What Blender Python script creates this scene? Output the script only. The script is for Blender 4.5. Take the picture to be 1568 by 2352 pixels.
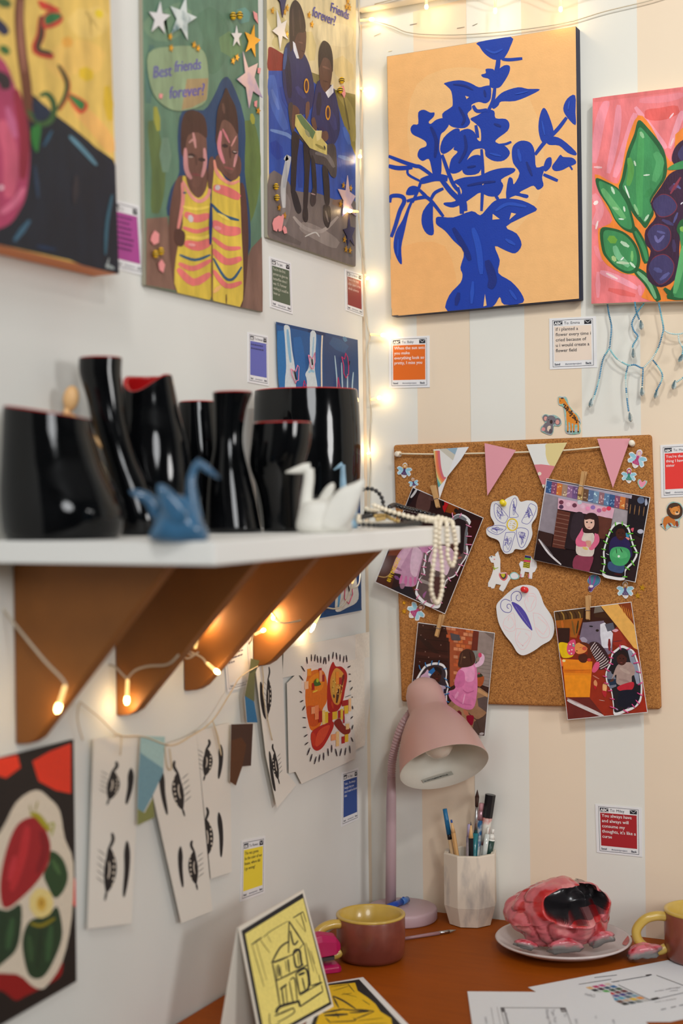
import bpy, bmesh, math, random
from mathutils import Vector, Matrix, Quaternion
from mathutils.geometry import tessellate_polygon, delaunay_2d_cdt
random.seed(7)
for o in list(bpy.data.objects): bpy.data.objects.remove(o)
SC = bpy.context.scene
COL = SC.collection
# ---------------------------------------------------------------- camera
W, H, F = 1568.0, 2352.0, 3400.0          # photograph size, focal length in its pixels
HORIZON = 1140.0
CAM = Vector((0.845, -1.813, 1.30))
YAW, PITCH, ROLL = math.radians(26.0), math.atan((H/2-HORIZON)/F), 0.012
ZD = CAM.z - 0.5514                       # desk top height
fwd = Vector((-math.sin(YAW)*math.cos(PITCH), math.cos(YAW)*math.cos(PITCH), -math.sin(PITCH)))
rt0 = Vector((math.cos(YAW), math.sin(YAW), 0.0))
up0 = rt0.cross(fwd)
RT = (rt0*math.cos(ROLL) - up0*math.sin(ROLL)).normalized()
UP = (up0*math.cos(ROLL) + rt0*math.sin(ROLL)).normalized()
cam = bpy.data.cameras.new('camera'); cam_o = bpy.data.objects.new('camera', cam); COL.objects.link(cam_o)
R3 = Matrix((RT, UP, -fwd)).transposed()
cam_o.matrix_world = Matrix.Translation(CAM) @ R3.to_4x4()
cam.sensor_fit = 'VERTICAL'; cam.sensor_height = 36.0; cam.lens = F/H*36.0
cam.clip_start = 0.02; cam.clip_end = 50
cam.dof.use_dof = True; cam.dof.focus_distance = 1.86; cam.dof.aperture_fstop = 2.9
SC.camera = cam_o
# ---------------------------------------------------------------- view
SC.view_settings.view_transform = 'Standard'; SC.view_settings.look = 'None'
SC.view_settings.gamma = 1.0; SC.view_settings.use_curve_mapping = False
SC.view_settings.exposure = 0.08
# ---------------------------------------------------------------- world and room lights
wd = bpy.data.worlds.new('World'); SC.world = wd; wd.use_nodes = True
wd.node_tree.nodes['Background'].inputs[0].default_value = (0.9, 0.95, 1.0, 1)
wd.node_tree.nodes['Background'].inputs[1].default_value = 0.1
def area_light(name, loc, target, size, power, color):
    d = bpy.data.lights.new(name, 'AREA'); d.shape = 'DISK'; d.size = size; d.energy = power; d.color = color
    o = bpy.data.objects.new(name, d); COL.objects.link(o); o.location = loc
    o.rotation_euler = (Vector(target)-Vector(loc)).to_track_quat('-Z', 'Y').to_euler()
    return o
def spot_light(name, loc, target, deg, power, color, size=0.06, blend=1.0):
    d = bpy.data.lights.new(name, 'SPOT'); d.spot_size = math.radians(deg); d.spot_blend = blend; d.energy = power; d.color = color; d.shadow_soft_size = size
    o = bpy.data.objects.new(name, d); COL.objects.link(o); o.location = loc
    o.rotation_euler = (Vector(target)-Vector(loc)).to_track_quat('-Z', 'Y').to_euler()
    return o
# track spots on the ceiling aimed at the two hung walls, a soft ceiling light, and side and front fills added to brighten the left wall and shelf
spot_light('track_spot', (1.35, -1.45, 2.62), (0.40, 0.0, 1.72), 60, 41.0, (1.0, 0.965, 0.90))
spot_light('track_spot', (0.55, -1.75, 2.62), (0.26, 0.0, 1.55), 58, 24.0, (1.0, 0.965, 0.90))
area_light('room_fill', (0.75, -1.95, 2.62), (0.15, -0.35, 1.0), 0.45, 8.0, (0.985, 0.995, 1.0))
area_light('room_fill', (2.9, -1.30, 1.55), (0.0, -0.6, 0.9), 0.6, 16.5, (1.0, 0.99, 0.97))  # side fill added to lift the left wall below the shelf
area_light('room_fill', (2.05, -2.95, 2.1), (0.2, -0.4, 1.0), 0.9, 22.0, (0.97, 0.99, 1.0))  # cool front fill added for the shelf end and desk papers

# ---------------------------------------------------------------- projection helpers (pixel of the photograph -> point on a real surface)
def ray(px, py):
    return (RT*((px-W/2)/F) + UP*(-(py-H/2)/F) + fwd)
def onx(px, py, x=0.0):
    d = ray(px, py); return CAM + d*((x-CAM.x)/d.x)
def ony(px, py, y=0.0):
    d = ray(px, py); return CAM + d*((y-CAM.y)/d.y)
def onz(px, py, z):
    d = ray(px, py); return CAM + d*((z-CAM.z)/d.z)
def atz(px, py, Z): return CAM + ray(px, py)*Z
def depth(p): return (Vector(p)-CAM).dot(fwd)
def onplane(px, py, P, N):
    d = ray(px, py); return CAM + d*((Vector(P)-CAM).dot(N)/d.dot(N))
NL, NB, ND = Vector((1,0,0)), Vector((0,-1,0)), Vector((0,0,1))
def LW(off=0.0): return (lambda px, py: onx(px, py, off)), NL
def BW(off=0.0): return (lambda px, py: ony(px, py, -off)), NB
def DK(off=0.0): return (lambda px, py: onz(px, py, ZD+off)), ND

# ---------------------------------------------------------------- materials
def lin(c, g=1.0):
    out = []
    for v in c[:3]:
        v = v/255.0
        v = v/12.92 if v <= 0.04045 else ((v+0.055)/1.055)**2.4
        out.append(min(v*g, 0.93))
    return tuple(out)+(1.0,)
MATS = {}
def mat(name, col=(200,200,200), rough=0.6, metal=0.0, noise=0.0, nscale=30.0, bump=0.0, bscale=200.0, coat=0.0, spec=0.5, stretch=None, emit=None, estr=0.0, trans=0.0, attr=None, col2=None, detail=3.0, alpha=1.0):
    if name in MATS: return MATS[name]
    m = bpy.data.materials.new(name); m.use_nodes = True
    nt = m.node_tree; b = nt.nodes['Principled BSDF']
    b.inputs['Roughness'].default_value = rough; b.inputs['Metallic'].default_value = metal
    b.inputs['Coat Weight'].default_value = coat; b.inputs['Coat Roughness'].default_value = 0.08
    b.inputs['Specular IOR Level'].default_value = spec
    b.inputs['Transmission Weight'].default_value = trans
    b.inputs['Alpha'].default_value = alpha
    c = lin(col)
    b.inputs['Base Color'].default_value = c
    tc = nt.nodes.new('ShaderNodeTexCoord'); mp = nt.nodes.new('ShaderNodeMapping')
    nt.links.new(tc.outputs['Object'], mp.inputs['Vector'])
    if stretch: mp.inputs['Scale'].default_value = stretch
    src = None
    if attr:
        a = nt.nodes.new('ShaderNodeAttribute'); a.attribute_name = attr; src = a.outputs['Color']
        nt.links.new(src, b.inputs['Base Color'])
    if noise > 0 or col2:
        n = nt.nodes.new('ShaderNodeTexNoise'); n.inputs['Scale'].default_value = nscale; n.inputs['Detail'].default_value = detail
        nt.links.new(mp.outputs['Vector'], n.inputs['Vector'])
        if col2:
            r = nt.nodes.new('ShaderNodeValToRGB'); r.color_ramp.elements[0].position = 0.42; r.color_ramp.elements[1].position = 0.62
            r.color_ramp.elements[0].color = c; r.color_ramp.elements[1].color = lin(col2)
            nt.links.new(n.outputs['Fac'], r.inputs['Fac']); nt.links.new(r.outputs['Color'], b.inputs['Base Color'])
        else:
            mr = nt.nodes.new('ShaderNodeMapRange'); mr.inputs['From Min'].default_value = 0.3; mr.inputs['From Max'].default_value = 0.7
            mr.inputs['To Min'].default_value = 1.0-noise; mr.inputs['To Max'].default_value = 1.0+noise
            nt.links.new(n.outputs['Fac'], mr.inputs['Value'])
            vm = nt.nodes.new('ShaderNodeVectorMath'); vm.operation = 'SCALE'
            if src: nt.links.new(src, vm.inputs[0])
            else: vm.inputs[0].default_value = c[:3]
            nt.links.new(mr.outputs['Result'], vm.inputs['Scale']); nt.links.new(vm.outputs['Vector'], b.inputs['Base Color'])
    if bump > 0:
        n2 = nt.nodes.new('ShaderNodeTexNoise'); n2.inputs['Scale'].default_value = bscale; n2.inputs['Detail'].default_value = 2.0
        nt.links.new(mp.outputs['Vector'], n2.inputs['Vector'])
        bp = nt.nodes.new('ShaderNodeBump'); bp.inputs['Strength'].default_value = bump; bp.inputs['Distance'].default_value = 0.001
        nt.links.new(n2.outputs['Fac'], bp.inputs['Height']); nt.links.new(bp.outputs['Normal'], b.inputs['Normal'])
    if emit:
        b.inputs['Emission Color'].default_value = lin(emit); b.inputs['Emission Strength'].default_value = estr
    MATS[name] = m; return m

M_PAINT = mat('oil_paint', rough=0.45, spec=0.35, noise=0.22, nscale=55, bump=0.25, bscale=420, attr='Col', stretch=(1,1,0.35), detail=5)
M_ACRY = mat('acrylic_paint', rough=0.5, noise=0.035, nscale=60, bump=0.15, bscale=500, attr='Col', detail=4)
M_PRINT = mat('photo_print', rough=0.34, noise=0.10, nscale=140, attr='Col', detail=4, spec=0.3)
M_CARD = mat('matte_print', rough=0.55, attr='Col')
M_INK = mat('ink_print', rough=0.6, noise=0.06, nscale=300, attr='Col')
M_FOIL = mat('foil_sticker', rough=0.18, metal=0.6, noise=0.25, nscale=220, attr='Col')
M_PAPER = mat('paper', (232,226,216), 0.75)
M_WHITEP = mat('white_photo_paper', (236,236,238), 0.5)

# ---------------------------------------------------------------- scene-graph helpers
def tag(o, label=None, cat=None, group=None, kind=None):
    if label: o['label'] = label
    if cat: o['category'] = cat
    if group: o['group'] = group
    if kind: o['kind'] = kind
    return o
def empty(name, loc, label=None, cat=None, group=None):
    o = bpy.data.objects.new(name, None); COL.objects.link(o); o.location = loc; o.empty_display_size = 0.01
    bpy.context.view_layer.update() if False else None
    return tag(o, label, cat, group)
def worldloc(o):
    v = Vector((0,0,0))
    while o: v = v + o.location; o = o.parent
    return v
def mk(name, verts, faces, material, parent=None, cols=None, smooth=False, origin=None):
    """a mesh object from world-space vertices; origin at the bottom centre of its box"""
    vs = [Vector(v) for v in verts]
    if origin is None:
        lo = Vector((min(v.x for v in vs), min(v.y for v in vs), min(v.z for v in vs)))
        hi = Vector((max(v.x for v in vs), max(v.y for v in vs), max(v.z for v in vs)))
        origin = Vector(((lo.x+hi.x)/2, (lo.y+hi.y)/2, lo.z))
    me = bpy.data.meshes.new(name)
    me.from_pydata([tuple(v-origin) for v in vs], [], faces)
    if cols is not None:
        at = me.attributes.new('Col', 'FLOAT_COLOR', 'FACE')
        flat = []
        for c in cols: flat.extend(c)
        at.data.foreach_set('color', flat)
    if smooth: me.polygons.foreach_set('use_smooth', [True]*len(me.polygons))
    me.update()
    o = bpy.data.objects.new(name, me); COL.objects.link(o)
    if isinstance(material, (list, tuple)):
        for m in material: me.materials.append(m)
    else: me.materials.append(material)
    if parent: o.parent = parent; o.location = origin - worldloc(parent)
    else: o.location = origin
    return o
class Geo:
    """collects shapes into one mesh"""
    def __init__(s): s.v = []; s.f = []
    def add(s, vs, fs):
        b = len(s.v); s.v += [Vector(v) for v in vs]; s.f += [tuple(i+b for i in f) for f in fs]; return s
    def box(s, lo, hi, M=None):
        x0,y0,z0 = lo; x1,y1,z1 = hi
        vs = [Vector(p) for p in ((x0,y0,z0),(x1,y0,z0),(x1,y1,z0),(x0,y1,z0),(x0,y0,z1),(x1,y0,z1),(x1,y1,z1),(x0,y1,z1))]
        if M: vs = [M @ v for v in vs]
        return s.add(vs, [(0,3,2,1),(4,5,6,7),(0,1,5,4),(1,2,6,5),(2,3,7,6),(3,0,4,7)])
    def rings(s, rings, cap=True, closed=False):
        n = len(rings[0]); vs = [p for r in rings for p in r]; fs = []
        m = len(rings)
        for i in range(m if closed else m-1):
            for j in range(n):
                a = i*n+j; b_ = i*n+(j+1)%n; c = ((i+1)%m)*n+(j+1)%n; d = ((i+1)%m)*n+j
                fs.append((a,b_,c,d))
        if cap and not closed:
            fs.append(tuple(range(n-1,-1,-1))); fs.append(tuple((m-1)*n+j for j in range(n)))
        return s.add(vs, fs)
    def tube(s, pts, r, seg=8, cap=True, flat=None):
        pts = [Vector(p) for p in pts]
        rs = r if isinstance(r, (list, tuple)) else [r]*len(pts)
        t0 = (pts[1]-pts[0]).normalized()
        nrm = t0.orthogonal().normalized()
        rings = []; prev = t0
        for i, p in enumerate(pts):
            if i == 0: t = t0
            elif i == len(pts)-1: t = (pts[i]-pts[i-1]).normalized()
            else: t = ((pts[i+1]-pts[i]).normalized()+(pts[i]-pts[i-1]).normalized())
            if t.length < 1e-9: t = prev
            t = t.normalized()
            q = prev.rotation_difference(t); nrm = (q @ nrm); nrm = (nrm - t*nrm.dot(t)).normalized()
            bn = t.cross(nrm); prev = t
            rings.append([p+(nrm*math.cos(a)+bn*math.sin(a))*rs[i] for a in [2*math.pi*k/seg for k in range(seg)]])
        return s.rings(rings, cap)
    def lathe(s, prof, base=(0,0,0), axis=None, seg=32, M=None, cap=True):
        """prof: (radius, height) pairs"""
        base = Vector(base); q = Quaternion() if axis is None else Vector((0,0,1)).rotation_difference(Vector(axis).normalized())
        rings = []
        for r, h in prof:
            r = max(r, 1e-5)
            rings.append([base + q @ Vector((r*math.cos(2*math.pi*k/seg), r*math.sin(2*math.pi*k/seg), h)) for k in range(seg)])
        return s.rings(rings, cap)
    def ball(s, c, r, seg=10, rg=6, sc=(1,1,1), M=None):
        c = Vector(c); rings = []
        for i in range(rg+1):
            th = math.pi*(0.03+0.94*i/rg)
            ring = []
            for k in range(seg):
                a = 2*math.pi*k/seg
                v = Vector((r*sc[0]*math.sin(th)*math.cos(a), r*sc[1]*math.sin(th)*math.sin(a), -r*sc[2]*math.cos(th)))
                ring.append(c + (M @ v if M else v))
            rings.append(ring)
        return s.rings(rings)
    def done(s, name, material, parent=None, smooth=False, origin=None):
        return mk(name, s.v, s.f, material, parent, None, smooth, origin)
def crom(pts, n=4, closed=True):
    pts = [tuple(p) for p in pts]; m = len(pts); out = []
    rngs = range(m) if closed else range(m-1)
    for i in rngs:
        if closed: p0,p1,p2,p3 = pts[(i-1)%m],pts[i],pts[(i+1)%m],pts[(i+2)%m]
        else: p0,p1,p2,p3 = pts[max(i-1,0)],pts[i],pts[i+1],pts[min(i+2,m-1)]
        for k in range(n):
            t = k/n
            out.append(tuple(0.5*((2*b)+(-a+c)*t+(2*a-5*b+4*c-d)*t*t+(-a+3*b-3*c+d)*t**3) for a,b,c,d in zip(p0,p1,p2,p3)))
    if not closed: out.append(pts[-1])
    return out
def bevel(o, w=0.002, seg=2, angle=40):
    m = o.modifiers.new('bevel', 'BEVEL'); m.width = w; m.segments = seg; m.limit_method = 'ANGLE'; m.angle_limit = math.radians(angle)
    return o
def subd(o, lv=1):
    m = o.modifiers.new('subdiv', 'SUBSURF'); m.levels = lv; m.render_levels = lv; return o

TEXT_CACHE = {}
def text_geo(s, shear=0.0):
    key = (s, shear)
    if key in TEXT_CACHE: return TEXT_CACHE[key]
    cu = bpy.data.curves.new('txt', 'FONT'); cu.body = s; cu.size = 1.0; cu.resolution_u = 2; cu.shear = shear
    ob = bpy.data.objects.new('txt', cu); COL.objects.link(ob)
    dg = bpy.context.evaluated_depsgraph_get(); me = bpy.data.meshes.new_from_object(ob.evaluated_get(dg))
    vs = [(v.co.x, v.co.y) for v in me.vertices]; fs = [tuple(p.vertices) for p in me.polygons]
    bpy.data.objects.remove(ob); bpy.data.curves.remove(cu); bpy.data.meshes.remove(me)
    TEXT_CACHE[key] = (vs, fs); return vs, fs

class Art:
    """flat paint or print lying on a real surface; every shape is a thin layer over the one before"""
    def __init__(s, mapping, crop=(0,0,1.0), gain=1.0, step=0.000012, base=0.00008, clip=None):
        s.map, s.n = mapping; s.n = Vector(s.n)
        s.clip = clip; s.ox, s.oy, s.k = crop; s.gain = gain; s.step = step; s.h = base
        s.v = []; s.f = []; s.c = []
    def P(s, p): return s.map(s.ox+p[0]*s.k, s.oy+p[1]*s.k)
    def _add(s, p2, fs, col):
        """p2: points in the picture's own plane coordinates; faces cut off at the edge of the sheet"""
        if s.clip:
            q2 = []; qf = []
            for f in fs:
                pl = [p2[i] for i in f]
                for (ax, ay), (bx, by) in zip(s.clip, s.clip[1:]+s.clip[:1]):
                    if not pl: break
                    out = []; m = len(pl)
                    for i in range(m):
                        c, d = pl[i], pl[(i+1)%m]
                        dc = (bx-ax)*(c[1]-ay)-(by-ay)*(c[0]-ax); dd = (bx-ax)*(d[1]-ay)-(by-ay)*(d[0]-ax)
                        if dc >= 0: out.append(c)
                        if (dc >= 0) != (dd >= 0):
                            t = dc/(dc-dd); out.append((c[0]+(d[0]-c[0])*t, c[1]+(d[1]-c[1])*t))
                    pl = out
                if len(pl) > 2: qf.append(tuple(range(len(q2), len(q2)+len(pl)))); q2 += pl
            p2, fs = q2, qf
        if not fs: return
        vs = [s.P(p) for p in p2]
        b = len(s.v); s.v += [v+s.n*s.h for v in vs]; cl = lin(col, s.gain)
        for f in fs:
            nn = Vector((0,0,0))
            for i in range(1, len(f)-1): nn += (vs[f[i]]-vs[f[0]]).cross(vs[f[i+1]]-vs[f[0]])
            if nn.dot(s.n) < 0: f = tuple(reversed(f))
            s.f.append(tuple(i+b for i in f)); s.c.append(cl)
        s.h += s.step
    def poly(s, pts, col):
        s._add(list(pts), [tuple(t) for t in tessellate_polygon([[Vector((p[0], p[1], 0)) for p in pts]])], col); return s
    def blob(s, pts, col, n=4): return s.poly(crom(pts, n), col)
    def stroke(s, pts, w, col, n=4, taper=0.5):
        pp = crom(pts, n, False) if len(pts) > 2 else [tuple(p) for p in pts]
        if len(pts) == 2: pp = [pts[0], ((pts[0][0]+pts[1][0])/2, (pts[0][1]+pts[1][1])/2), pts[1]]
        m = len(pp); l = []; r = []
        for i, p in enumerate(pp):
            a = pp[max(i-1,0)]; b = pp[min(i+1,m-1)]
            dx, dy = b[0]-a[0], b[1]-a[1]; d = math.hypot(dx, dy) or 1.0
            t = i/(m-1); ww = w*0.5*(1.0-taper*abs(2*t-1)**3)
            l.append((p[0]-dy/d*ww, p[1]+dx/d*ww)); r.append((p[0]+dy/d*ww, p[1]-dx/d*ww))
        s._add(l+r, [(i, i+1, m+i+1, m+i) for i in range(m-1)], col); return s
    def ell(s, cx, cy, rx, ry, col, rot=0.0, n=16):
        c, sn = math.cos(rot), math.sin(rot)
        return s.poly([(cx+rx*math.cos(a)*c-ry*math.sin(a)*sn, cy+rx*math.cos(a)*sn+ry*math.sin(a)*c) for a in [2*math.pi*i/n for i in range(n)]], col)
    def star(s, cx, cy, r, col, rot=0.0, sx=1.0, inner=0.42):
        pts = []
        for i in range(10):
            a = rot-math.pi/2+i*math.pi/5; q = r if i%2 == 0 else r*inner
            pts.append((cx+q*math.cos(a)*sx, cy+q*math.sin(a)))
        return s.poly(pts, col)
    def text(s, p, size, string, col, ux=(1,0), uy=(0,-1), shear=0.0, bold=0.0, cond=1.0):
        """p: pixel of the baseline start; ux, uy: pixel direction of the writing and of its up"""
        vs, fs = text_geo(string, shear)
        for d in ((0,) if not bold else (0, bold)):
            s._add([(p[0]+(x*size*cond+d)*ux[0]+y*size*uy[0], p[1]+(x*size*cond+d)*ux[1]+y*size*uy[1]) for x, y in vs], fs, col)
        return s
    def done(s, name, material, parent=None, origin=None):
        return mk(name, s.v, s.f, material, parent, s.c, False, origin)
def quadmap(c4, crop=(0,0,1.0)):
    """c4: TL, TR, BR, BL world points -> mapping from the unit square (x right, y down)"""
    tl, tr, br, bl = [Vector(c) for c in c4]
    n = (bl-tl).cross(tr-tl).normalized()
    def f(x, y): return (tl*(1-x)+tr*x)*(1-y)+(bl*(1-x)+br*x)*y
    return f, n
def slab(name, pts, n, thick, material, parent=None, bev=0.0):
    """a flat sheet with thickness: front outline pts (world), going back along -n"""
    n = Vector(n); m = len(pts); pts = [Vector(p) for p in pts]
    a = n.orthogonal().normalized(); b = n.cross(a)
    tri = tessellate_polygon([[Vector((p.dot(a), p.dot(b), 0)) for p in pts]])
    vs = pts+[p-n*thick for p in pts]; fs = []
    for t in tri:
        nn = (pts[t[1]]-pts[t[0]]).cross(pts[t[2]]-pts[t[0]])
        t = tuple(t) if nn.dot(n) > 0 else (t[0], t[2], t[1])
        fs.append(t); fs.append(tuple(i+m for i in reversed(t)))
    ar = sum(((pts[i]-pts[0]).cross(pts[(i+1)%m]-pts[0]).dot(n) for i in range(m)))
    for i in range(m):
        j = (i+1)%m
        fs.append((i, i+m, j+m, j) if ar > 0 else (i, j, j+m, i+m))
    o = mk(name, vs, fs, material, parent)
    if bev: bevel(o, bev, 2)
    return o
# ================================================================ the room
def struct(name, g, m, bev=0):
    o = g.done(name, m); o['kind'] = 'structure'
    if bev: bevel(o, bev)
    return o
M_WALL = mat('painted_board', (226,226,221), 0.7, noise=0.03, nscale=6, bump=0.05, bscale=300)
M_WALLGAP = mat('bare_board', (190,160,120), 0.8)
# striped wallpaper
M_WP = bpy.data.materials.new('striped_wallpaper'); M_WP.use_nodes = True
nt = M_WP.node_tree; b = nt.nodes['Principled BSDF']; b.inputs['Roughness'].default_value = 0.62
tc = nt.nodes.new('ShaderNodeTexCoord'); sp = nt.nodes.new('ShaderNodeSeparateXYZ'); nt.links.new(tc.outputs['Object'], sp.inputs[0])
m1 = nt.nodes.new('ShaderNodeMath'); m1.operation = 'PINGPONG'; m1.inputs[1].default_value = 0.075
ad = nt.nodes.new('ShaderNodeMath'); ad.operation = 'ADD'; ad.inputs[1].default_value = 0.0375+0.075*20
nt.links.new(sp.outputs['X'], ad.inputs[0]); nt.links.new(ad.outputs[0], m1.inputs[0])
gt = nt.nodes.new('ShaderNodeMath'); gt.operation = 'GREATER_THAN'; gt.inputs[1].default_value = 0.0375; nt.links.new(m1.outputs[0], gt.inputs[0])
mx = nt.nodes.new('ShaderNodeMix'); mx.data_type = 'RGBA'; nt.links.new(gt.outputs[0], mx.inputs[0])
mx.inputs[7].default_value = lin((233,232,224)); mx.inputs[6].default_value = lin((240,221,196))
nz = nt.nodes.new('ShaderNodeTexNoise'); nz.inputs['Scale'].default_value = 5.0; nt.links.new(tc.outputs['Object'], nz.inputs['Vector'])
mr = nt.nodes.new('ShaderNodeMapRange'); mr.inputs['To Min'].default_value = 0.93; mr.inputs['To Max'].default_value = 1.07; nt.links.new(nz.outputs['Fac'], mr.inputs['Value'])
vm = nt.nodes.new('ShaderNodeVectorMath'); vm.operation = 'SCALE'; nt.links.new(mx.outputs[2], vm.inputs[0]); nt.links.new(mr.outputs[0], vm.inputs['Scale'])
nt.links.new(vm.outputs[0], b.inputs['Base Color'])
bp = nt.nodes.new('ShaderNodeBump'); bp.inputs['Strength'].default_value = 0.25; bp.inputs['Distance'].default_value = 0.01
nt.links.new(nz.outputs['Fac'], bp.inputs['Height']); nt.links.new(bp.outputs['Normal'], b.inputs['Normal'])

RX, RY, RZ = 3.4, -3.6, 2.7
struct('wall_left', Geo().box((-0.014, RY, 0), (0, -0.010, RZ)), M_WALL)
struct('wall_left_core', Geo().box((-0.10, RY, 0), (-0.0145, 0.05, RZ)), M_WALLGAP).name = 'wall_corner'
wb = struct('wall_back', Geo().box((-0.014, 0.0006, 0), (RX, 0.10, RZ)), M_WALL)
# the wallpaper hangs in sheets; the seam is at x = 0.15
for i, (x0, x1, z1, dz) in enumerate(((-0.008, 0.1500, 1.934, 0.0), (0.1502, 0.672, 1.949, 0.0), (0.6722, 1.2, 1.949, 0), (1.2002, 1.75, 1.949, 0))):
    g = Geo(); n = 12; vs = []; fs = []
    for a in range(n+1):
        x = x0+(x1-x0)*a/n
        zt = z1 + (0.012*a/n if i == 0 else 0.0)
        for z in (ZD-0.25, 1.2, 1.75, zt): vs.append((x, 0.0 - (0.0004 if i%2 else 0.0), z))
    for a in range(n):
        for k in range(3):
            fs.append((a*4+k, (a+1)*4+k, (a+1)*4+k+1, a*4+k+1))
    o = mk('wallpaper_sheet', vs, fs, M_WP, wb, origin=Vector((0,0,0)))
struct('floor', Geo().box((-0.1, RY, -0.1), (RX, 0.1, 0)), mat('grey_carpet', (110,106,100), 0.9, noise=0.2, nscale=200))
struct('ceiling', Geo().box((-0.1, RY, RZ), (RX, 0.1, RZ+0.1)), mat('ceiling_grey', (150,150,150), 0.8))
M_FAR = mat('grey_paint', (120,120,122), 0.8)
struct('wall_right', Geo().box((RX, RY, 0), (RX+0.1, 0.1, RZ)), M_FAR)
struct('wall_front', Geo().box((-0.1, RY-0.1, 0), (RX, RY, RZ)), M_FAR)
M_TRIM = mat('cream_trim', (236,230,220), 0.5)
struct('trim_1', Geo().box((0.0, -0.022, 1.949), (RX-0.001, -0.0012, 2.03)), M_TRIM, 0.002)
M_STEEL = mat('steel', (190,190,192), 0.3, metal=1.0)
for (a, bb) in (((859,83),(874,76)), ((941,57),(957,54)), ((1049,65),(1066,62)), ((1085,59),(1096,54)), ((892,118),(900,116))):
    p, q = ony(*a, -0.0012), ony(*bb, -0.0012)
    Geo().tube([p, q], 0.00035, 5).done('staple', M_STEEL, wb)
# ================================================================ desk
M_DESK = mat('beech_laminate', (150,72,4), 0.55, spec=0.15, noise=0.07, nscale=14, stretch=(1.2, 9, 1), detail=5, bump=0.05, bscale=60)
dk = empty('desk', (0.7, -0.4, 0), 'orange brown wood desk in the corner under the cork board', 'desk')
o = Geo().box((0.004, -0.62, ZD-0.025), (1.4, -0.0035, ZD)).done('desktop', M_DESK, dk); bevel(o, 0.002)
for x in (0.05, 1.33):
    for y in (-0.57, -0.07):
        bevel(Geo().box((x-0.022, y-0.022, 0.0005), (x+0.022, y+0.022, ZD-0.0252)).done('leg', M_DESK, dk), 0.002)
# ================================================================ canvases on the walls
def canvas(name, label, mapping, crop, corners, thick, side_mat, art_mat, gain=1.0, wallgap=0.0006):
    """stretched canvas: front outline from its four corners, sides going back to the wall"""
    mp, n = mapping; ox, oy, k = crop
    pts = [mp(ox+x*k, oy+y*k) for x, y in corners]
    c = sum(pts, Vector())/len(pts); base = Vector((c.x, c.y, min(p.z for p in pts)))
    e = empty(name, base, label, 'painting')
    slab('stretched_canvas', pts, n, thick-wallgap, side_mat, e, 0.0008)
    A = Art(mapping, crop, gain, clip=list(corners))
    return e, A
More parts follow.
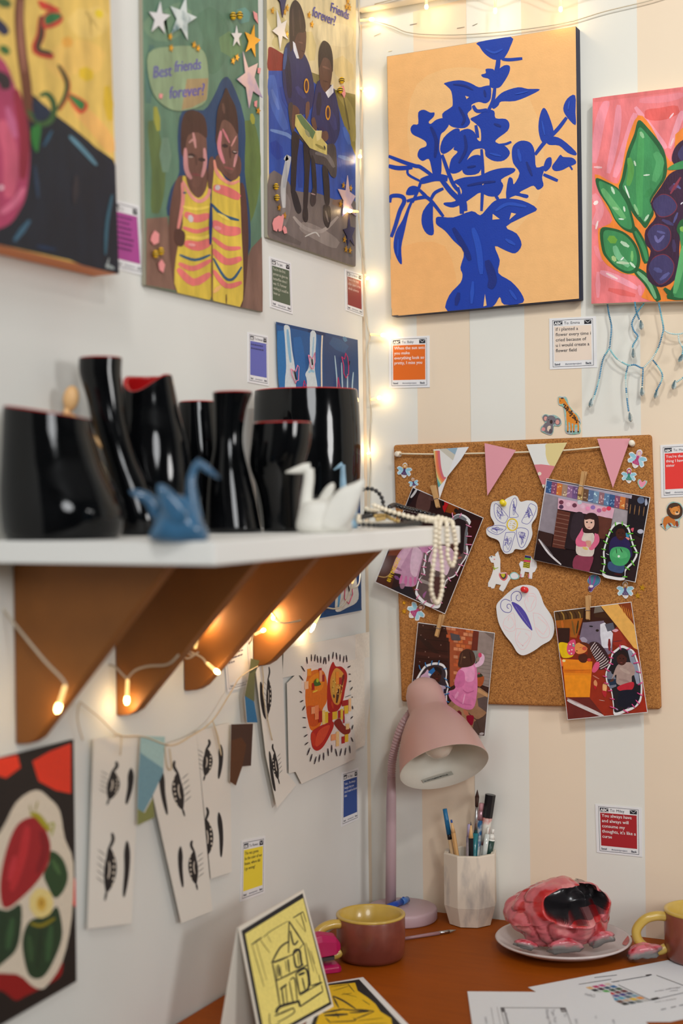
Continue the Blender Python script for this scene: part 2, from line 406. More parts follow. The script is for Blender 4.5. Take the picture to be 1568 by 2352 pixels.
# ---- blue plant on peach
CR = (860, 0, 500/1547.)
m_navy = mat('navy_canvas_edge', (20,26,62), 0.6)
corn = [(85,400),(1430,185),(1455,2125),(120,2248)]
e, A = canvas('canvas_painting', 'peach canvas painting of a dark blue plant in a blue vase', BW(0.018), CR, corn, 0.018, m_navy, M_ACRY)
A.poly([(88,402),(1428,188),(1452,2122),(123,2243)], (252,190,124))
A.blob([(300,600),(700,480),(1100,700),(1200,1300),(900,1700),(500,1500),(250,1100)], (253,196,133))
A.blob([(130,1800),(500,1750),(560,2200),(140,2230)], (250,184,116))
BL = (8,58,168); DB = (10,40,128); LB = (30,78,190)
for s in ([(737,300),(968,262),(965,330),(930,400),(900,425),(840,422),(780,380),(745,330)],
 [(790,490),(840,490),(860,505),(920,465),(960,470),(955,520),(915,590),(880,625),(820,620),(815,565),(770,550),(758,530),(790,520)],
 [(845,775),(830,745),(870,690),(920,650),(1020,620),(1090,632),(1175,635),(1110,675),(1000,718),(900,722),(880,750)],
 [(497,590),(600,570),(680,590),(740,620),(790,610),(825,615),(825,700),(790,735),(740,725),(690,745),(690,775),(660,810),(680,870),(640,910),(560,905),(520,880),(500,870),(480,810),(540,765),(555,740),(545,650),(510,610)],
 [(310,800),(350,780),(395,800),(425,800),(420,830),(385,865),(400,880),(440,850),(500,840),(530,880),(500,930),(470,960),(460,1060),(475,1120),(470,1250),(420,1250),(405,1200),(385,1130),(340,1145),(305,1110),(320,1060),(365,1040),(365,1010),(330,985),(270,955),(255,915),(275,885),(310,880)],
 [(465,1060),(490,980),(560,920),(605,920),(595,1000),(550,1060),(490,1095)],
 [(600,940),(660,915),(710,940),(730,990),(755,1000),(752,920),(720,880),(680,845),(730,820),(800,780),(850,790),(860,840),(930,845),(958,880),(945,930),(880,980),(860,1010),(930,1040),(962,1090),(920,1140),(850,1145),(790,1110),(780,1060),(720,1060),(690,1080),(660,1130),(620,1210),(560,1235),(530,1210),(545,1130),(590,1080),(560,1060),(590,1000)],
 [(630,1170),(690,1110),(750,1105),(765,1160),(740,1230),(660,1245),(625,1220)],
 [(560,1290),(640,1260),(740,1250),(820,1215),(900,1195),(990,1195),(990,1225),(900,1275),(915,1320),(880,1390),(810,1395),(750,1370),(700,1400),(640,1440),(560,1475),(500,1460),(495,1440),(570,1430),(620,1370),(600,1320)],
 [(975,1080),(990,1030),(1040,1000),(1100,1010),(1130,1050),(1140,1110),(1150,1190),(1210,1180),(1190,1260),(1200,1320),(1160,1350),(1130,1320),(1080,1340),(1030,1370),(1090,1385),(1080,1410),(1000,1390),(935,1410),(950,1270),(980,1270),(990,1310),(1030,1230),(985,1160)],
 [(1195,770),(1225,790),(1265,900),(1270,960),(1240,1000),(1190,1010),(1165,930),(1170,840)],
 [(1425,678),(1370,700),(1340,770),(1365,830),(1427,890),(1427,800)],
 [(1220,1000),(1260,970),(1330,990),(1427,1075),(1427,1105),(1370,1085),(1310,1035),(1240,1030)],
 [(1200,1190),(1220,1130),(1255,1120),(1255,1180),(1215,1220)],
 [(1260,1185),(1290,1140),(1320,1100),(1340,1115),(1400,1120),(1428,1140),(1428,1165),(1380,1185),(1330,1210),(1280,1215)],
 [(300,1380),(250,1490),(215,1640),(190,1760),(195,1875),(165,1850),(135,1760),(150,1650),(200,1560),(250,1440)],
 [(225,1385),(240,1335),(280,1320),(320,1340),(300,1380)],
 [(410,1430),(345,1500),(335,1590),(370,1660),(420,1665),(415,1560)],
 [(435,1570),(450,1540),(560,1545),(690,1500),(750,1530),(800,1480),(850,1430),(920,1410),(1050,1425),(1155,1485),(1080,1530),(935,1610),(1010,1660),(1045,1740),(1000,1800),(930,1780),(855,1750),(890,1850),(880,1940),(970,2000),(1040,2080),(1055,2150),(920,2165),(890,2110),(850,2170),(780,2190),(520,2212),(530,2100),(610,2010),(625,1950),(610,1900),(635,1790),(560,1710),(500,1640),(445,1600)]):
    A.blob(s, BL, 3)
for p, w in (([(905,420),(960,425),(1050,416)],24), ([(880,420),(875,470),(862,520)],34), ([(855,620),(840,720),(800,800)],26), ([(760,1060),(770,1250),(760,1500)],24),
   ([(880,1030),(930,1025),(972,1008)],18), ([(1140,1100),(1210,1010),(1300,920),(1365,835)],28), ([(1200,1240),(1250,1262),(1302,1285)],24), ([(1380,1170),(1395,1190),(1405,1208)],14),
   ([(100,1110),(200,1150),(290,1180),(330,1190),(440,1270)],28), ([(100,1180),(170,1195),(270,1190)],32), ([(240,1190),(240,1240),(330,1290)],18), ([(330,1290),(430,1262),(520,1270)],52),
   ([(470,1270),(540,1360),(615,1440),(620,1520)],38), ([(480,1100),(550,1290),(600,1360)],28), ([(108,1440),(120,1395),(190,1395),(212,1430),(180,1500),(150,1600),(120,1685)],30),
   ([(230,1430),(330,1405),(390,1415),(490,1540)],26), ([(400,1420),(430,1370),(490,1340)],24), ([(320,1350),(390,1420)],26), ([(330,1290),(310,1350),(270,1440)],22), ([(640,1420),(650,1500)],28),
   ([(860,1390),(880,1420)],24), ([(700,750),(730,790),(800,780)],26), ([(720,890),(735,980)],26), ([(595,1330),(610,1420)],22)):
    A.stroke(p, w, BL, 4, 0.25)
for p in ([(840,1520),(890,1557),(838,1562)], [(972,1512),(1007,1520),(958,1562)], [(785,2090),(797,2172),(774,2178)], [(645,682),(672,690),(655,705)], [(765,1295),(785,1300),(768,1318)]):
    A.poly(p, (253,196,133))
for p, w, c in (([(560,600),(640,610),(700,640)],14,DB), ([(600,760),(640,840),(620,890)],20,DB), ([(780,640),(790,690)],18,DB), ([(790,350),(850,375),(910,350)],16,LB), ([(400,900),(440,1000),(430,1120)],26,DB),
   ([(640,960),(650,1060),(600,1160)],22,DB), ([(850,880),(900,900)],20,DB), ([(820,1090),(900,1110)],18,LB), ([(1020,1060),(1040,1150)],26,LB), ([(1080,1150),(1120,1250)],22,DB), ([(660,1190),(720,1180)],18,DB),
   ([(660,1320),(760,1300),(860,1290)],18,DB), ([(560,1620),(640,1760),(680,1850)],40,DB), ([(700,1620),(740,1760),(760,1950)],44,LB), ([(800,1850),(840,1980),(820,2050)],60,DB), ([(860,1500),(950,1450),(1080,1470)],24,LB),
   ([(600,2080),(580,2170)],36,DB), ([(700,2000),(690,2160)],30,LB), ([(930,1700),(1000,1740)],26,LB), ([(960,2060),(1010,2130)],24,LB), ([(1190,860),(1210,960)],16,LB), ([(1000,670),(1090,650)],12,LB), ([(170,1700),(165,1820)],18,LB), ([(1385,720),(1375,780)],14,LB)):
    A.stroke(p, w, c)
A.done('painted_picture', M_ACRY, e)
# ---- pink painting with leaves and berries
CR = (1230, 160, 338/1420.)
m_raw = mat('raw_canvas_edge', (226,214,192), 0.8)
corn = [(548,275),(2100,78),(2120,2205),(535,2262)]
e, A = canvas('canvas_painting', 'pink canvas painting of green leaves beside purple berries', BW(0.018), CR, corn, 0.018, m_raw, M_PAINT)
A.poly([(549,277),(2098,80),(2118,2203),(536,2258)], (240,128,132))
for p, w, c in (([(560,900),(620,500),(690,300)],90,(240,146,160)), ([(700,1000),(780,600),(800,340)],70,(242,150,166)), ([(760,1040),(880,700),(960,420)],80,(244,152,168)), ([(960,360),(1150,620),(1260,760)],60,(246,160,176)),
  ([(1000,300),(1250,280),(1420,240)],70,(240,140,150)), ([(1290,760),(1380,500),(1420,400)],60,(246,162,178)), ([(1050,430),(1200,430),(1380,380)],120,(232,100,96)), ([(560,300),(800,260),(1400,190)],46,(232,120,120)),
  ([(560,1500),(620,1350),(560,1200)],80,(242,150,160)), ([(570,1700),(640,1850)],60,(242,140,150)), ([(620,1950),(780,2010),(980,2110)],60,(246,160,176)), ([(600,2200),(600,1950)],50,(244,150,162)), ([(700,2120),(960,2180)],60,(232,106,104)),
  ([(1000,2080),(1010,2180)],44,(246,150,166)), ([(1500,300),(1700,500)],200,(242,150,166)), ([(560,1300),(600,1270)],40,(252,228,224)), ([(680,1965),(790,2020)],26,(252,214,214)), ([(560,940),(640,945)],24,(252,196,200)), ([(580,1540),(600,1460)],22,(252,220,220)), ([(1290,470),(1330,420)],18,(252,206,214)), ([(1300,740),(1330,660)],18,(252,206,214))):
    A.stroke(p, w, c)
OR = (246,140,52)
A.blob([(990,440),(880,700),(810,1060),(740,1090),(570,1010),(640,1250),(740,1450),(640,1520),(600,1560),(640,1830),(820,1960),(960,1990),(1060,2100),(1100,2230),(2100,2200),(2100,1000),(1420,560),(1330,880),(1240,800),(1120,560)], OR, 3)
G1, G2, G3 = (36,96,54), (64,146,88), (96,176,110)
def leaf(pts, veins):
    A.blob(pts, G1, 4)
    cx = sum(p[0] for p in pts)/len(pts); cy = sum(p[1] for p in pts)/len(pts)
    A.blob([(cx+(x-cx)*0.84, cy+(y-cy)*0.88) for x, y in pts], G2, 4)
    for p, w, c in veins: A.stroke(p, w, c)
leaf([(992,488),(1080,560),(1220,740),(1265,900),(1255,1040),(1180,1160),(1110,1280),(1140,1380),(1110,1450),(1060,1530),(1010,1480),(930,1380),(850,1220),(800,1140),(830,1040),(880,800),(950,620)],
  [([(1020,600),(1010,850),(1000,1100),(1010,1420)],70,(74,160,92)), ([(900,850),(920,980),(890,1120)],60,(92,164,78)), ([(1150,800),(1200,900),(1140,1080)],80,(84,166,104)), ([(1010,600),(1040,660)],36,(150,200,150)), ([(860,1120),(905,1240)],20,(220,236,220)), ([(1040,1020),(1100,1015)],14,(230,240,226)),
   ([(1050,1460),(1090,1400)],26,(190,220,190)), ([(950,880),(965,930)],20,(200,222,196)), ([(950,1300),(990,1400)],30,(140,196,140)), ([(1120,1150),(1060,1230)],60,(58,140,80))])
leaf([(580,1050),(680,1080),(790,1140),(850,1220),(910,1330),(960,1560),(860,1550),(770,1460),(700,1320),(610,1180)],
  [([(640,1150),(740,1290),(860,1440)],60,(104,178,112)), ([(730,1130),(760,1200)],28,(190,220,190)), ([(800,1440),(850,1445)],16,(220,236,220)), ([(850,1320),(860,1370)],20,(210,228,206)), ([(740,1330),(800,1350)],30,(150,200,146))])
leaf([(625,1540),(740,1530),(870,1580),(970,1690),(1010,1830),(980,1940),(890,1970),(780,1920),(690,1830),(640,1740)],
  [([(700,1620),(780,1660)],80,(112,172,64)), ([(820,1660),(900,1710)],40,(190,222,190)), ([(760,1700),(800,1800),(900,1900)],60,(120,190,140)), ([(740,1800),(770,1850)],44,(176,206,140)), ([(780,1860),(900,1870)],30,(190,216,180)), ([(910,1860),(960,1910)],26,(200,226,200)), ([(930,1750),(930,1850)],30,(120,186,110)), ([(820,1840),(850,1810)],16,(240,244,236))])
A.stroke([(940,1520),(1030,1700),(1070,1870)], 80, G1); A.stroke([(960,1560),(1040,1720),(1075,1850)], 40, G2)
A.stroke([(960,1930),(1080,2040),(1190,2230)], 90, G1); A.stroke([(980,1950),(1090,2060),(1160,2210)], 40, (120,180,130))
PU, PV, PR = (58,30,58), (66,58,104), (126,48,64)
A.blob([(1420,680),(1340,760),(1316,880),(1400,960),(1520,960),(1560,800),(1500,680)], PU); A.blob([(1440,720),(1370,820),(1440,900),(1500,820)], PV)
A.blob([(1400,960),(1290,1010),(1210,1130),(1110,1290),(1160,1420),(1060,1550),(1060,1680),(1110,1750),(1070,1900),(1090,2040),(1210,2100),(1340,2030),(1380,1900),(1390,1660),(1440,1400),(1500,1300),(1560,1100),(1500,980)], PU, 3)
for q, c in (([(1130,1290),(1210,1210),(1300,1230),(1360,1320),(1300,1400),(1190,1410)], PV), ([(1080,1590),(1150,1500),(1270,1520),(1300,1620),(1250,1720),(1150,1740)], PV), ([(1090,1930),(1140,1820),(1250,1790),(1330,1880),(1300,2000),(1190,2070)], PV)):
    A.stroke(q+[q[0]], 16, PR); A.blob(q, c)
for p, w, c in (([(1290,1160),(1380,1110)],60,(92,52,92)), ([(1330,1100),(1400,1150)],26,(96,96,150)), ([(1220,1450),(1330,1500)],40,(70,62,110)), ([(1370,1380),(1330,1480)],26,(84,84,140)), ([(1150,1600),(1180,1660),(1240,1600)],30,(108,104,160)), ([(1170,1560),(1250,1580)],26,(92,90,146)),
   ([(1330,1640),(1340,1760)],40,(70,54,96)), ([(1140,1920),(1220,1950)],50,(84,84,140)), ([(1200,2030),(1290,1960)],40,(92,92,150)), ([(1400,1300),(1420,1280)],12,(230,226,240)), ([(1400,1040),(1300,1200)],30,(140,56,76))):
    A.stroke(p, w, c)
A.blob([(1270,960),(1340,910),(1440,880),(1440,950),(1330,970)], G2)
A.blob([(1420,1440),(1360,1540),(1400,1640),(1390,1840),(1330,2080),(1270,2210),(1560,2200),(1640,1980),(1600,1700),(1520,1520)], G1, 3); A.blob([(1430,1500),(1390,1600),(1420,1850),(1380,2060),(1330,2190),(1530,2180),(1590,1960),(1550,1720),(1490,1560)], G2, 3); A.blob([(1640,900),(1760,1050),(1840,1300),(1800,1560),(1680,1700),(1600,1500),(1580,1200)], G1); A.blob([(1650,960),(1740,1080),(1800,1300),(1760,1520),(1680,1640),(1630,1460),(1610,1210)], G2); A.stroke([(1680,1020),(1710,1300),(1680,1580)], 40, G3); A.poly([(1900,200),(2098,170),(2110,1500),(1960,1100)], (240,146,160)); A.stroke([(1960,300),(2040,900)], 60, (246,166,182)); A.stroke([(1430,1700),(1400,1900),(1340,2160)], 60, G3); A.stroke([(1240,2110),(1330,2190)], 50, G1)
A.stroke([(1400,1520),(1430,1560)], 50, (140,190,90))
A.done('painted_picture', M_PAINT, e)
# ---- painting of the purple jug (nearest, top left)
CR = (0, 0, 620/1568.)
m_or = mat('orange_canvas_edge', (232,126,36), 0.5)
corn = [(-600,-700),(634,-420),(690,1590),(-560,1240)]
corn = [(-560,-820),(626,-430),(690,1592),(-560,1292)]
e, A = canvas('canvas_painting', 'large blurred canvas of a pink jug and navy cloth, nearest on the left wall', LW(0.030), CR, corn, 0.030, m_or, M_PAINT)
A.poly([(-558,-815),(624,-428),(688,1588),(-558,1290)], (226,188,96))
for p, w, c in (([(420,80),(520,150),(600,60)],160,(232,196,110)), ([(300,420),(420,330),(600,360)],200,(234,190,100)), ([(480,460),(520,400)],100,(226,186,40)), ([(560,60),(590,100)],50,(228,196,40)), ([(360,240),(420,250)],70,(232,168,70)), ([(620,500),(640,700)],60,(220,180,44)), ([(560,740),(580,780)],40,(228,180,40)), ([(420,600),(560,740),(660,880)],90,(236,180,100))):
    A.stroke(p, w, c)
A.blob([(170,540),(300,650),(420,740),(560,860),(690,1010),(700,1590),(400,1510),(-300,1350),(-100,1300),(120,1200),(160,950),(120,640)], (16,26,40), 3)
A.stroke([(40,200),(0,150),(-60,100)], 60, (40,40,70))
A.blob([(-560,300),(-200,250),(0,330),(80,480),(130,660),(172,860),(160,1080),(120,1210),(20,1320),(-200,1330),(-560,1250)], (176,62,100), 4)
for p, w, c in (([(90,520),(140,780),(130,1040)],60,(150,36,60)), ([(0,700),(60,900),(50,1150)],90,(208,92,120)), ([(40,620),(90,800)],50,(200,100,140)), ([(0,1240),(80,1180),(140,1090)],40,(214,108,140)), ([(-60,430),(20,460),(30,520)],70,(52,40,44)), ([(0,1100),(14,1080)],26,(240,210,220))):
    A.stroke(p, w, c)
BR = (112,62,40)
A.stroke([(120,-60),(110,100),(125,300),(150,480),(165,620),(200,700)], 60, BR, 5, 0.2); A.stroke([(120,0),(118,200),(140,420)], 18, (168,110,90))
A.stroke([(160,640),(230,720),(300,690),(310,600),(270,545),(230,560)], 34, (56,92,48)); A.stroke([(240,90),(235,200),(210,290),(310,330)], 52, (190,52,40)); A.stroke([(240,90),(238,200),(220,285),(300,310)], 30, (60,52,34))
A.blob([(250,90),(290,60),(340,70),(365,110),(330,150),(250,165)], (200,60,44)); A.blob([(258,100),(300,75),(350,85),(345,110),(270,145)], (40,112,60))
A.blob([(220,0),(300,30),(350,60),(300,60),(240,50)], (204,60,44))
A.stroke([(340,380),(390,480),(380,560),(340,640)], 34, (190,90,44)); A.stroke([(335,375),(385,470),(375,555),(330,640)], 22, (60,84,44))
A.blob([(390,540),(450,560),(505,600),(500,640),(460,660),(410,600)], (214,80,48)); A.blob([(395,548),(450,572),(490,602),(470,640),(420,590)], (44,120,60))
A.blob([(185,740),(235,730),(225,830),(215,885),(190,850),(178,790)], (40,120,50))
A.blob([(190,580),(290,640),(250,700),(200,690)], (20,38,64))
for p, w, c in (([(400,790),(470,860),(560,960)],26,(90,132,150)), ([(300,760),(250,850)],20,(40,84,110)), ([(650,1130),(620,1300),(610,1480)],22,(50,92,110)), ([(200,960),(220,1150)],24,(40,60,84)), ([(170,1280),(80,1400)],34,(60,100,124)), ([(210,1430),(320,1450)],20,(20,50,84)), ([(610,1540),(660,1560)],24,(150,160,160)), ([(630,1500),(615,1560)],10,(170,176,176)), ([(440,1020),(430,1180)],40,(44,40,46))):
    A.stroke(p, w, c)
A.stroke([(0,270),(50,310)], 50, (60,104,50)); A.stroke([(-20,0),(60,30)], 60, (70,96,52))
A.done('painted_picture', M_PAINT, e)
# ---- the two girls in striped tops, green ground
m_gs = mat('grey_green_edge', (150,146,128), 0.7)
def star_part(A, par, cx, cy, r, col, rot=0.0, sx=0.62, name='star', m=None, th=0.0008, pts=None):
    """a cut-out stuck on the painting: a thin piece of its own"""
    if pts is None:
        pts = []
        for i in range(10):
            a = rot-math.pi/2+i*math.pi/5; q = r if i%2 == 0 else r*0.4
            pts.append((cx+q*math.cos(a)*sx, cy+q*math.sin(a)))
    return slab(name, [A.P(p)+A.n*(A.h+th+0.0002) for p in pts], A.n, th, m, par)
m_sgold = mat('gold_foil', (226,168,40), 0.25, metal=0.7); m_ssilver = mat('silver_foil', (222,222,228), 0.3, metal=0.45); m_spurp = mat('violet_foil', (62,54,96), 0.25, metal=0.6); m_spink = mat('pearly_foil', (226,196,196), 0.3, metal=0.35, col2=(168,156,206), nscale=30); m_stick = mat('pink_sticker', (236,150,150), 0.5); m_tealfoil = mat('half_teal_foil', (214,224,226), 0.3, metal=0.4, col2=(60,110,120), nscale=40)
m_bee = mat('bee_yellow', (226,178,30), 0.4, noise=0.2, nscale=300); m_beeb = mat('bee_black', (24,22,20), 0.4); m_pearl = mat('sticker_white', (236,232,226), 0.5)
def bee(A, par, cx, cy, r):
    c = A.P((cx, cy)) + A.n*(A.h+0.0024); k = r*A.k/F*depth(c)
    o = Geo().ball(c, k, 10, 6, (0.8,0.8,1.0)).done('bee', m_bee, par, True)
    for dz in (-0.25, 0.3): Geo().lathe([(k*0.78,-k*0.12),(k*0.86,0),(k*0.78,k*0.12)], c+Vector((0,0,dz*k)), seg=10).done('stripe', m_beeb, o)
corn = [(826,-500),(1500,-420),(1525,1815),(843,1660)]
corn = [(822,-300),(1496,-240),(1526,1814),(843,1658)]
e, A = canvas('canvas_painting', 'green canvas of two girls in yellow and pink striped tops', LW(0.005), (0,0,620/1568.), corn, 0.005, m_gs, M_PAINT)
A.poly([(824,-298),(1494,-238),(1524,1811),(845,1656)], (92,126,104))
for p, w, c in (([(860,100),(960,160),(1080,40)],170,(110,140,112)), ([(1180,60),(1260,220),(1200,420)],160,(84,120,96)), ([(1300,200),(1380,320)],140,(104,134,92)), ([(880,700),(920,1000),(900,1240)],80,(92,112,64)), ([(960,800),(960,1000)],70,(112,142,120)), ([(1440,700),(1460,1000),(1420,1300)],110,(96,118,62)), ([(900,620),(920,760)],40,(150,150,60)), ([(1460,660),(1470,720)],30,(160,160,60)), ([(1380,120),(1440,60)],100,(94,140,130)), ([(880,260),(860,600)],60,(76,112,102))):
    A.stroke(p, w, c)
A.blob([(1060,640),(1180,640),(1240,560),(1290,460),(1340,470),(1420,700),(1420,1000),(1450,1250),(1440,1480),(1300,1300),(1080,1250),(970,1250),(990,1100),(1040,1000),(1030,800)], (32,66,104), 3)
A.poly([(848,1270),(970,1260),(1000,1480),(1030,1690),(846,1655)], (132,98,84)); A.poly([(1525,1370),(1460,1440),(1410,1560),(1400,1785),(1524,1811)], (124,94,82))
SK, SD = (104,70,58), (84,54,44)
# left girl
A.blob([(1050,1020),(1010,1080),(980,1280),(985,1500),(1020,1690),(1080,1680),(1100,1300),(1090,1080)], SK)
A.blob([(1060,1020),(1120,1100),(1180,1090),(1210,1040),(1220,1150),(1230,1540),(1220,1740),(1030,1700),(1020,1500),(1060,1300)], (216,186,70), 3)
A.blob([(1080,950),(1190,950),(1200,1080),(1150,1150),(1090,1080)], SK)
A.blob([(1055,760),(1100,720),(1180,740),(1200,860),(1190,980),(1150,1085),(1100,1060),(1060,900)], (112,76,64)); A.blob([(1050,880),(1052,720),(1080,650),(1140,645),(1190,690),(1200,800),(1150,770),(1090,790),(1068,900)], (70,44,36))
for p, w, c in (([(1075,860),(1080,980),(1110,1040)],26,(200,140,140)), ([(1185,860),(1190,950),(1170,1030)],22,(200,140,140)), ([(1120,770),(1135,860)],18,(196,140,136)), ([(1095,830),(1130,800)],14,(190,140,134)), ([(1090,900),(1130,905)],26,(60,40,36)), ([(1150,925),(1190,930)],24,(60,40,36)), ([(1135,900),(1140,960)],16,(90,60,50)), ([(1110,1010),(1165,1020)],16,(128,66,66)), ([(1090,910),(1120,912)],10,(170,150,140))):
    A.stroke(p, w, c)
PK, YE, BU = (226,116,112), (226,196,76), (40,88,120)
for p, w, c in (([(1060,1050),(1110,1140),(1160,1170),(1210,1130),(1215,1060)],20,(230,150,140)), ([(1055,1060),(1060,1170),(1030,1340)],22,(226,140,132)), ([(1070,1240),(1140,1270),(1215,1250)],46,PK), ([(1060,1320),(1140,1345),(1220,1320)],24,PK), ([(1070,1410),(1150,1430),(1225,1400)],54,PK), ([(1040,1480),(1130,1510),(1220,1480)],16,BU), ([(1035,1530),(1120,1560),(1225,1510)],30,PK), ([(1030,1560),(1120,1640),(1220,1590)],44,PK), ([(1080,1375),(1160,1385),(1225,1365)],20,(236,206,90)), ([(1060,1200),(1140,1215),(1215,1200)],18,(236,206,90)), ([(1100,1250),(1110,1290)],34,(200,190,190)), ([(1060,1120),(1080,1120)],12,BU)):
    A.stroke(p, w, c)
A.blob([(1020,1330),(1070,1350),(1065,1420),(1035,1430),(1010,1390)], SD)
# right girl
A.blob([(1390,1070),(1420,1100),(1440,1350),(1430,1600),(1400,1790),(1370,1780),(1390,1400),(1380,1200)], SD)
A.blob([(1240,925),(1280,1000),(1330,1060),(1385,1020),(1390,1090),(1400,1350),(1410,1600),(1390,1785),(1235,1745),(1230,1500),(1225,1180),(1235,1030)], (220,190,74), 3)
A.blob([(1262,900),(1380,900),(1395,1000),(1350,1050),(1290,1010),(1250,960)], SK); A.blob([(1210,930),(1240,925),(1230,1080),(1205,1080)], SK)
A.blob([(1250,780),(1290,690),(1360,700),(1380,800),(1375,930),(1340,1010),(1290,960),(1260,860)], (118,82,70)); A.blob([(1250,820),(1258,650),(1290,560),(1310,510),(1335,560),(1370,640),(1380,780),(1340,720),(1290,700),(1262,800)], (66,42,36))
for p, w, c in (([(1280,760),(1270,860),(1300,950)],22,(210,130,140)), ([(1290,750),(1330,830)],14,(220,130,140)), ([(1370,790),(1340,850)],12,(200,140,134)), ([(1375,880),(1355,970)],18,(200,140,140)), ([(1285,845),(1320,850)],24,(58,40,36)), ([(1345,880),(1375,890)],22,(58,40,36)), ([(1300,970),(1350,985)],14,(150,84,80)), ([(1330,850),(1335,920)],14,(92,60,52)), ([(1290,600),(1300,660)],18,(100,70,60)), ([(1350,880),(1370,884)],8,(180,160,150))):
    A.stroke(p, w, c)
for p, w, c in (([(1240,930),(1260,1010),(1330,1065),(1388,1050)],20,(232,150,130)), ([(1235,1090),(1310,1110),(1390,1150)],54,PK), ([(1225,1185),(1290,1250),(1385,1280)],18,BU), ([(1230,1290),(1310,1340),(1395,1340)],58,PK), ([(1230,1380),(1310,1440),(1395,1440)],26,PK), ([(1230,1450),(1310,1520),(1400,1500)],40,PK), ([(1235,1500),(1300,1610),(1350,1620),(1400,1550)],16,BU), ([(1235,1570),(1310,1660),(1400,1640)],30,PK), ([(1250,1080),(1270,1100)],34,(206,196,196)), ([(1260,1240),(1330,1280)],20,(236,206,90)), ([(1235,1700),(1280,1660)],26,(236,180,110)), ([(1240,1320),(1280,1330)],24,(236,150,150)), ([(1090,1420),(1130,1425)],20,(236,160,156))):
    A.stroke(p, w, c)
A.stroke([(1222,1180),(1218,1420)], 22, (24,52,110)); A.stroke([(1228,1420),(1228,1745)], 10, (120,84,60)); A.stroke([(1310,1710),(1310,1765)], 8, (110,80,50))
A.blob([(858,310),(1000,270),(1140,275),(1195,340),(1205,520),(1170,610),(1030,645),(930,600),(870,500)], (140,160,124)); A.poly([(1080,460),(1205,455),(1195,580),(1110,625),(1050,640)], (164,140,100))
for s_, p in (('Best', (880,455)), ('friends', (1005,420)), ('forever?', (975,575))):
    A.text(p, 100 if s_ != 'friends' else 92, s_, (92,84,158), (0.62,-0.07), (0.0,-1.0), 0.1, 6)
A.done('painted_picture', M_PAINT, e)
A.h += 0.0002
for cx, cy, r, rot, m, sx in ((915,110,100,0.1,m_ssilver,0.66),(1050,110,135,0.25,m_tealfoil,0.62),(1365,215,66,0.0,m_ssilver,0.5),(1455,240,100,0.25,m_sgold,0.5)):
    star_part(A, e, cx, cy, r, None, rot, sx, m=m)
star_part(A, e, 0, 0, 0, None, m=m_spink, pts=[(1402,300),(1432,395),(1488,368),(1468,450),(1515,570),(1460,530),(1438,630),(1420,510),(1366,462),(1415,425)])
for cx, cy in ((980,215),(985,280),(1118,262),(1142,282),(1345,355),(1368,335),(1492,645)): star_part(A, e, cx, cy, 24, None, 0.3, 0.6, m=m_sgold, name='small_star')
for p in ([(872,1370),(890,1340),(914,1360),(912,1410),(884,1424),(866,1400)], [(910,1530),(930,1508),(948,1540),(938,1586),(918,1570)], [(1462,66),(1484,80),(1490,140),(1470,110)], [(1490,395),(1506,398),(1500,430),(1488,425)], [(1470,590),(1484,585),(1482,625),(1470,618)], [(918,545),(936,548),(930,575),(916,570)]):
    star_part(A, e, 0, 0, 0, None, m=m_stick, pts=p, name='pink_sticker')
for c in ((1338,96),(1376,92),(886,1478),(918,1462)): bee(A, e, c[0], c[1], 24)
# ---- the two girls in school uniform
CR = (590, 0, 310/935.)
corn = [(64,-420),(688,-330),(682,1848),(72,1645)]
e, A = canvas('canvas_painting', 'canvas of two seated girls in navy school jumpers reading', LW(0.005), CR, corn, 0.005, m_gs, M_PAINT)
A.poly([(66,-418),(686,-328),(680,1845),(74,1643)], (222,204,158))
for p, w, c in (([(90,60),(180,250),(120,330)],120,(206,188,130)), ([(420,220),(560,240),(660,260)],160,(228,212,168)), ([(560,400),(640,560)],140,(220,198,140)), ([(360,220),(380,420)],80,(216,196,136))): A.stroke(p, w, c)
A.blob([(75,380),(85,325),(150,355),(200,400),(190,500),(80,490)], (138,44,36))
A.poly([(78,490),(190,490),(230,560),(380,520),(540,620),(620,900),(682,1080),(681,1420),(520,1380),(240,1330),(82,1220)], (40,76,160))
A.poly([(375,500),(430,520),(430,600),(380,560)], (130,120,72)); A.poly([(530,620),(680,655),(682,1080),(640,980),(580,800)], (124,112,46)); A.stroke([(560,640),(640,760),(670,980)], 50, (148,134,66)); A.stroke([(600,680),(640,900)], 14, (90,80,34))
for p, w, c in (([(100,520),(120,700),(200,900)],70,(64,100,180)), ([(90,900),(200,930),(240,960)],26,(110,140,196)), ([(110,980),(160,1100)],90,(24,60,150)), ([(560,1080),(660,1110)],30,(90,128,190)), ([(580,1150),(650,1250)],90,(26,66,150)), ([(300,1000),(300,1300)],60,(26,60,140)), ([(420,1150),(440,1350)],60,(30,72,160)), ([(100,620),(150,760)],30,(90,120,190)), ([(600,880),(640,1000)],40,(60,96,176)), ([(170,600),(230,760)],60,(34,66,150))): A.stroke(p, w, c)
A.blob([(84,1205),(200,1240),(260,1320),(420,1340),(560,1390),(681,1400),(680,1845),(380,1745),(76,1640)], (112,102,98), 3)
for p, w, c in (([(120,1280),(200,1400),(180,1560)],60,(130,120,116)), ([(300,1560),(420,1620),(560,1700)],90,(140,130,124)), ([(250,1500),(330,1580),(450,1600),(560,1500)],26,(158,148,142)), ([(100,1600),(300,1690)],50,(96,88,84)), ([(520,1400),(640,1420)],60,(120,96,80)), ([(600,1620),(650,1780)],50,(96,90,92)), ([(330,1640),(400,1610),(430,1640)],10,(200,196,190))): A.stroke(p, w, c)
A.stroke([(190,1110),(215,1090),(200,1180),(180,1300),(185,1440)], 40, (190,190,190)); A.stroke([(200,1120),(185,1300)], 30, (170,172,176))
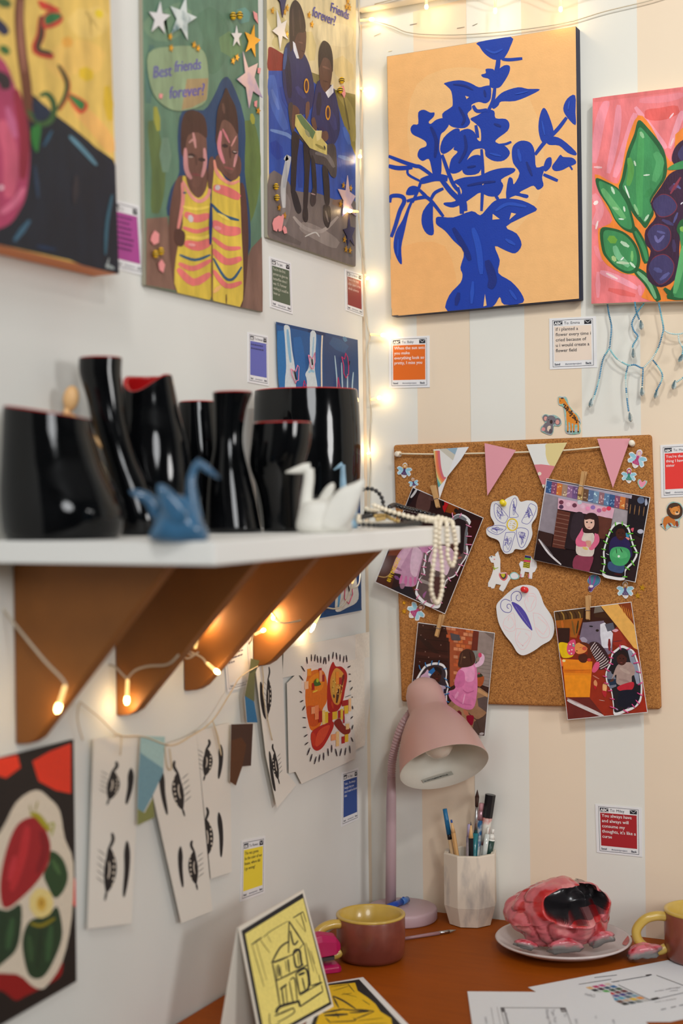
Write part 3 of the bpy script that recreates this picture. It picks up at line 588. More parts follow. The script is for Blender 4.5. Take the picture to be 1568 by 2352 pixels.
# left girl
NV, ND2 = (36,42,92), (24,26,60)
A.blob([(190,330),(260,290),(330,380),(370,480),(395,620),(380,740),(300,800),(220,750),(175,560)], NV); A.stroke([(200,380),(215,520),(225,680)], 40, ND2); A.stroke([(270,600),(330,680)], 40, (52,58,116)); A.stroke([(200,330),(185,480)], 26, (60,84,140))
A.blob([(245,250),(330,200),(335,330),(310,405),(275,400),(250,330)], (92,58,50)); A.blob([(225,340),(222,120),(232,40),(262,0),(300,40),(330,140),(330,220),(280,230),(255,300),(240,345)], (58,40,36)); A.stroke([(245,60),(250,250)], 16, (80,60,54)); A.stroke([(290,70),(300,200)], 14, (74,54,48))
A.poly([(245,285),(262,300),(290,405),(272,405),(250,350)], (220,220,226)); A.stroke([(285,290),(315,300)], 12, (120,80,70)); A.stroke([(300,350),(325,360)], 10, (70,40,36))
A.blob([(240,730),(290,760),(280,830),(250,900),(225,850)], (98,66,56)); A.blob([(335,720),(360,710),(358,790),(335,830)], (104,72,60))
A.blob([(212,740),(245,720),(240,880),(320,960),(330,1000),(290,960),(240,930)], (64,56,56)); A.blob([(240,920),(290,950),(275,1100),(262,1330),(232,1330),(235,1100)], (36,30,30)); A.blob([(320,970),(372,1000),(360,1200),(345,1440),(318,1440),(325,1200)], (34,28,28))
A.blob([(235,1330),(262,1320),(290,1390),(305,1460),(280,1480),(255,1430)], (30,30,32)); A.blob([(318,1440),(346,1440),(350,1520),(332,1540),(314,1510)], (34,30,32))
# right girl
A.blob([(410,580),(440,560),(520,600),(560,740),(570,900),(530,1000),(470,980),(400,860),(372,830),(390,700)], NV); A.stroke([(430,640),(420,800)], 40, ND2); A.stroke([(500,760),(540,900)], 50, (48,54,112)); A.stroke([(440,880),(500,960)], 40, (44,40,86))
A.blob([(430,380),(470,330),(515,380),(518,500),(500,600),(470,640),(435,580),(425,460)], (94,64,54)); A.blob([(425,470),(424,360),(445,295),(470,284),(505,320),(522,400),(520,500),(500,420),(460,400),(440,440)], (52,36,32))
A.poly([(435,580),(470,640),(500,610),(522,580),(527,640),(490,680),(470,640),(445,625)], (226,226,230)); A.stroke([(450,460),(500,480)], 16, (120,86,74)); A.stroke([(455,560),(490,570)], 10, (70,42,38))
A.blob([(372,830),(395,815),(412,890),(400,910),(378,870)], (98,66,54)); A.blob([(440,920),(480,910),(490,960),(460,985),(440,965)], (100,68,56))
A.blob([(365,1030),(450,1010),(530,1000),(548,1090),(545,1220),(510,1220),(470,1150),(400,1130),(368,1090)], (66,60,62)); A.stroke([(400,1060),(480,1080),(530,1160)], 30, (110,104,104)); A.blob([(372,1080),(400,1130),(410,1330),(390,1360),(378,1250)], (36,30,30)); A.blob([(450,1150),(490,1190),(500,1400),(470,1410),(455,1280)], (36,30,30))
A.blob([(380,1310),(400,1320),(404,1400),(380,1430),(365,1390)], (60,50,50)); A.stroke([(370,1340),(400,1350)], 10, (180,150,150)); A.blob([(460,1420),(500,1430),(510,1500),(490,1580),(460,1540),(455,1470)], (42,36,36)); A.stroke([(470,1460),(490,1540)], 12, (110,100,96))
for c in ((338,595),(487,782)): A.ell(c[0], c[1], 18, 52, (214,150,40)); A.ell(c[0], c[1], 11, 38, (70,34,50))
A.poly([(262,795),(300,790),(480,1000),(480,1075),(360,1025),(290,930),(258,870)], (206,190,110)); A.poly([(268,800),(300,792),(400,915),(380,965),(300,860)], (96,124,80)); A.poly([(400,905),(445,905),(440,960),(410,980)], (222,206,140)); A.stroke([(330,900),(360,950)], 26, (150,150,110)); A.stroke([(400,1000),(470,1040)], 20, (150,140,70)); A.stroke([(460,1010),(468,1035)], 12, (60,60,50))
for s_, p, sz, ux in (('Friends', (500,75), 95, (0.46,0.22)), ('forever?', (375,110), 105, (0.46,0.20)), ("'s", (440,-10), 80, (0.4,0.2))):
    A.text(p, sz, s_, (86,78,158), ux, (0.06,-0.95), 0.15, 5)
A.done('painted_picture', M_PAINT, e)
A.h += 0.0002
star_part(A, e, 150,205,0, None, m=m_ssilver, pts=[(128,70),(158,165),(196,140),(180,215),(204,275),(166,250),(150,345),(138,250),(95,215),(132,185)])
star_part(A, e, 0,0,0, None, m=m_spurp, pts=[(110,-40),(215,-50),(190,10),(166,125),(150,15)])
star_part(A, e, 0,0,0, None, m=m_spink, pts=[(618,1215),(632,1330),(672,1360),(640,1420),(680,1500),(622,1460),(582,1500),(590,1390),(550,1310),(605,1320)])
star_part(A, e, 0,0,0, None, m=m_spurp, pts=[(628,1480),(636,1570),(670,1580),(648,1640),(664,1705),(634,1660),(618,1705),(614,1640),(588,1590),(620,1580)])
for cx, cy in ((100,75),(183,82),(201,55),(353,105),(372,170),(198,240),(612,48),(632,52),(622,10),(590,1285),(640,1305),(570,1415),(145,1440),(183,1495),(598,1660),(608,1728),(636,1736)): star_part(A, e, cx, cy, 26, None, 0.2, 0.5, m=m_sgold, name='small_star')
star_part(A, e, 0,0,0, None, m=m_stick, pts=[(98,1550),(110,1515),(140,1495),(160,1500),(170,1485),(176,1500),(168,1550),(160,1600),(142,1605),(136,1580),(126,1605),(106,1595)], name='elephant_sticker')
star_part(A, e, 0,0,0, None, m=m_stick, pts=[(168,1590),(178,1565),(192,1580),(198,1615),(180,1620)], name='pink_sticker')
star_part(A, e, 0,0,0, None, m=m_stick, pts=[(580,600),(590,595),(604,650),(594,680),(578,650)], name='pink_sticker')
for c in ((570,560),(560,628),(114,1295),(120,1372)): bee(A, e, c[0], c[1], 24)
# ================================================================ message cards
def card(corners, crop, mapping, name, to, lines, col, label, tcol=(246,246,246), tsize=0.098, dashes=None, hidden_text=False, gain=1.0, headcol=(40,44,60)):
    """printed note: white card, coloured panel, header with an ABC box, the addressee and an envelope, footer"""
    mp, n = mapping; ox, oy, k = crop
    c4 = [mp(ox+x*k, oy+y*k) for x, y in corners]
    lo = min(c.z for c in c4); c = sum(c4, Vector())/4
    e = empty('message_card', (c.x, c.y, lo), label, 'card', 'printed message cards on the walls')
    slab('card_stock', c4, n, 0.0006, M_WHITEP, e)
    A = Art(quadmap(c4), gain=gain, step=0.00002, base=0.00004)
    L, Rr, T, B = 0.07, 0.93, 0.045, 0.955
    ln = 0.008; dk = (34,42,66)
    for p in ([(L,T),(L,B)], [(Rr,T),(Rr,B)], [(L,T),(Rr,T)], [(L,B),(Rr,B)]):
        (x0,y0),(x1,y1) = p
        A.poly([(x0-ln/2,y0-ln/2),(x1+ln/2,y0-ln/2),(x1+ln/2,y1+ln/2),(x0-ln/2,y1+ln/2)], dk)
    A.poly([(0.105,0.165),(0.895,0.165),(0.895,0.845),(0.105,0.845)], col)
    A.poly([(0.10,0.062),(0.285,0.062),(0.285,0.142),(0.10,0.142)], (22,26,44))
    asp = (c4[1]-c4[0]).length/(c4[3]-c4[0]).length      # width / height
    def T_(x, y, s, t, cc, bold=0): A.text((x, y), s, t, cc, (1,0), (0,-asp), 0, bold)
    T_(0.108, 0.134, 0.088, 'ABC', (240,240,240), 0.008)
    T_(0.32, 0.130, 0.082, 'To: '+to, headcol)
    A.poly([(0.75,0.062),(0.90,0.062),(0.90,0.142),(0.75,0.142)], (26,28,40))
    A.stroke([(0.76,0.068),(0.825,0.118)], 0.009, (220,220,224), taper=0); A.stroke([(0.825,0.118),(0.89,0.068)], 0.009, (220,220,224), taper=0)
    for i, t in enumerate(lines): T_(0.135, 0.25+i*tsize*1.13*asp, tsize, t, tcol, 0.002)
    for i, (w0, w1) in enumerate(dashes or ()):
        y = 0.23+i*0.075
        x = w0
        while x < w1:
            wd = 0.05+0.05*((i*7+int(x*50))%3)/2; A.poly([(x,y-0.012),(min(x+wd,w1),y-0.012),(min(x+wd,w1),y+0.012),(x,y+0.012)], tcol); x += wd+0.022
    T_(0.105, 0.925, 0.062, 'Send', (60,66,84), 0.004); T_(0.335, 0.922, 0.056, '#unsentproject', (84,92,116)); T_(0.765, 0.925, 0.062, 'Back', (60,66,84), 0.004)
    A.done('print', M_CARD, e)
    return e
C3 = (590, 0, 310/935.); C6 = (540, 560, 470/1568.); CG = (1220, 680, 348/1568.); CM = (1080, 1780, 488/1568.); C4L = (330, 1620, 550/1568.); CA = (0, 0, 620/1568.)
card([(640,1152),(808,1196),(836,1602),(664,1560)], CA, LW(0.0008), 'message_card', '', [], (176,70,150), 'magenta message card half behind the jug painting', (110,50,110), dashes=[(0.13,0.7),(0.13,0.6),(0.13,0.66),(0.13,0.62),(0.13,0.7),(0.13,0.66),(0.13,0.6)])
card([(86,1775),(236,1820),(248,2178),(92,2128)], C3, LW(0.0008), 'message_card', 'Jack', ["You're the first", "person to give me", "butterflies since I", "was 15. Forever", "wishing it could've", "been us"], (84,100,80), 'dark green message card below the school uniform painting', (206,206,188), 0.092)
card([(610,1862),(732,1900),(738,2195),(616,2150)], C3, LW(0.0008), 'message_card', 'Patrick', ["You're the best", "older sister in the", "whole universe"], (140,42,42), 'dark red message card on the left wall beside the corner lights', (226,190,186))
card([(98,676),(252,706),(258,1090),(98,1060)], C6, LW(0.0008), 'message_card', 'Frances', [], (98,104,186), 'periwinkle blue message card above the black pots', (60,60,110), dashes=[(0.13,0.72),(0.13,0.74)])
card([(1176,716),(1488,704),(1490,1100),(1178,1106)], C6, BW(0.0012), 'message_card', 'Baby', ["When the sun sets", "you make", "everything look so", "pretty, I miss you"], (228,108,20), 'orange message card below the blue plant canvas')
card([(184,232),(668,208),(678,738),(190,760)], CG, BW(0.0012), 'message_card', 'Emma', ["if i planted a", "flower every time i", "cried because of", "u i would create a", "flower field"], (240,222,206), 'pale peach message card beside the blue bead garland', (70,70,76))
card([(1108,285),(1930,240),(1948,1310),(1128,1350)], (1390, 990, 178/1568.), BW(0.0012), 'message_card', 'Margot', ["You're the", "thing I have", "sister"], (236,56,50), 'bright red message card at the right edge above the lion sticker')
card([(920,215),(1262,243),(1266,606),(932,572)], CM, BW(0.0012), 'message_card', 'Miley', ["You always have", "and always will", "consume my", "thoughts, it's like a", "curse"], (172,28,38), 'crimson message card above the pink ceramic sculpture')
card([(1298,440),(1406,408),(1408,745),(1294,796)], C4L, LW(0.0008), 'message_card', 'Hayz', ["Yeah... I'm always", "hungry but you", "don't need to know", "that"], (30,66,138), 'navy blue message card on the left wall above the mug', (210,214,226), 0.092, gain=1.2)
card([(640,886),(796,856),(792,1228),(632,1288)], C4L, LW(0.0008), 'message_card', 'Rowen', ["This was gonna", "be the color of our", "house, where did", "I go wrong?"], (226,204,54), 'yellow message card on the left wall above the house print', (96,86,50), 0.092, gain=1.2)
CL = (400, 1240, 480/1568.)
card([(366,762),(552,682),(582,1090),(400,1140)], CL, LW(0.0012), 'message_card', 'Tom', [], (236,232,228), 'white message card behind the fairy lights under the shelf', (110,106,120), dashes=[(0.13,0.72),(0.13,0.76),(0.13,0.7),(0.13,0.36)], headcol=(120,116,130))
# ================================================================ stickers
def sticker(name, label, A, outline, drawfn, m=None, group=None, smooth=True, cat='sticker', rim=M_WHITEP):
    pts = crom(outline, 3) if smooth else outline
    w3 = [A.P(p) for p in pts]; c = sum(w3, Vector())/len(w3)
    e = empty(name, (c.x, c.y, min(p.z for p in w3)), label, cat, group)
    slab('sticker_backing', [p+A.n*0.0003 for p in w3], A.n, 0.0003, rim, e)
    A.h = 0.00036; A.v = []; A.f = []; A.c = []
    drawfn(A); A.done('print', M_CARD, e); return e
m_holo = mat('holographic_rim', (214,222,232), 0.15, metal=0.5, col2=(150,220,200), nscale=260)
def dr_giraffe(A):
    OR_, BR_ = (228,140,40), (76,50,26)
    A.blob([(330,1090),(350,1080),(370,1110),(420,1190),(470,1240),(490,1300),(470,1330),(400,1310),(365,1290),(360,1200),(340,1140)], OR_)
    for x0, x1 in ((372,378),(402,412),(450,440),(478,486)): A.stroke([(x0,1280),(x1,1350),(x1-2,1408)], 16, OR_, taper=0.2); A.stroke([(x1,1395),(x1-2,1412)], 16, BR_, taper=0)
    A.blob([(290,1060),(330,1055),(350,1080),(330,1110),(300,1118),(286,1100)], OR_); A.stroke([(282,1052),(300,1062)], 10, OR_); A.ell(320,1058,16,8,BR_); A.ell(300,1086,4,5,(20,20,20))
    random.seed(3)
    for i in range(24):
        t = i/24; x = 345+t*125+random.uniform(-14,14); y = 1120+t*180+random.uniform(-22,22)
        A.ell(x, y, 9, 11, BR_, random.random()*3, 6)
    A.stroke([(490,1290),(502,1312)], 8, BR_)
sticker('giraffe_sticker', 'giraffe sticker on the wall above the cork board', Art(BW(0.0012), CG), [(278,1045),(320,1040),(365,1050),(395,1140),(460,1210),(500,1260),(512,1310),(500,1340),(502,1420),(360,1420),(350,1290),(330,1150),(285,1125)], dr_giraffe, rim=m_holo)
def dr_koala(A):
    g, dg, pk = (120,112,120), (92,84,92), (226,160,150)
    A.blob([(115,1370),(150,1310),(215,1320),(225,1380),(205,1425),(150,1415)], g); A.blob([(170,1350),(200,1345),(190,1400),(165,1390)], (232,210,190))
    A.ell(148,1264,30,34,g); A.ell(148,1268,18,22,pk); A.ell(272,1300,32,38,g); A.ell(270,1304,20,24,pk); A.ell(205,1285,50,50,g); A.ell(206,1302,15,22,(60,36,34)); A.ell(180,1280,5,5,(20,20,20)); A.ell(240,1296,5,5,(20,20,20)); A.ell(125,1378,20,20,(220,150,150)); A.ell(200,1400,18,26,dg)
sticker('koala_sticker', 'grey koala sticker on the wall left of the giraffe', Art(BW(0.0012), CG), [(112,1250),(145,1222),(185,1232),(240,1230),(300,1270),(312,1320),(280,1348),(235,1345),(228,1400),(205,1438),(150,1425),(98,1395),(105,1350),(140,1310)], dr_koala, rim=m_holo)
CLN = (1390, 990, 178/1568.)
def dr_lion(A):
    o, br = (204,116,40), (74,46,26)
    A.blob([(1170,1800),(1210,1740),(1300,1720),(1400,1790),(1420,1860),(1400,1930),(1360,1890),(1330,1860),(1250,1880),(1220,1960),(1240,1990),(1200,1980),(1170,1890)], o); A.stroke([(1440,1820),(1450,1900),(1470,1925)], 60, (150,70,34)); A.stroke([(1270,1860),(1330,1930)], 44, (130,60,50)); A.stroke([(1175,1870),(1140,1880)], 16, o); A.ell(1130,1890,20,18,(40,40,44))
    A.blob([(1250,1560),(1300,1480),(1400,1450),(1500,1480),(1560,1580),(1550,1700),(1480,1770),(1380,1780),(1290,1730),(1245,1650)], br); A.blob([(1310,1600),(1380,1540),(1480,1530),(1510,1600),(1490,1680),(1420,1700),(1350,1680)], (226,144,60)); A.ell(1312,1575,22,26,o); A.ell(1480,1540,26,28,o); A.ell(1450,1660,46,36,(240,196,150)); A.ell(1450,1640,26,16,(40,28,26)); A.ell(1384,1622,8,9,(20,20,20)); A.ell(1480,1600,8,9,(20,20,20))
sticker('lion_sticker', 'lion sticker on the wall under the bright red card', Art(BW(0.0012), CLN), [(1110,1900),(1150,1850),(1150,1770),(1250,1700),(1235,1560),(1300,1450),(1420,1430),(1530,1480),(1580,1600),(1560,1720),(1500,1790),(1500,1920),(1420,1950),(1330,1930),(1250,1990),(1220,2010),(1160,1950)], dr_lion, rim=m_holo)
# ================================================================ blue bead garland
bg = empty('bead_garland', ony(CG[0]+1150*CG[2], CG[1]+1260*CG[2], -0.012), 'turquoise glass bead garland hanging below the pink painting', 'garland')
strands = [[(785,70),(800,180),(825,290),(825,380),(815,470),(805,540),(750,630),(725,720),(700,860),(670,970),(635,1080)], [(805,540),(850,610),(900,660),(1000,715),(1070,712),(1150,745),(1200,700),(1245,650),(1310,540),(1350,410),(1365,330),(1340,190),(1310,40)],
 [(1000,715),(975,830),(980,960),(990,1080),(1005,1190)], [(1155,745),(1150,850),(1145,950)], [(1250,655),(1330,760),(1355,840),(1320,930),(1290,980)], [(1068,50),(1085,160),(1120,250)], [(1185,50),(1090,175),(1040,280),(1060,360),(1100,420),(1050,510),(1055,560)],
 [(1370,350),(1430,385),(1520,395),(1620,365),(1720,300),(1740,120),(1730,20)], [(1520,395),(1530,470),(1568,540),(1560,600)], [(1720,300),(1680,640),(1590,820),(1500,890)]]
m_bead = mat('glass_beads', rough=0.12, attr='Col', coat=0.5)
m_wirec = mat('cream_cord', (226,214,188), 0.7)
bcols = [(70,160,196),(110,196,214),(190,226,228),(60,140,186),(140,206,214),(210,232,230),(40,120,160)]
random.seed(11)
off_fn = lambda i: 0.010+0.004*(i%3)
for i, s in enumerate(strands):
    path = [ony(CG[0]+x*CG[2], CG[1]+y*CG[2], -off_fn(i if i not in (2,3,4) else 1)) for x, y in crom(s, 10, False)]
    vs = []; fs = []; cs = []
    acc = 0.0; last = path[0]; ci = random.randrange(7); run = 0
    g = Geo()
    for a, b_ in zip(path, path[1:]):
        L_ = (b_-a).length; t = 0.0021-acc
        while t < L_:
            c = a+(b_-a)*(t/L_); n0 = len(g.f)
            d = (b_-a).normalized(); g.tube([c-d*0.00085, c-d*0.0004, c+d*0.0004, c+d*0.00085], [0.0008,0.00118,0.00118,0.0008], 7)
            run -= 1
            if run <= 0: ci = random.randrange(7); run = random.randrange(3, 9)
            cs += [lin(bcols[ci])]*(len(g.f)-n0); t += 0.0021
        acc = L_-(t-0.0021)
    o = mk('bead_strand', g.v, g.f, m_bead, bg, cs, True); o['kind'] = 'stuff'
m_crys = mat('smoky_crystal', (96,124,134), 0.05, coat=1.0, spec=0.8, col2=(190,214,218), nscale=120, trans=0.35)
for (x, y, ang) in ((615,1105,0.25),(1022,1255,-0.15),(1145,990,0.0),(1290,1015,0.3),(1135,300,-0.1),(1055,592,0.0),(1548,637,0.5),(1475,920,0.25)):
    c = ony(CG[0]+x*CG[2], CG[1]+y*CG[2], -0.012)
    ax = Vector((math.sin(ang), 0, math.cos(ang)))
    Geo().lathe([(0.0005,0.0062),(0.0022,0.003),(0.0032,-0.001),(0.0026,-0.004),(0.0004,-0.006)], c, ax, 6).done('crystal_drop', m_crys, bg)
# ================================================================ cork board
M_CORK = bpy.data.materials.new('cork'); M_CORK.use_nodes = True
nt = M_CORK.node_tree; b = nt.nodes['Principled BSDF']; b.inputs['Roughness'].default_value = 0.85
tc = nt.nodes.new('ShaderNodeTexCoord')
v1 = nt.nodes.new('ShaderNodeTexVoronoi'); v1.inputs['Scale'].default_value = 900; nt.links.new(tc.outputs['Object'], v1.inputs['Vector'])
n1 = nt.nodes.new('ShaderNodeTexNoise'); n1.inputs['Scale'].default_value = 700; n1.inputs['Detail'].default_value = 5; nt.links.new(tc.outputs['Object'], n1.inputs['Vector'])
rp = nt.nodes.new('ShaderNodeValToRGB'); els = rp.color_ramp.elements
els[0].position = 0.25; els[0].color = lin((128,78,32)); els[1].position = 0.85; els[1].color = lin((212,150,80))
e2 = els.new(0.45); e2.color = lin((172,112,52)); e3 = els.new(0.62); e3.color = lin((184,124,62))
mxn = nt.nodes.new('ShaderNodeMix'); mxn.inputs[0].default_value = 0.45
sepv = nt.nodes.new('ShaderNodeSeparateColor'); nt.links.new(v1.outputs['Color'], sepv.inputs[0])
nt.links.new(n1.outputs['Fac'], mxn.inputs[2]); nt.links.new(sepv.outputs[0], mxn.inputs[3])
nt.links.new(mxn.outputs[0], rp.inputs['Fac']); nt.links.new(rp.outputs['Color'], b.inputs['Base Color'])
bp = nt.nodes.new('ShaderNodeBump'); bp.inputs['Strength'].default_value = 0.35; bp.inputs['Distance'].default_value = 0.0006
nt.links.new(mxn.outputs[0], bp.inputs['Height']); nt.links.new(bp.outputs['Normal'], b.inputs['Normal'])
CO = 0.011
cork = slab('cork_board', [ony(x, y, -CO) for x, y in ((902,1022),(1494,998),(1516,1630),(920,1612))], NB, CO-0.0012, M_CORK)
bevel(cork, 0.0035, 3); tag(cork, 'square cork notice board holding snapshots and paper drawings', 'notice board')
# ---------------------------------------------------------------- pins
def pushpin(px, py, base_off, col, label, tilt=(0,0)):
    m = mat('pin_plastic_%d_%d_%d' % col, col, 0.35, coat=0.3)
    p = ony(px, py, -base_off); ax = Vector((tilt[0], -1, tilt[1])).normalized()
    e = empty('push_pin', p, label, 'push pin', 'push pins in the cork board')
    Geo().lathe([(0.0040,0.0008),(0.0040,0.0016),(0.0024,0.0026),(0.0021,0.0065),(0.0034,0.0078),(0.0037,0.0086),(0.0033,0.0095),(0.001,0.0098)], p, ax, 16).done('head', m, e, True)
    Geo().lathe([(0.0004,-0.006),(0.0004,0.001)], p, ax, 6).done('needle', M_STEEL, e)
# ---------------------------------------------------------------- bunting
C4 = (880, 980, 360/1568.); C5 = (1200, 980, 368/1568.); C6b = (900, 1280, 400/1568.); C7 = (1240, 1300, 328/1568.); C3b = (800, 1080, 320/1568.)
bu = empty('paper_bunting', ony(1190, 1130, -0.014), 'string of four paper pennants pinned across the cork board', 'bunting')
m_twine = mat('cream_twine', (236,220,190), 0.85, bump=0.4, bscale=900)
BO = CO+0.005
path = [ony(x, y, -BO) for x, y in crom([(918,1042),(1000,1043),(1110,1041),(1215,1038),(1300,1034),(1375,1027),(1450,1018)], 5, False)]
Geo().tube(path, 0.0011, 6).done('string', m_twine, bu, True)
def flag(crop, pts, draw=None, curl=0.0, m=M_WHITEP):
    mp = BW(BO+0.0018); ox, oy, k = crop
    w = [mp[0](ox+x*k, oy+y*k) for x, y in pts]
    f = slab('pennant', w, NB, 0.0005, m, bu)
    if draw:
        A = Art(BW(BO+0.0018), crop, clip=None, base=0.00004); draw(A); A.done('print', M_CARD, f)
    return f
m_pinkp = mat('pink_paper', (232,160,172), 0.7)
def d1(A):
    A.clip = [(500,228),(855,202),(775,330),(640,500),(562,720)]
    A.poly([(500,228),(855,202),(775,330),(640,500),(562,720)], (232,230,224))
    A.poly([(560,226),(640,218),(780,320),(730,365)], (206,200,184)); A.poly([(632,219),(856,201),(775,322)], (150,178,196))
    for r, c in ((62,(92,152,152)),(54,(206,196,120)),(40,(240,140,90)),(22,(214,110,116))):
        pass
    for off, c in ((-42,(80,150,160)),(-28,(110,180,170)),(-14,(222,206,130)),(2,(240,150,96)),(18,(236,120,84)),(36,(214,108,120))):
        A.stroke([(525+off*0.8,240),(532+off,400),(560+off,500),(605+off*0.6,575+off*-1.6)], 22, c, 6, 0.0)
d1_pts = [(500,228),(855,202),(775,330),(640,500),(562,720)]
flag(C4, d1_pts, d1)
flag(C4, [(1012,165),(1325,235),(1040,690)], None, m=m_pinkp)
def d3(A):
    A.clip = [(35,175),(433,155),(205,600),(200,600)]
    A.poly([(35,175),(433,155),(203,600)], (234,234,230)); A.blob([(240,165),(433,155),(330,390),(260,370),(228,290),(225,220)], (230,212,150)); A.poly([(110,372),(180,368),(260,378),(325,388),(203,600)], (222,132,142)); A.ell(165,460,18,18,(236,226,206)); A.ell(203,582,18,18,(236,226,206))
flag(C5, [(35,175),(433,155),(203,602)], d3)
flag(C5, [(728,118),(1052,115),(882,600)], None, m=m_pinkp)
pushpin(917, 1043, CO, (238,226,204), 'white push pin at the left end of the bunting string')
pushpin(1451, 1019, CO, (238,228,208), 'white push pin at the right end of the bunting string', (0.2, 0.1))
# ---------------------------------------------------------------- clothes pegs
m_peg = mat('peg_wood', (206,160,104), 0.7, noise=0.12, nscale=60, stretch=(1,1,0.1))
def peg(top, bot, off, label, w=0.0042):
    a, c = ony(*top, -off), ony(*bot, -off); d = (c-a); L_ = d.length; d.normalize(); s = NB.cross(d).normalized()
    e = empty('clothes_peg', c, label, 'clothes peg', 'wooden clothes pegs on the cork board')
    for sg, nm in ((1, 'prong'), (-1, 'prong')):
        # a wedge: thick at the pivot, slanting away at the handle end
        g = Geo(); o0 = 0.0004
        prof = [(0.0, o0+0.0032, o0+0.0062), (0.45, o0, o0+0.0042), (0.62, o0, o0+0.0040), (0.64, o0, o0+0.0034), (0.95, o0, o0+0.0034), (1.0, o0, o0+0.0012)]
        rings = []
        for t, n0, n1_ in prof:
            ctr = a+d*(L_*t); rings.append([ctr+s*w/2+NB*n0*sg, ctr+s*w/2+NB*n1_*sg, ctr-s*w/2+NB*n1_*sg, ctr-s*w/2+NB*n0*sg])
        g.rings(rings); o = g.done(nm, m_peg, e); 
    ctr = a+d*(L_*0.6)
    Geo().tube([ctr+s*w*0.62+NB*0.001, ctr+s*w*0.62+NB*0.0044, ctr-s*w*0.62+NB*0.0044, ctr-s*w*0.62+NB*0.001], 0.0005, 6).done('spring', M_STEEL, e)
# ---------------------------------------------------------------- snapshots
def photo(crop, corners, off, label, draw, gain=1.0):
    mp, n = BW(off); ox, oy, k = crop
    c4 = [mp(ox+x*k, oy+y*k) for x, y in corners]; c = sum(c4, Vector())/4
    e = empty('snapshot', (c.x, c.y, min(p.z for p in c4)), label, 'photograph', 'snapshots pegged to the cork board')
    slab('photo_paper', c4, n, 0.0005, M_WHITEP, e)
    cx = sum(p[0] for p in corners)/4; cy = sum(p[1] for p in corners)/4
    ins = [(cx+(x-cx)*0.988, cy+(y-cy)*0.988) for x, y in corners]
    A = Art(BW(off), crop, gain, clip=ins, base=0.00005, step=0.00001)
    A.poly(ins, (60,34,30)); cut = draw(A); A.done('image', M_PRINT, e)
    # the stuck-on cut-out with its torn white edge and thread stitches
    outline, drawcut, stitches, tcol = cut
    o = slab('cut_out', [A.P(p)+n*(A.h+0.0006) for p in crom(outline, 3)], n, 0.0005, M_WHITEP, e)
    A2 = Art(BW(off), crop, gain, clip=None, step=0.00001); A2.h = A.h+0.00065
    drawcut(A2); A2.done('image', M_PRINT, o)
    m_th = mat('thread_%d_%d_%d' % tcol, tcol, 0.7)
    h = A2.h+0.0006
    for (x0,y0,x1,y1) in stitches:
        p, q = A.P((x0,y0))+n*h, A.P((x1,y1))+n*h
        Geo().tube([p-n*0.0006, p+(q-p)*0.2+n*0.0003, p+(q-p)*0.8+n*0.0003, q-n*0.0006], 0.0007, 5).done('stitch', m_th, o, True)
    return e
def shrink(pts, f):
    cx = sum(p[0] for p in pts)/len(pts); cy = sum(p[1] for p in pts)/len(pts); return [(cx+(x-cx)*f, cy+(y-cy)*f) for x, y in pts]
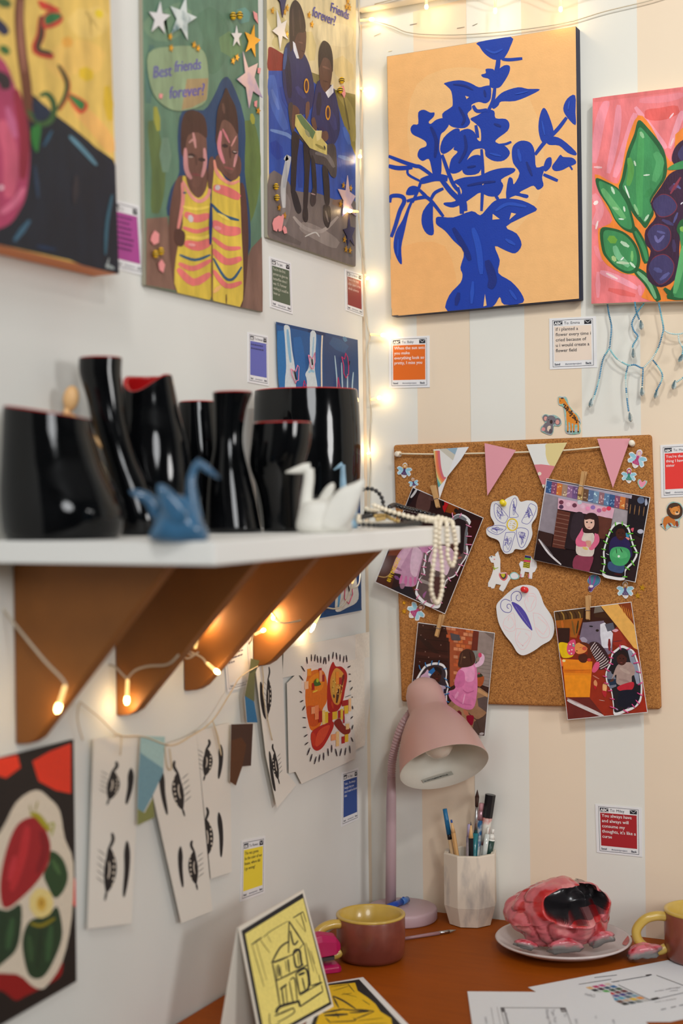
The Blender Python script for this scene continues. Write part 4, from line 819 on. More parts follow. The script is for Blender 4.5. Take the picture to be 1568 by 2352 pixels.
# top left: girl in a tutu
def dA(A):
    A.poly([(722,190),(1520,535),(1085,1620),(300,1260)], (46,24,22))
    A.poly([(722,190),(800,215),(660,430),(560,500)], (30,18,20)); A.stroke([(770,210),(740,260),(700,310)], 26, (200,196,196)); A.blob([(810,240),(920,280),(900,460),(760,440)], (88,58,52)); A.poly([(910,270),(960,290),(950,350),(900,330)], (96,66,60)); A.poly([(1060,330),(1130,365),(1080,480),(1060,430)], (180,24,28)); A.poly([(1130,370),(1250,420),(1200,500),(1090,470)], (132,64,20)); A.ell(1210,455,22,26,(30,20,18)); A.ell(1065,370,14,30,(24,16,16)); A.stroke([(1130,370),(1250,420)], 14, (190,140,70))
    A.poly([(300,1260),(430,960),(560,880),(520,1200),(480,1330)], (74,34,18)); A.poly([(480,860),(640,850),(560,960),(440,960)], (110,52,24)); A.poly([(500,1330),(700,1250),(820,1480),(640,1420)], (30,26,34)); A.poly([(850,900),(1000,860),(1140,1200),(1000,1560),(760,1450)], (120,100,100)); A.poly([(700,1280),(830,1260),(760,1420)], (80,40,18)); A.poly([(1340,560),(1500,560),(1200,1300),(1250,1000)], (60,22,20)); A.poly([(1240,1180),(1090,1610),(960,1560),(1080,1300)], (46,26,24))
    A.blob([(640,850),(740,835),(800,880),(845,930),(820,1060),(800,1150),(760,1290),(680,1310),(580,1280),(600,1180),(500,1140),(530,1000)], (186,140,166)); A.blob([(650,860),(720,850),(640,1000),(560,1130),(510,1110),(560,980)], (206,164,186)); A.blob([(740,860),(830,930),(800,1080),(760,1200),(700,1150),(700,1000)], (214,180,198)); A.blob([(780,820),(940,800),(940,880),(870,930),(820,900)], (196,132,172))
    for p in ([(600,1180),(580,1280)], [(650,1190),(640,1300)], [(700,1200),(700,1305)], [(750,1200),(750,1290)], [(540,1060),(510,1130)]): A.stroke(p, 34, (200,110,158))
    A.stroke([(520,1090),(600,1130)], 30, (150,100,130)); A.stroke([(330,1190),(430,1200),(520,1100)], 10, (190,150,90)); A.stroke([(520,1190),(570,1230)], 40, (120,70,120)); A.blob([(580,1280),(640,1280),(620,1330),(590,1330)], (150,110,130))
    # date printed on the picture
    A.text((545,975), 66, '23/07/2010 16:10', (236,196,20), (-0.40,0.93), (0.93,0.40), 0, 3, 0.62)
    out = [(1180,520),(1240,490),(1320,510),(1380,580),(1340,650),(1345,720),(1330,800),(1350,900),(1330,980),(1270,1070),(1230,1150),(1190,1200),(1110,1240),(1080,1320),(1060,1400),(1030,1540),(960,1550),(870,1520),(800,1460),(755,1390),(770,1300),(800,1220),(850,1170),(840,1100),(860,1020),(870,940),(930,890),(1000,800),(1100,640),(1150,560)]
    def dc(B):
        B.blob(shrink(out, 0.93), (94,78,78)); B.blob([(1200,560),(1270,540),(1330,600),(1310,700),(1300,850),(1280,940),(1200,930),(1150,820),(1170,640)], (40,26,28)); B.blob([(1330,620),(1345,660),(1330,860),(1305,900),(1310,740)], (110,112,118)); B.stroke([(1170,560),(1240,520),(1330,560)], 40, (120,124,130))
        B.blob([(960,880),(1080,850),(1180,900),(1200,1000),(1100,1040),(980,1000),(900,1030)], (206,170,190)); B.blob([(930,1000),(1100,1010),(1150,1060),(1110,1180),(1060,1150),(960,1110)], (222,190,206)); B.stroke([(1230,990),(1280,980)], 30, (150,90,80)); B.stroke([(1150,820),(1260,960)], 60, (84,50,44)); B.poly([(820,1220),(920,1260),(910,1290),(810,1260)], (150,140,136)); B.blob([(840,1400),(880,1360),(870,1400),(850,1440)], (150,90,140)); B.poly([(960,1200),(1060,1200),(1040,1460),(930,1440)], (80,50,48)); B.stroke([(930,1440),(950,1490)], 20, (190,160,180))
    st = [(1172,480,1184,545),(1275,485,1255,530),(1325,612,1385,640),(1325,742,1390,745),(1320,835,1390,838),(1300,928,1352,950),(1240,1058,1295,1075),(1208,1145,1232,1190),(1125,1205,1155,1250),(1075,1310,1105,1320),(1040,1480,1060,1495),(935,1545,970,1510),(850,1500,880,1470),(770,1450,800,1405),(750,1340,790,1345),(790,1220,830,1270),(820,1160,870,1180),(832,1085,880,1092),(848,1000,880,1030),(872,920,895,955),(905,870,940,900)]
    return out, dc, st, (232,140,180)
photo(C3b, [(722,190),(1520,535),(1085,1620),(300,1260)], CO+0.009, 'tilted dark snapshot of a pink tutu behind the hanging pearls', dA)
# top right: girl in pink, child with a green balloon
def dB(A):
    A.poly([(232,505),(1248,692),(1103,1525),(105,1305)], (44,26,30))
    A.poly([(232,520),(1070,672),(1040,830),(880,800),(200,680)], (176,168,186)); A.poly([(205,650),(350,690),(320,1060),(140,1010)], (150,140,150)); A.poly([(880,780),(1040,820),(1010,1000),(860,980)], (168,158,166))
    random.seed(5); pal = [(60,92,140),(120,90,140),(150,110,120),(170,140,120),(96,120,160),(140,80,110),(180,150,100),(96,130,170),(150,110,150),(120,150,180),(210,120,60),(110,80,60)]
    for i in range(20):
        t = i/19; x = 236+t*980; y = 528+t*210; wd = 52; c = pal[(i*5)%12]
        if i > 14: c = (110,70,60)
        A.poly([(x,y),(x+wd,y+11),(x+wd-12,y+128),(x-12,y+117)], c)
        for j in range(5):
            A.ell(x+random.uniform(0,40), y+random.uniform(20,110), 7, 7, (min(c[0]+80,240),min(c[1]+80,240),min(c[2]+70,240)), n=6)
    A.poly([(350,700),(900,800),(880,900),(345,805)], (226,176,196))
    for x, y, c in ((380,740,(120,60,80)),(380,785,(90,60,90)),(450,760,(240,200,215)),(510,770,(110,60,80)),(590,780,(230,190,210)),(640,800,(240,150,190)),(690,790,(150,120,190)),(750,820,(180,100,150)),(800,810,(230,110,130)),(845,800,(226,60,90)),(560,740,(200,210,220))): A.ell(x, y, 24, 22, c, n=8)
    A.poly([(345,812),(470,840),(420,1200),(290,1180)], (98,52,42)); A.poly([(740,870),(880,905),(860,1000),(800,1100),(720,1090)], (100,54,44))
    for i in range(8): A.stroke([(335-i*5,850+i*42),(460-i*6,875+i*42)], 5, (150,110,96), taper=0)
    A.poly([(470,850),(620,860),(600,1220),(410,1190)], (40,28,34)); A.blob([(500,860),(600,860),(560,1100),(470,1080)], (54,42,50)); A.poly([(140,1010),(300,1050),(280,1200),(110,1140)], (58,36,34)); A.poly([(110,1140),(500,1220),(520,1390),(110,1300)], (34,20,24)); A.stroke([(160,1100),(260,1240),(380,1350)], 20, (220,216,220)); A.stroke([(180,1110),(300,1260)], 8, (120,110,116))
    A.poly([(1040,700),(1245,745),(1190,1100),(1020,1000)], (30,22,30)); A.ell(1160,720,36,34,(96,110,140)); A.blob([(1210,700),(1225,750),(1205,775),(1198,740)], (170,176,196)); A.ell(1155,1025,30,22,(190,190,206)); A.blob([(1060,1000),(1090,990),(1080,1030)], (214,90,110))
    for i in range(4): A.stroke([(1060+i*44,760+i*8),(1050+i*44,850+i*8)], 10, (150,110,70))
    # girl
    A.blob([(525,1260),(690,1260),(660,1400),(640,1440),(500,1390)], (142,60,84)); A.blob([(590,1030),(700,1050),(700,1240),(640,1270),(530,1240),(540,1100)], (222,208,198)); A.blob([(590,990),(560,1040),(522,1110),(540,1170),(640,1170),(640,1130),(580,1110),(600,1040)], (226,110,146)); A.blob([(710,1030),(745,1060),(752,1130),(690,1205),(650,1190),(700,1120)], (226,110,146)); A.blob([(620,1120),(670,1120),(670,1170),(640,1180)], (216,160,140)); A.stroke([(590,1180),(640,1200)], 30, (226,200,120))
    A.blob([(610,880),(650,845),(710,850),(745,900),(745,1040),(700,1040),(600,1035),(595,960)], (54,32,32)); A.blob([(615,900),(690,890),(705,960),(670,1005),(625,990),(608,950)], (232,190,172)); A.stroke([(612,905),(660,890),(705,905)], 26, (60,36,34)); A.ell(632,935,9,7,(30,22,22)); A.ell(676,938,9,7,(30,22,22)); A.stroke([(640,985),(665,985)], 7, (180,90,90))
    out = [(925,935),(990,950),(1040,980),(1070,1080),(1090,1150),(1130,1240),(1090,1330),(1040,1380),(1010,1420),(995,1500),(870,1490),(785,1455),(800,1340),(790,1230),(820,1110),(850,1030),(880,970)]
    def dc(B):
        B.blob(shrink(out, 0.90), (28,20,28)); B.blob([(880,1090),(960,1070),(1040,1110),(1070,1200),(1060,1280),(880,1260),(850,1180)], (44,34,84)); B.blob([(850,1320),(950,1340),(1000,1340),(980,1430),(850,1400)], (62,84,124)); B.ell(965,1040,50,72,(70,34,26)); B.blob([(915,1030),(920,970),(965,950),(1015,980),(1018,1050),(990,1000),(940,1000)], (26,18,18)); B.stroke([(950,1080),(980,1080)], 8, (110,40,36)); B.ell(945,1040,6,5,(16,10,10)); B.ell(985,1042,6,5,(16,10,10)); B.blob([(1015,1040),(1045,1050),(1040,1090),(1020,1080)], (60,150,190)); B.blob([(1010,1080),(1050,1090),(1040,1110)], (230,140,130))
        B.blob([(855,1260),(880,1190),(960,1175),(1040,1200),(1058,1270),(1020,1340),(960,1362),(890,1340)], (70,166,104)); B.blob([(880,1260),(920,1200),(1000,1210),(1030,1270),(960,1290)], (88,184,118)); B.ell(945,1268,12,12,(220,240,226)); B.stroke([(920,1190),(925,1240)], 8, (30,60,40)); B.stroke([(960,1190),(980,1230)], 10, (30,60,40)); B.stroke([(820,1240),(850,1255)], 6, (220,220,230)); B.stroke([(900,1440),(970,1450)], 20, (70,20,24))
    st = [(912,935,918,970),(980,930,982,968),(1018,985,1050,965),(1030,1045,1085,1045),(1058,1112,1098,1105),(1060,1175,1112,1162),(1092,1225,1138,1235),(1068,1310,1098,1360),(1008,1370,1052,1400),(985,1465,1028,1470),(765,1405,815,1430),(778,1340,818,1348),(772,1270,822,1290),(778,1195,818,1205),(795,1115,838,1145),(820,1055,855,1085),(855,1005,885,1035)]
    return out, dc, st, (96,196,40)
photo(C5, [(232,505),(1248,692),(1103,1525),(105,1305)], CO+0.009, 'snapshot of a girl in pink and a stitched-in child with green balloon', dB)
# bottom left: girl in pink dressing gown by a brick wall
def dC(A):
    A.poly([(232,585),(925,680),(835,1612),(142,1517)], (60,30,24))
    A.poly([(232,585),(480,615),(520,1170),(180,1180)], (56,26,20))
    for i in range(6): A.stroke([(228,640+i*90),(505,670+i*90)], 6, (34,16,14), taper=0)
    A.stroke([(240,710),(420,880)], 50, (44,22,18)); A.stroke([(215,860),(510,900)], 44, (70,34,26)); 
    for x, y in ((280,615),(380,625),(300,740),(440,790),(300,850),(430,890),(260,700),(330,900),(470,640),(250,940)): A.ell(x, y, 5, 5, (150,120,110), n=6)
    A.poly([(480,612),(760,655),(740,980),(560,1150),(520,1170),(520,760)], (166,84,50))
    random.seed(9)
    for r in range(15):
        for c in range(6):
            x = 490+c*44+(22 if r%2 else 0); y = 622+r*36+c*6
            if x > 735: continue
            cc = random.choice([(190,92,52),(206,112,60),(160,74,44),(196,130,96),(214,140,100),(176,80,46)])
            if x > 540 or r < 4: A.poly([(x,y),(x+38,y+5),(x+38,y+33),(x,y+28)], cc)
    A.poly([(525,680),(610,700),(620,750),(540,745)], (84,76,80)); A.poly([(735,655),(785,660),(770,840),(715,835)], (110,46,34)); A.poly([(785,660),(925,682),(900,1180),(760,1130),(770,850)], (150,134,128)); A.poly([(820,665),(925,682),(915,740)], (120,104,98))
    for i in range(9): A.stroke([(775,860+i*34),(900,880+i*34)], 4, (120,106,102), taper=0)
    A.poly([(720,840),(770,840),(760,950),(740,960)], (130,134,130))
    A.poly([(490,1340),(640,1190),(790,1170),(890,1240),(860,1410),(835,1612),(700,1590),(520,1380)], (160,122,90)); A.poly([(770,1270),(885,1240),(860,1400),(780,1340)], (96,80,76)); A.poly([(510,1380),(600,1300),(720,1440),(640,1500)], (176,138,100)); A.poly([(740,1480),(860,1410),(830,1612),(720,1590)], (90,72,64)); A.stroke([(600,1300),(760,1460),(860,1400)], 8, (84,64,54), taper=0); A.stroke([(760,1460),(800,1580)], 8, (84,64,54), taper=0); A.poly([(780,1180),(885,1245),(860,1260),(770,1210)], (196,150,104))
    A.blob([(750,1080),(800,1060),(832,1080),(820,1140),(790,1165),(760,1140)], (170,84,40)); A.blob([(760,1080),(790,1040),(820,1070)], (60,60,40)); A.ell(785,1045,10,8,(190,60,90))
    P1, P2 = (222,128,176), (236,160,200)
    A.stroke([(600,1380),(620,1430)], 40, (120,40,50)); A.stroke([(650,1370),(690,1430)], 40, (196,120,90)); A.blob([(672,1430),(720,1420),(740,1440),(725,1510),(690,1490)], (150,24,50))
    A.blob([(610,1010),(700,960),(755,960),(770,1080),(770,1200),(745,1340),(690,1372),(600,1340),(530,1280),(510,1210),(570,1180),(580,1090)], P1); A.blob([(620,1010),(700,970),(745,990),(740,1100),(680,1120),(640,1060)], P2); A.blob([(600,1020),(650,1030),(660,1100),(640,1160),(580,1170),(565,1120)], (210,112,164)); A.stroke([(640,1190),(680,1220),(740,1200)], 12, (196,100,150)); A.stroke([(540,1240),(620,1310),(720,1330)], 14, (204,110,160)); A.stroke([(660,1230),(640,1320)], 12, (240,176,210)); A.stroke([(600,1210),(570,1270)], 26, P2)
    A.stroke([(750,980),(800,950),(815,900),(800,870)], 44, (230,190,214)); A.ell(795,880,16,22,(214,70,110))
    A.blob([(620,860),(670,825),(730,845),(755,920),(730,970),(660,990),(600,980),(605,920)], (72,44,34)); A.stroke([(640,860),(620,960)], 14, (96,62,46)); A.stroke([(700,850),(720,950)], 12, (52,30,26)); A.ell(655,900,12,8,(150,120,90))
    A.stroke([(790,1590),(830,1585)], 26, (196,190,190))
    out = [(330,960),(400,945),(470,965),(500,1030),(495,1100),(515,1160),(500,1240),(495,1380),(440,1500),(300,1510),(215,1480),(215,1150),(235,1070),(290,985)]
    def dc(B):
        B.blob(shrink(out, 0.91), (56,46,52)); B.blob([(300,1040),(330,1010),(350,1090),(400,1140),(440,1150),(440,1250),(360,1240),(290,1160),(260,1080)], (206,170,196)); B.poly([(340,1140),(450,1150),(440,1420),(330,1380)], (222,206,206))
        for i in range(6): B.stroke([(345,1165+i*34),(448,1178+i*34)], 12, (168,54,64), taper=0)
        B.ell(405,1065,44,62,(66,34,24)); B.blob([(360,1010),(400,980),(450,1010),(448,1060),(410,1020)], (30,20,20)); B.stroke([(330,1010),(380,980)], 30, (60,34,26)); B.poly([(330,1030),(380,990),(395,1020),(350,1070)], (40,110,176)); B.poly([(332,1040),(360,1050),(350,1070),(330,1060)], (214,226,236)); B.stroke([(395,1092),(420,1092)], 8, (110,40,40)); B.ell(392,1055,6,5,(16,10,10)); B.ell(425,1055,6,5,(16,10,10)); B.poly([(450,1150),(490,1160),(480,1380),(440,1400)], (176,160,180)); B.poly([(470,1185),(495,1180),(495,1220),(470,1225)], (40,34,50))
    st = [(250,970,265,1015),(305,945,315,985),(368,930,362,968),(432,928,422,968),(468,1005,498,1000),(475,1085,505,1105),(488,1155,530,1172),(478,1238,522,1222),(482,1290,520,1302),(475,1345,508,1358),(205,1100,240,1115)]
    return out, dc, st, (40,116,176)
photo(C6b, [(232,585),(925,680),(835,1612),(142,1517)], CO+0.009, 'snapshot of a girl in pink dressing gown by bricks behind the lamp', dC)
# bottom right: child bending over in a striped top
def dD(A):
    A.poly([(150,498),(1000,392),(1180,1608),(302,1690)], (140,44,20))
    A.poly([(150,498),(480,460),(470,580),(160,600)], (86,56,28))
    for i in range(6): A.stroke([(180+i*48,500),(210+i*46,540),(220+i*44,600)], 14, (170,130,60) if i%2 else (60,36,20))
    A.poly([(165,600),(470,570),(400,790),(330,780),(330,690),(190,680)], (170,96,30)); A.stroke([(240,600),(250,680)], 30, (206,110,40)); A.stroke([(350,600),(380,760)], 26, (130,90,40)); A.stroke([(420,600),(400,740)], 20, (60,50,20))
    A.poly([(480,460),(660,432),(860,640),(760,760),(420,760),(470,580)], (60,28,18)); A.poly([(600,450),(660,440),(700,500),(590,520)], (120,110,100)); A.poly([(595,520),(740,520),(780,580),(600,560)], (66,38,20))
    A.poly([(190,680),(325,680),(320,840),(205,850)], (56,30,24))
    A.poly([(470,620),(700,600),(720,740),(800,740),(790,950),(700,1000),(500,840),(430,800)], (124,110,130)); A.poly([(660,640),(710,620),(800,740),(780,900),(680,900),(660,760)], (226,226,236)); A.poly([(710,640),(800,620),(820,700),(740,720)], (96,96,110)); A.blob([(440,800),(480,780),(520,820),(480,850)], (170,160,180)); A.stroke([(540,660),(580,665)], 18, (40,34,40)); A.ell(628,708,18,14,(40,26,24))
    A.poly([(660,432),(850,408),(1040,660),(1075,920),(1030,900),(860,680)], (238,180,92)); A.poly([(850,408),(1000,392),(1040,650),(960,560)], (140,60,24))
    for i in range(5): A.stroke([(890+i*26,430+i*14),(920+i*24,520+i*20)], 10, (206,130,50))
    A.poly([(800,740),(870,700),(960,870),(860,900),(800,860)], (160,50,34)); A.stroke([(760,800),(762,930)], 34, (130,34,34)); A.blob([(790,710),(830,690),(860,705),(830,725)], (230,170,180)); A.stroke([(800,830),(900,820)], 8, (80,40,60))
    A.poly([(560,1160),(760,1120),(1180,1608),(680,1650),(540,1450)], (156,46,24)); A.poly([(1070,920),(1100,1060),(1180,1608),(1100,1580)], (170,44,20)); A.poly([(302,1450),(540,1440),(700,1640),(302,1690)], (110,40,34))
    A.poly([(245,1020),(430,1030),(575,1050),(545,1440),(285,1440)], (240,140,30)); A.poly([(250,1130),(560,1140),(555,1180),(255,1170)], (226,120,24)); A.poly([(262,1200),(560,1200),(545,1440),(290,1440)], (248,150,30)); A.stroke([(260,1150),(560,1140)], 8, (200,96,20))
    A.blob([(205,850),(290,845),(370,900),(360,990),(270,1010),(230,980)], (240,196,20)); A.blob([(300,870),(330,820),(385,810),(390,900),(375,970),(320,975),(295,930)], (226,80,120))
    for x, y in ((330,860),(350,920),(320,930),(365,850),(345,960)): A.ell(x, y, 9, 9, (246,230,220), n=6)
    A.ell(368,872,14,14,(60,170,190),n=8); A.ell(368,872,6,6,(240,200,40),n=6)
    A.blob([(390,860),(450,838),(510,860),(520,910),(490,950),(420,965),(385,930)], (238,150,80)); A.ell(488,905,26,22,(214,90,70)); A.ell(405,932,7,6,(40,20,16)); A.stroke([(430,900),(460,890)], 6, (190,90,50)); A.blob([(430,840),(500,840),(560,880),(580,960),(540,1050),(520,1000),(520,900)], (96,40,20)); A.blob([(430,980),(510,970),(510,1050),(460,1060),(425,1030)], (80,36,24))
    A.blob([(540,850),(590,830),(650,850),(720,930),(760,1020),(750,1100),(660,1140),(640,1080),(580,980),(560,900)], (60,36,40))
    for i in range(11):
        t = i/10; x = 560+t*170; y = 840+t*200
        A.stroke([(x+46-t*10,y-2+t*20),(x+10,y+46),(x-6-t*60,y+78+t*10)], 9, (222,206,206), taper=0.1)
    A.blob([(600,1070),(640,1050),(655,1080),(640,1130),(600,1170),(570,1150)], (230,90,130)); A.ell(540,1030,22,18,(200,60,60))
    A.blob([(590,1270),(610,1250),(630,1290),(615,1330),(595,1310)], (226,150,100)); A.blob([(690,1300),(715,1290),(735,1310),(725,1380),(690,1370)], (240,180,120)); A.blob([(680,1370),(730,1380),(720,1440),(695,1420)], (190,40,50)); A.blob([(590,1310),(620,1325),(605,1360)], (190,30,40)); A.ell(262,1040,20,14,(250,230,160)); A.blob([(225,1010),(250,1050),(250,1100),(235,1090)], (240,110,70))
    A.stroke([(300,1470),(480,1550),(700,1650)], 40, (216,206,206)); A.stroke([(300,1450),(500,1540)], 14, (180,150,150)); A.stroke([(650,1470),(710,1480)], 6, (220,190,180)); A.stroke([(580,1200),(650,1240)], 14, (200,120,100))
    out = [(900,870),(960,890),(1030,930),(1060,1000),(1090,1090),(1110,1200),(1125,1330),(1110,1480),(1040,1560),(950,1600),(820,1640),(805,1540),(790,1420),(770,1340),(735,1290),(720,1190),(740,1120),(770,1060),(790,960),(840,910)]
    def dc(B):
        B.blob(shrink(out, 0.92), (34,30,36)); B.poly([(960,910),(1010,930),(1080,1120),(1100,1310),(1060,1290),(990,1030)], (150,156,176)); B.poly([(740,1160),(800,1150),(840,1250),(840,1320),(770,1350),(740,1240)], (120,124,140)); B.poly([(740,1240),(840,1240),(840,1300),(770,1310)], (34,52,76)); B.blob([(780,1100),(830,1080),(840,1180),(790,1180)], (30,26,30))
        B.blob([(850,1090),(930,1060),(1000,1060),(1040,1120),(1040,1190),(1010,1210),(1000,1290),(900,1310),(840,1280),(840,1190),(790,1240),(800,1210)], (176,150,142)); B.stroke([(880,1120),(990,1180)], 40, (190,166,156)); B.stroke([(870,1240),(980,1270)], 30, (160,134,128)); B.blob([(860,1320),(1020,1270),(1025,1340),(960,1375),(870,1365)], (196,40,56)); B.blob([(880,1370),(1030,1360),(1080,1420),(1040,1540),(870,1540),(860,1440)], (24,24,40))
        B.ell(900,1020,56,70,(76,36,28)); B.blob([(840,1000),(860,940),(910,925),(955,960),(960,1010),(900,965)], (40,24,22)); B.ell(880,1012,7,6,(14,10,10)); B.ell(918,1016,7,6,(14,10,10)); B.stroke([(880,1058),(910,1060)], 9, (130,60,56)); B.blob([(765,1265),(800,1235),(815,1250),(790,1270)], (90,50,40)); B.stroke([(830,1560),(860,1580)], 16, (180,150,190)); B.stroke([(960,1560),(990,1550)], 16, (120,90,120))
    st = [(880,865,890,920),(955,920,995,900),(1012,990,1055,955),(1030,1068,1088,1055),(1058,1155,1108,1168),(1078,1305,1128,1275),(1070,1390,1130,1420),(1055,1470,1098,1515),(1012,1515,1045,1550),(918,1575,972,1608),(770,1540,830,1560),(770,1450,820,1462),(748,1370,795,1365),(708,1280,755,1292),(695,1205,735,1215),(715,1120,768,1155),(758,1055,805,1080),(760,1000,805,1010),(782,930,815,955)]
    return out, dc, st, (226,70,140)
photo(C7, [(150,498),(1000,392),(1180,1608),(302,1690)], CO+0.009, 'orange snapshot of a child bending over in a striped top', dD)
def cpx(c, x, y): return (c[0]+x*c[2], c[1]+y*c[2])
peg(cpx(C4,500,588), cpx(C4,552,812), CO+0.0105, 'brown wooden peg between the rainbow pennant and tutu snapshot')
peg(cpx(C5,606,438), cpx(C5,560,672), CO+0.0105, 'pale wooden peg on the green balloon snapshot')
peg(cpx(C6b,455,515), cpx(C6b,402,716), CO+0.0105, 'wooden peg joining the tutu and brick wall snapshots')
peg(cpx(C7,530,324), cpx(C7,528,592), CO+0.0105, 'light wooden peg on the striped top snapshot')
# ---------------------------------------------------------------- paper drawings
def drawing(crop, outline, label, fn, name):
    mp, n = BW(CO+0.006); w = [mp(crop[0]+x*crop[2], crop[1]+y*crop[2]) for x, y in crom(outline, 4)]
    c = sum(w, Vector())/len(w)
    e = empty(name, (c.x, c.y, min(p.z for p in w)), label, 'drawing')
    slab('paper', w, n, 0.0006, M_WHITEP, e)
    A = Art(BW(CO+0.006), crop, base=0.00005, step=0.000008); fn(A); A.done('pen_drawing', M_INK, e)
def df(A):
    V = (92,84,176)
    pets = [[(1250,905),(1200,840),(1130,770),(1108,800),(1115,880),(1150,940),(1215,965)], [(1262,910),(1265,820),(1290,740),(1320,712),(1335,760),(1320,840),(1350,900)], [(1390,930),(1430,860),(1460,780),(1490,775),(1530,810),(1500,900),(1450,970),(1390,960)], [(1225,1000),(1150,985),(1060,1005),(1048,1040),(1140,1080),(1220,1030)], [(1225,1060),(1205,1150),(1200,1230),(1230,1255),(1270,1230),(1300,1130),(1315,1060)], [(1330,1020),(1340,1120),(1370,1205),(1410,1190),(1450,1080),(1440,1030),(1380,1010)]]
    random.seed(4)
    for p in pets:
        A.stroke(p+[p[0]], 4.5, V, 5, 0); cx = sum(q[0] for q in p)/len(p); cy = sum(q[1] for q in p)/len(p)
        A.stroke([(cx+random.uniform(-0.7,0.7)*(q[0]-cx)*1.1, cy+(q[1]-cy)*random.uniform(0.2,0.8)) for q in random.sample(p, len(p))*2], 3.4, V, 5, 0)
        A.stroke([(cx+(q[0]-cx)*random.uniform(-0.6,0.7), cy+(q[1]-cy)*random.uniform(-0.6,0.7)) for q in p], 3.0, V, 5, 0)
    A.stroke([(1290+52*math.cos(a), 980+58*math.sin(a)) for a in [i*math.pi/6 for i in range(13)]], 12, (240,206,40), 4, 0)
    for i in range(16): A.ell(1290+random.uniform(-32,32), 980+random.uniform(-36,36), 5, 4, (226,190,50), n=6)
drawing(C4, [(1070,830),(1085,762),(1125,745),(1200,745),(1230,720),(1300,688),(1340,700),(1370,750),(1440,738),(1510,750),(1542,800),(1530,900),(1482,980),(1490,1080),(1450,1180),(1400,1230),(1320,1225),(1290,1260),(1220,1272),(1180,1220),(1150,1140),(1060,1100),(1030,1060),(1040,1010),(1110,980),(1075,900)], 'white paper flower with purple pen petals and yellow centre', df, 'flower_drawing')
def dbf(A):
    V = (84,72,170); pk = (244,206,212)
    for p in ([(1010,560),(1090,500),(1110,600),(1100,660),(1030,660),(1000,620)], [(1120,640),(1110,740),(1150,820),(1200,820),(1250,720),(1240,660)], [(1190,400),(1230,330),(1290,340),(1290,440),(1230,490)], [(1270,500),(1340,520),(1410,620),(1410,710),(1340,720),(1290,640)]):
        A.stroke(p+[p[0]], 4, pk, 4, 0); cx = sum(q[0] for q in p)/len(p); cy = sum(q[1] for q in p)/len(p)
        A.stroke([(cx+(q[0]-cx)*0.6+((-1)**i)*14, cy+(q[1]-cy)*0.7) for i, q in enumerate(p)], 7, (248,220,224), 4, 0)
    A.blob([(1075,405),(1140,428),(1200,495),(1240,580),(1262,660),(1200,600),(1130,505)], V)
    for i in range(7): A.stroke([(1110+i*19,440+i*26),(1130+i*18,470+i*26)], 4, (150,144,206))
    A.stroke([(1075,395),(1075,340),(1110,308),(1150,315),(1165,360),(1145,392),(1120,380),(1120,350),(1135,338)], 5, V, 6, 0); A.stroke([(1065,395),(1020,378),(985,400),(978,450),(1010,490),(1060,495),(1078,460),(1065,425),(1040,425),(1036,450),(1052,462)], 5, V, 6, 0)
drawing(C6b, [(945,420),(1000,360),(1080,290),(1150,255),(1230,250),(1300,280),(1340,350),(1370,430),(1440,540),(1460,650),(1430,740),(1350,790),(1280,840),(1190,882),(1130,860),(1080,780),(1010,690),(960,590),(940,480)], 'white paper cut-out with a purple pen butterfly under a red pin', dbf, 'butterfly_drawing')
px = cpx(C4,1203,770); pushpin(px[0], px[1], CO+0.006, (240,214,20), 'yellow push pin in the paper flower', (0.15,0.25))
px = cpx(C6b,1205,296); pushpin(px[0], px[1], CO+0.006, (226,40,40), 'red push pin in the butterfly drawing', (-0.1,0.2))
# ---------------------------------------------------------------- stickers on the board
SO = CO+0.0008
def fairy(crop, cx, cy, s, rot, hair, dress, label):
    A = Art(BW(SO), crop); c, sn = math.cos(rot), math.sin(rot)
    def T(x, y): return (cx+(x*c-y*sn)*s, cy+(x*sn+y*c)*s)
    out = [T(*p) for p in ((0,-1.05),(0.3,-0.8),(0.3,-0.4),(0.8,-0.45),(1.05,-0.15),(0.75,0.1),(0.95,0.45),(0.7,0.75),(0.4,0.55),(0.35,0.8),(0.1,1.05),(-0.2,0.9),(-0.4,0.6),(-0.75,0.7),(-0.95,0.4),(-0.75,0.1),(-1.05,-0.2),(-0.75,-0.5),(-0.3,-0.35),(-0.32,-0.8))]
    def d(A):
        for sx in (-1, 1):
            A.blob([T(sx*x,y) for x, y in ((0.15,-0.05),(0.45,-0.35),(0.85,-0.32),(0.92,-0.12),(0.55,0.06))], (150,204,224)); A.blob([T(sx*x,y) for x, y in ((0.15,0.02),(0.6,0.14),(0.82,0.45),(0.66,0.62),(0.35,0.4))], (170,216,232))
        A.blob([T(x,y) for x, y in ((0,-0.92),(0.24,-0.75),(0.26,-0.3),(0.1,-0.1),(-0.12,-0.1),(-0.26,-0.3),(-0.24,-0.75))], hair)
        A.blob([T(x,y) for x, y in ((0,-0.78),(0.16,-0.6),(0.1,-0.42),(-0.1,-0.42),(-0.16,-0.6))], (240,200,170)); A.blob([T(x,y) for x, y in ((0,-0.35),(0.14,-0.2),(0.16,0.1),(0.42,0.55),(0.1,0.66),(-0.25,0.62),(-0.38,0.5),(-0.16,0.1),(-0.14,-0.2))], dress)
        A.stroke([T(-0.1,0.6), T(-0.12,0.9)], s*0.1, (240,206,180)); A.stroke([T(0.08,0.6), T(0.08,0.92)], s*0.1, (240,206,180))
        for i in range(6): A.ell(*T(-0.2+0.08*i, 0.3+0.1*(i%3)), s*0.03, s*0.03, (226,206,226), n=5)
    sticker('fairy_sticker', label, A, out, d, group='fairy stickers on the cork board')
CF = (900, 1020, 160/1568.)
fairy(CF, 280, 590, 165, 0.12, (206,150,40), (80,50,100), 'blonde fairy sticker below the left bunting pin')
fairy(CF, 485, 870, 108, -0.2, (170,110,50), (84,54,104), 'smallest fairy sticker, above the tutu snapshot corner')
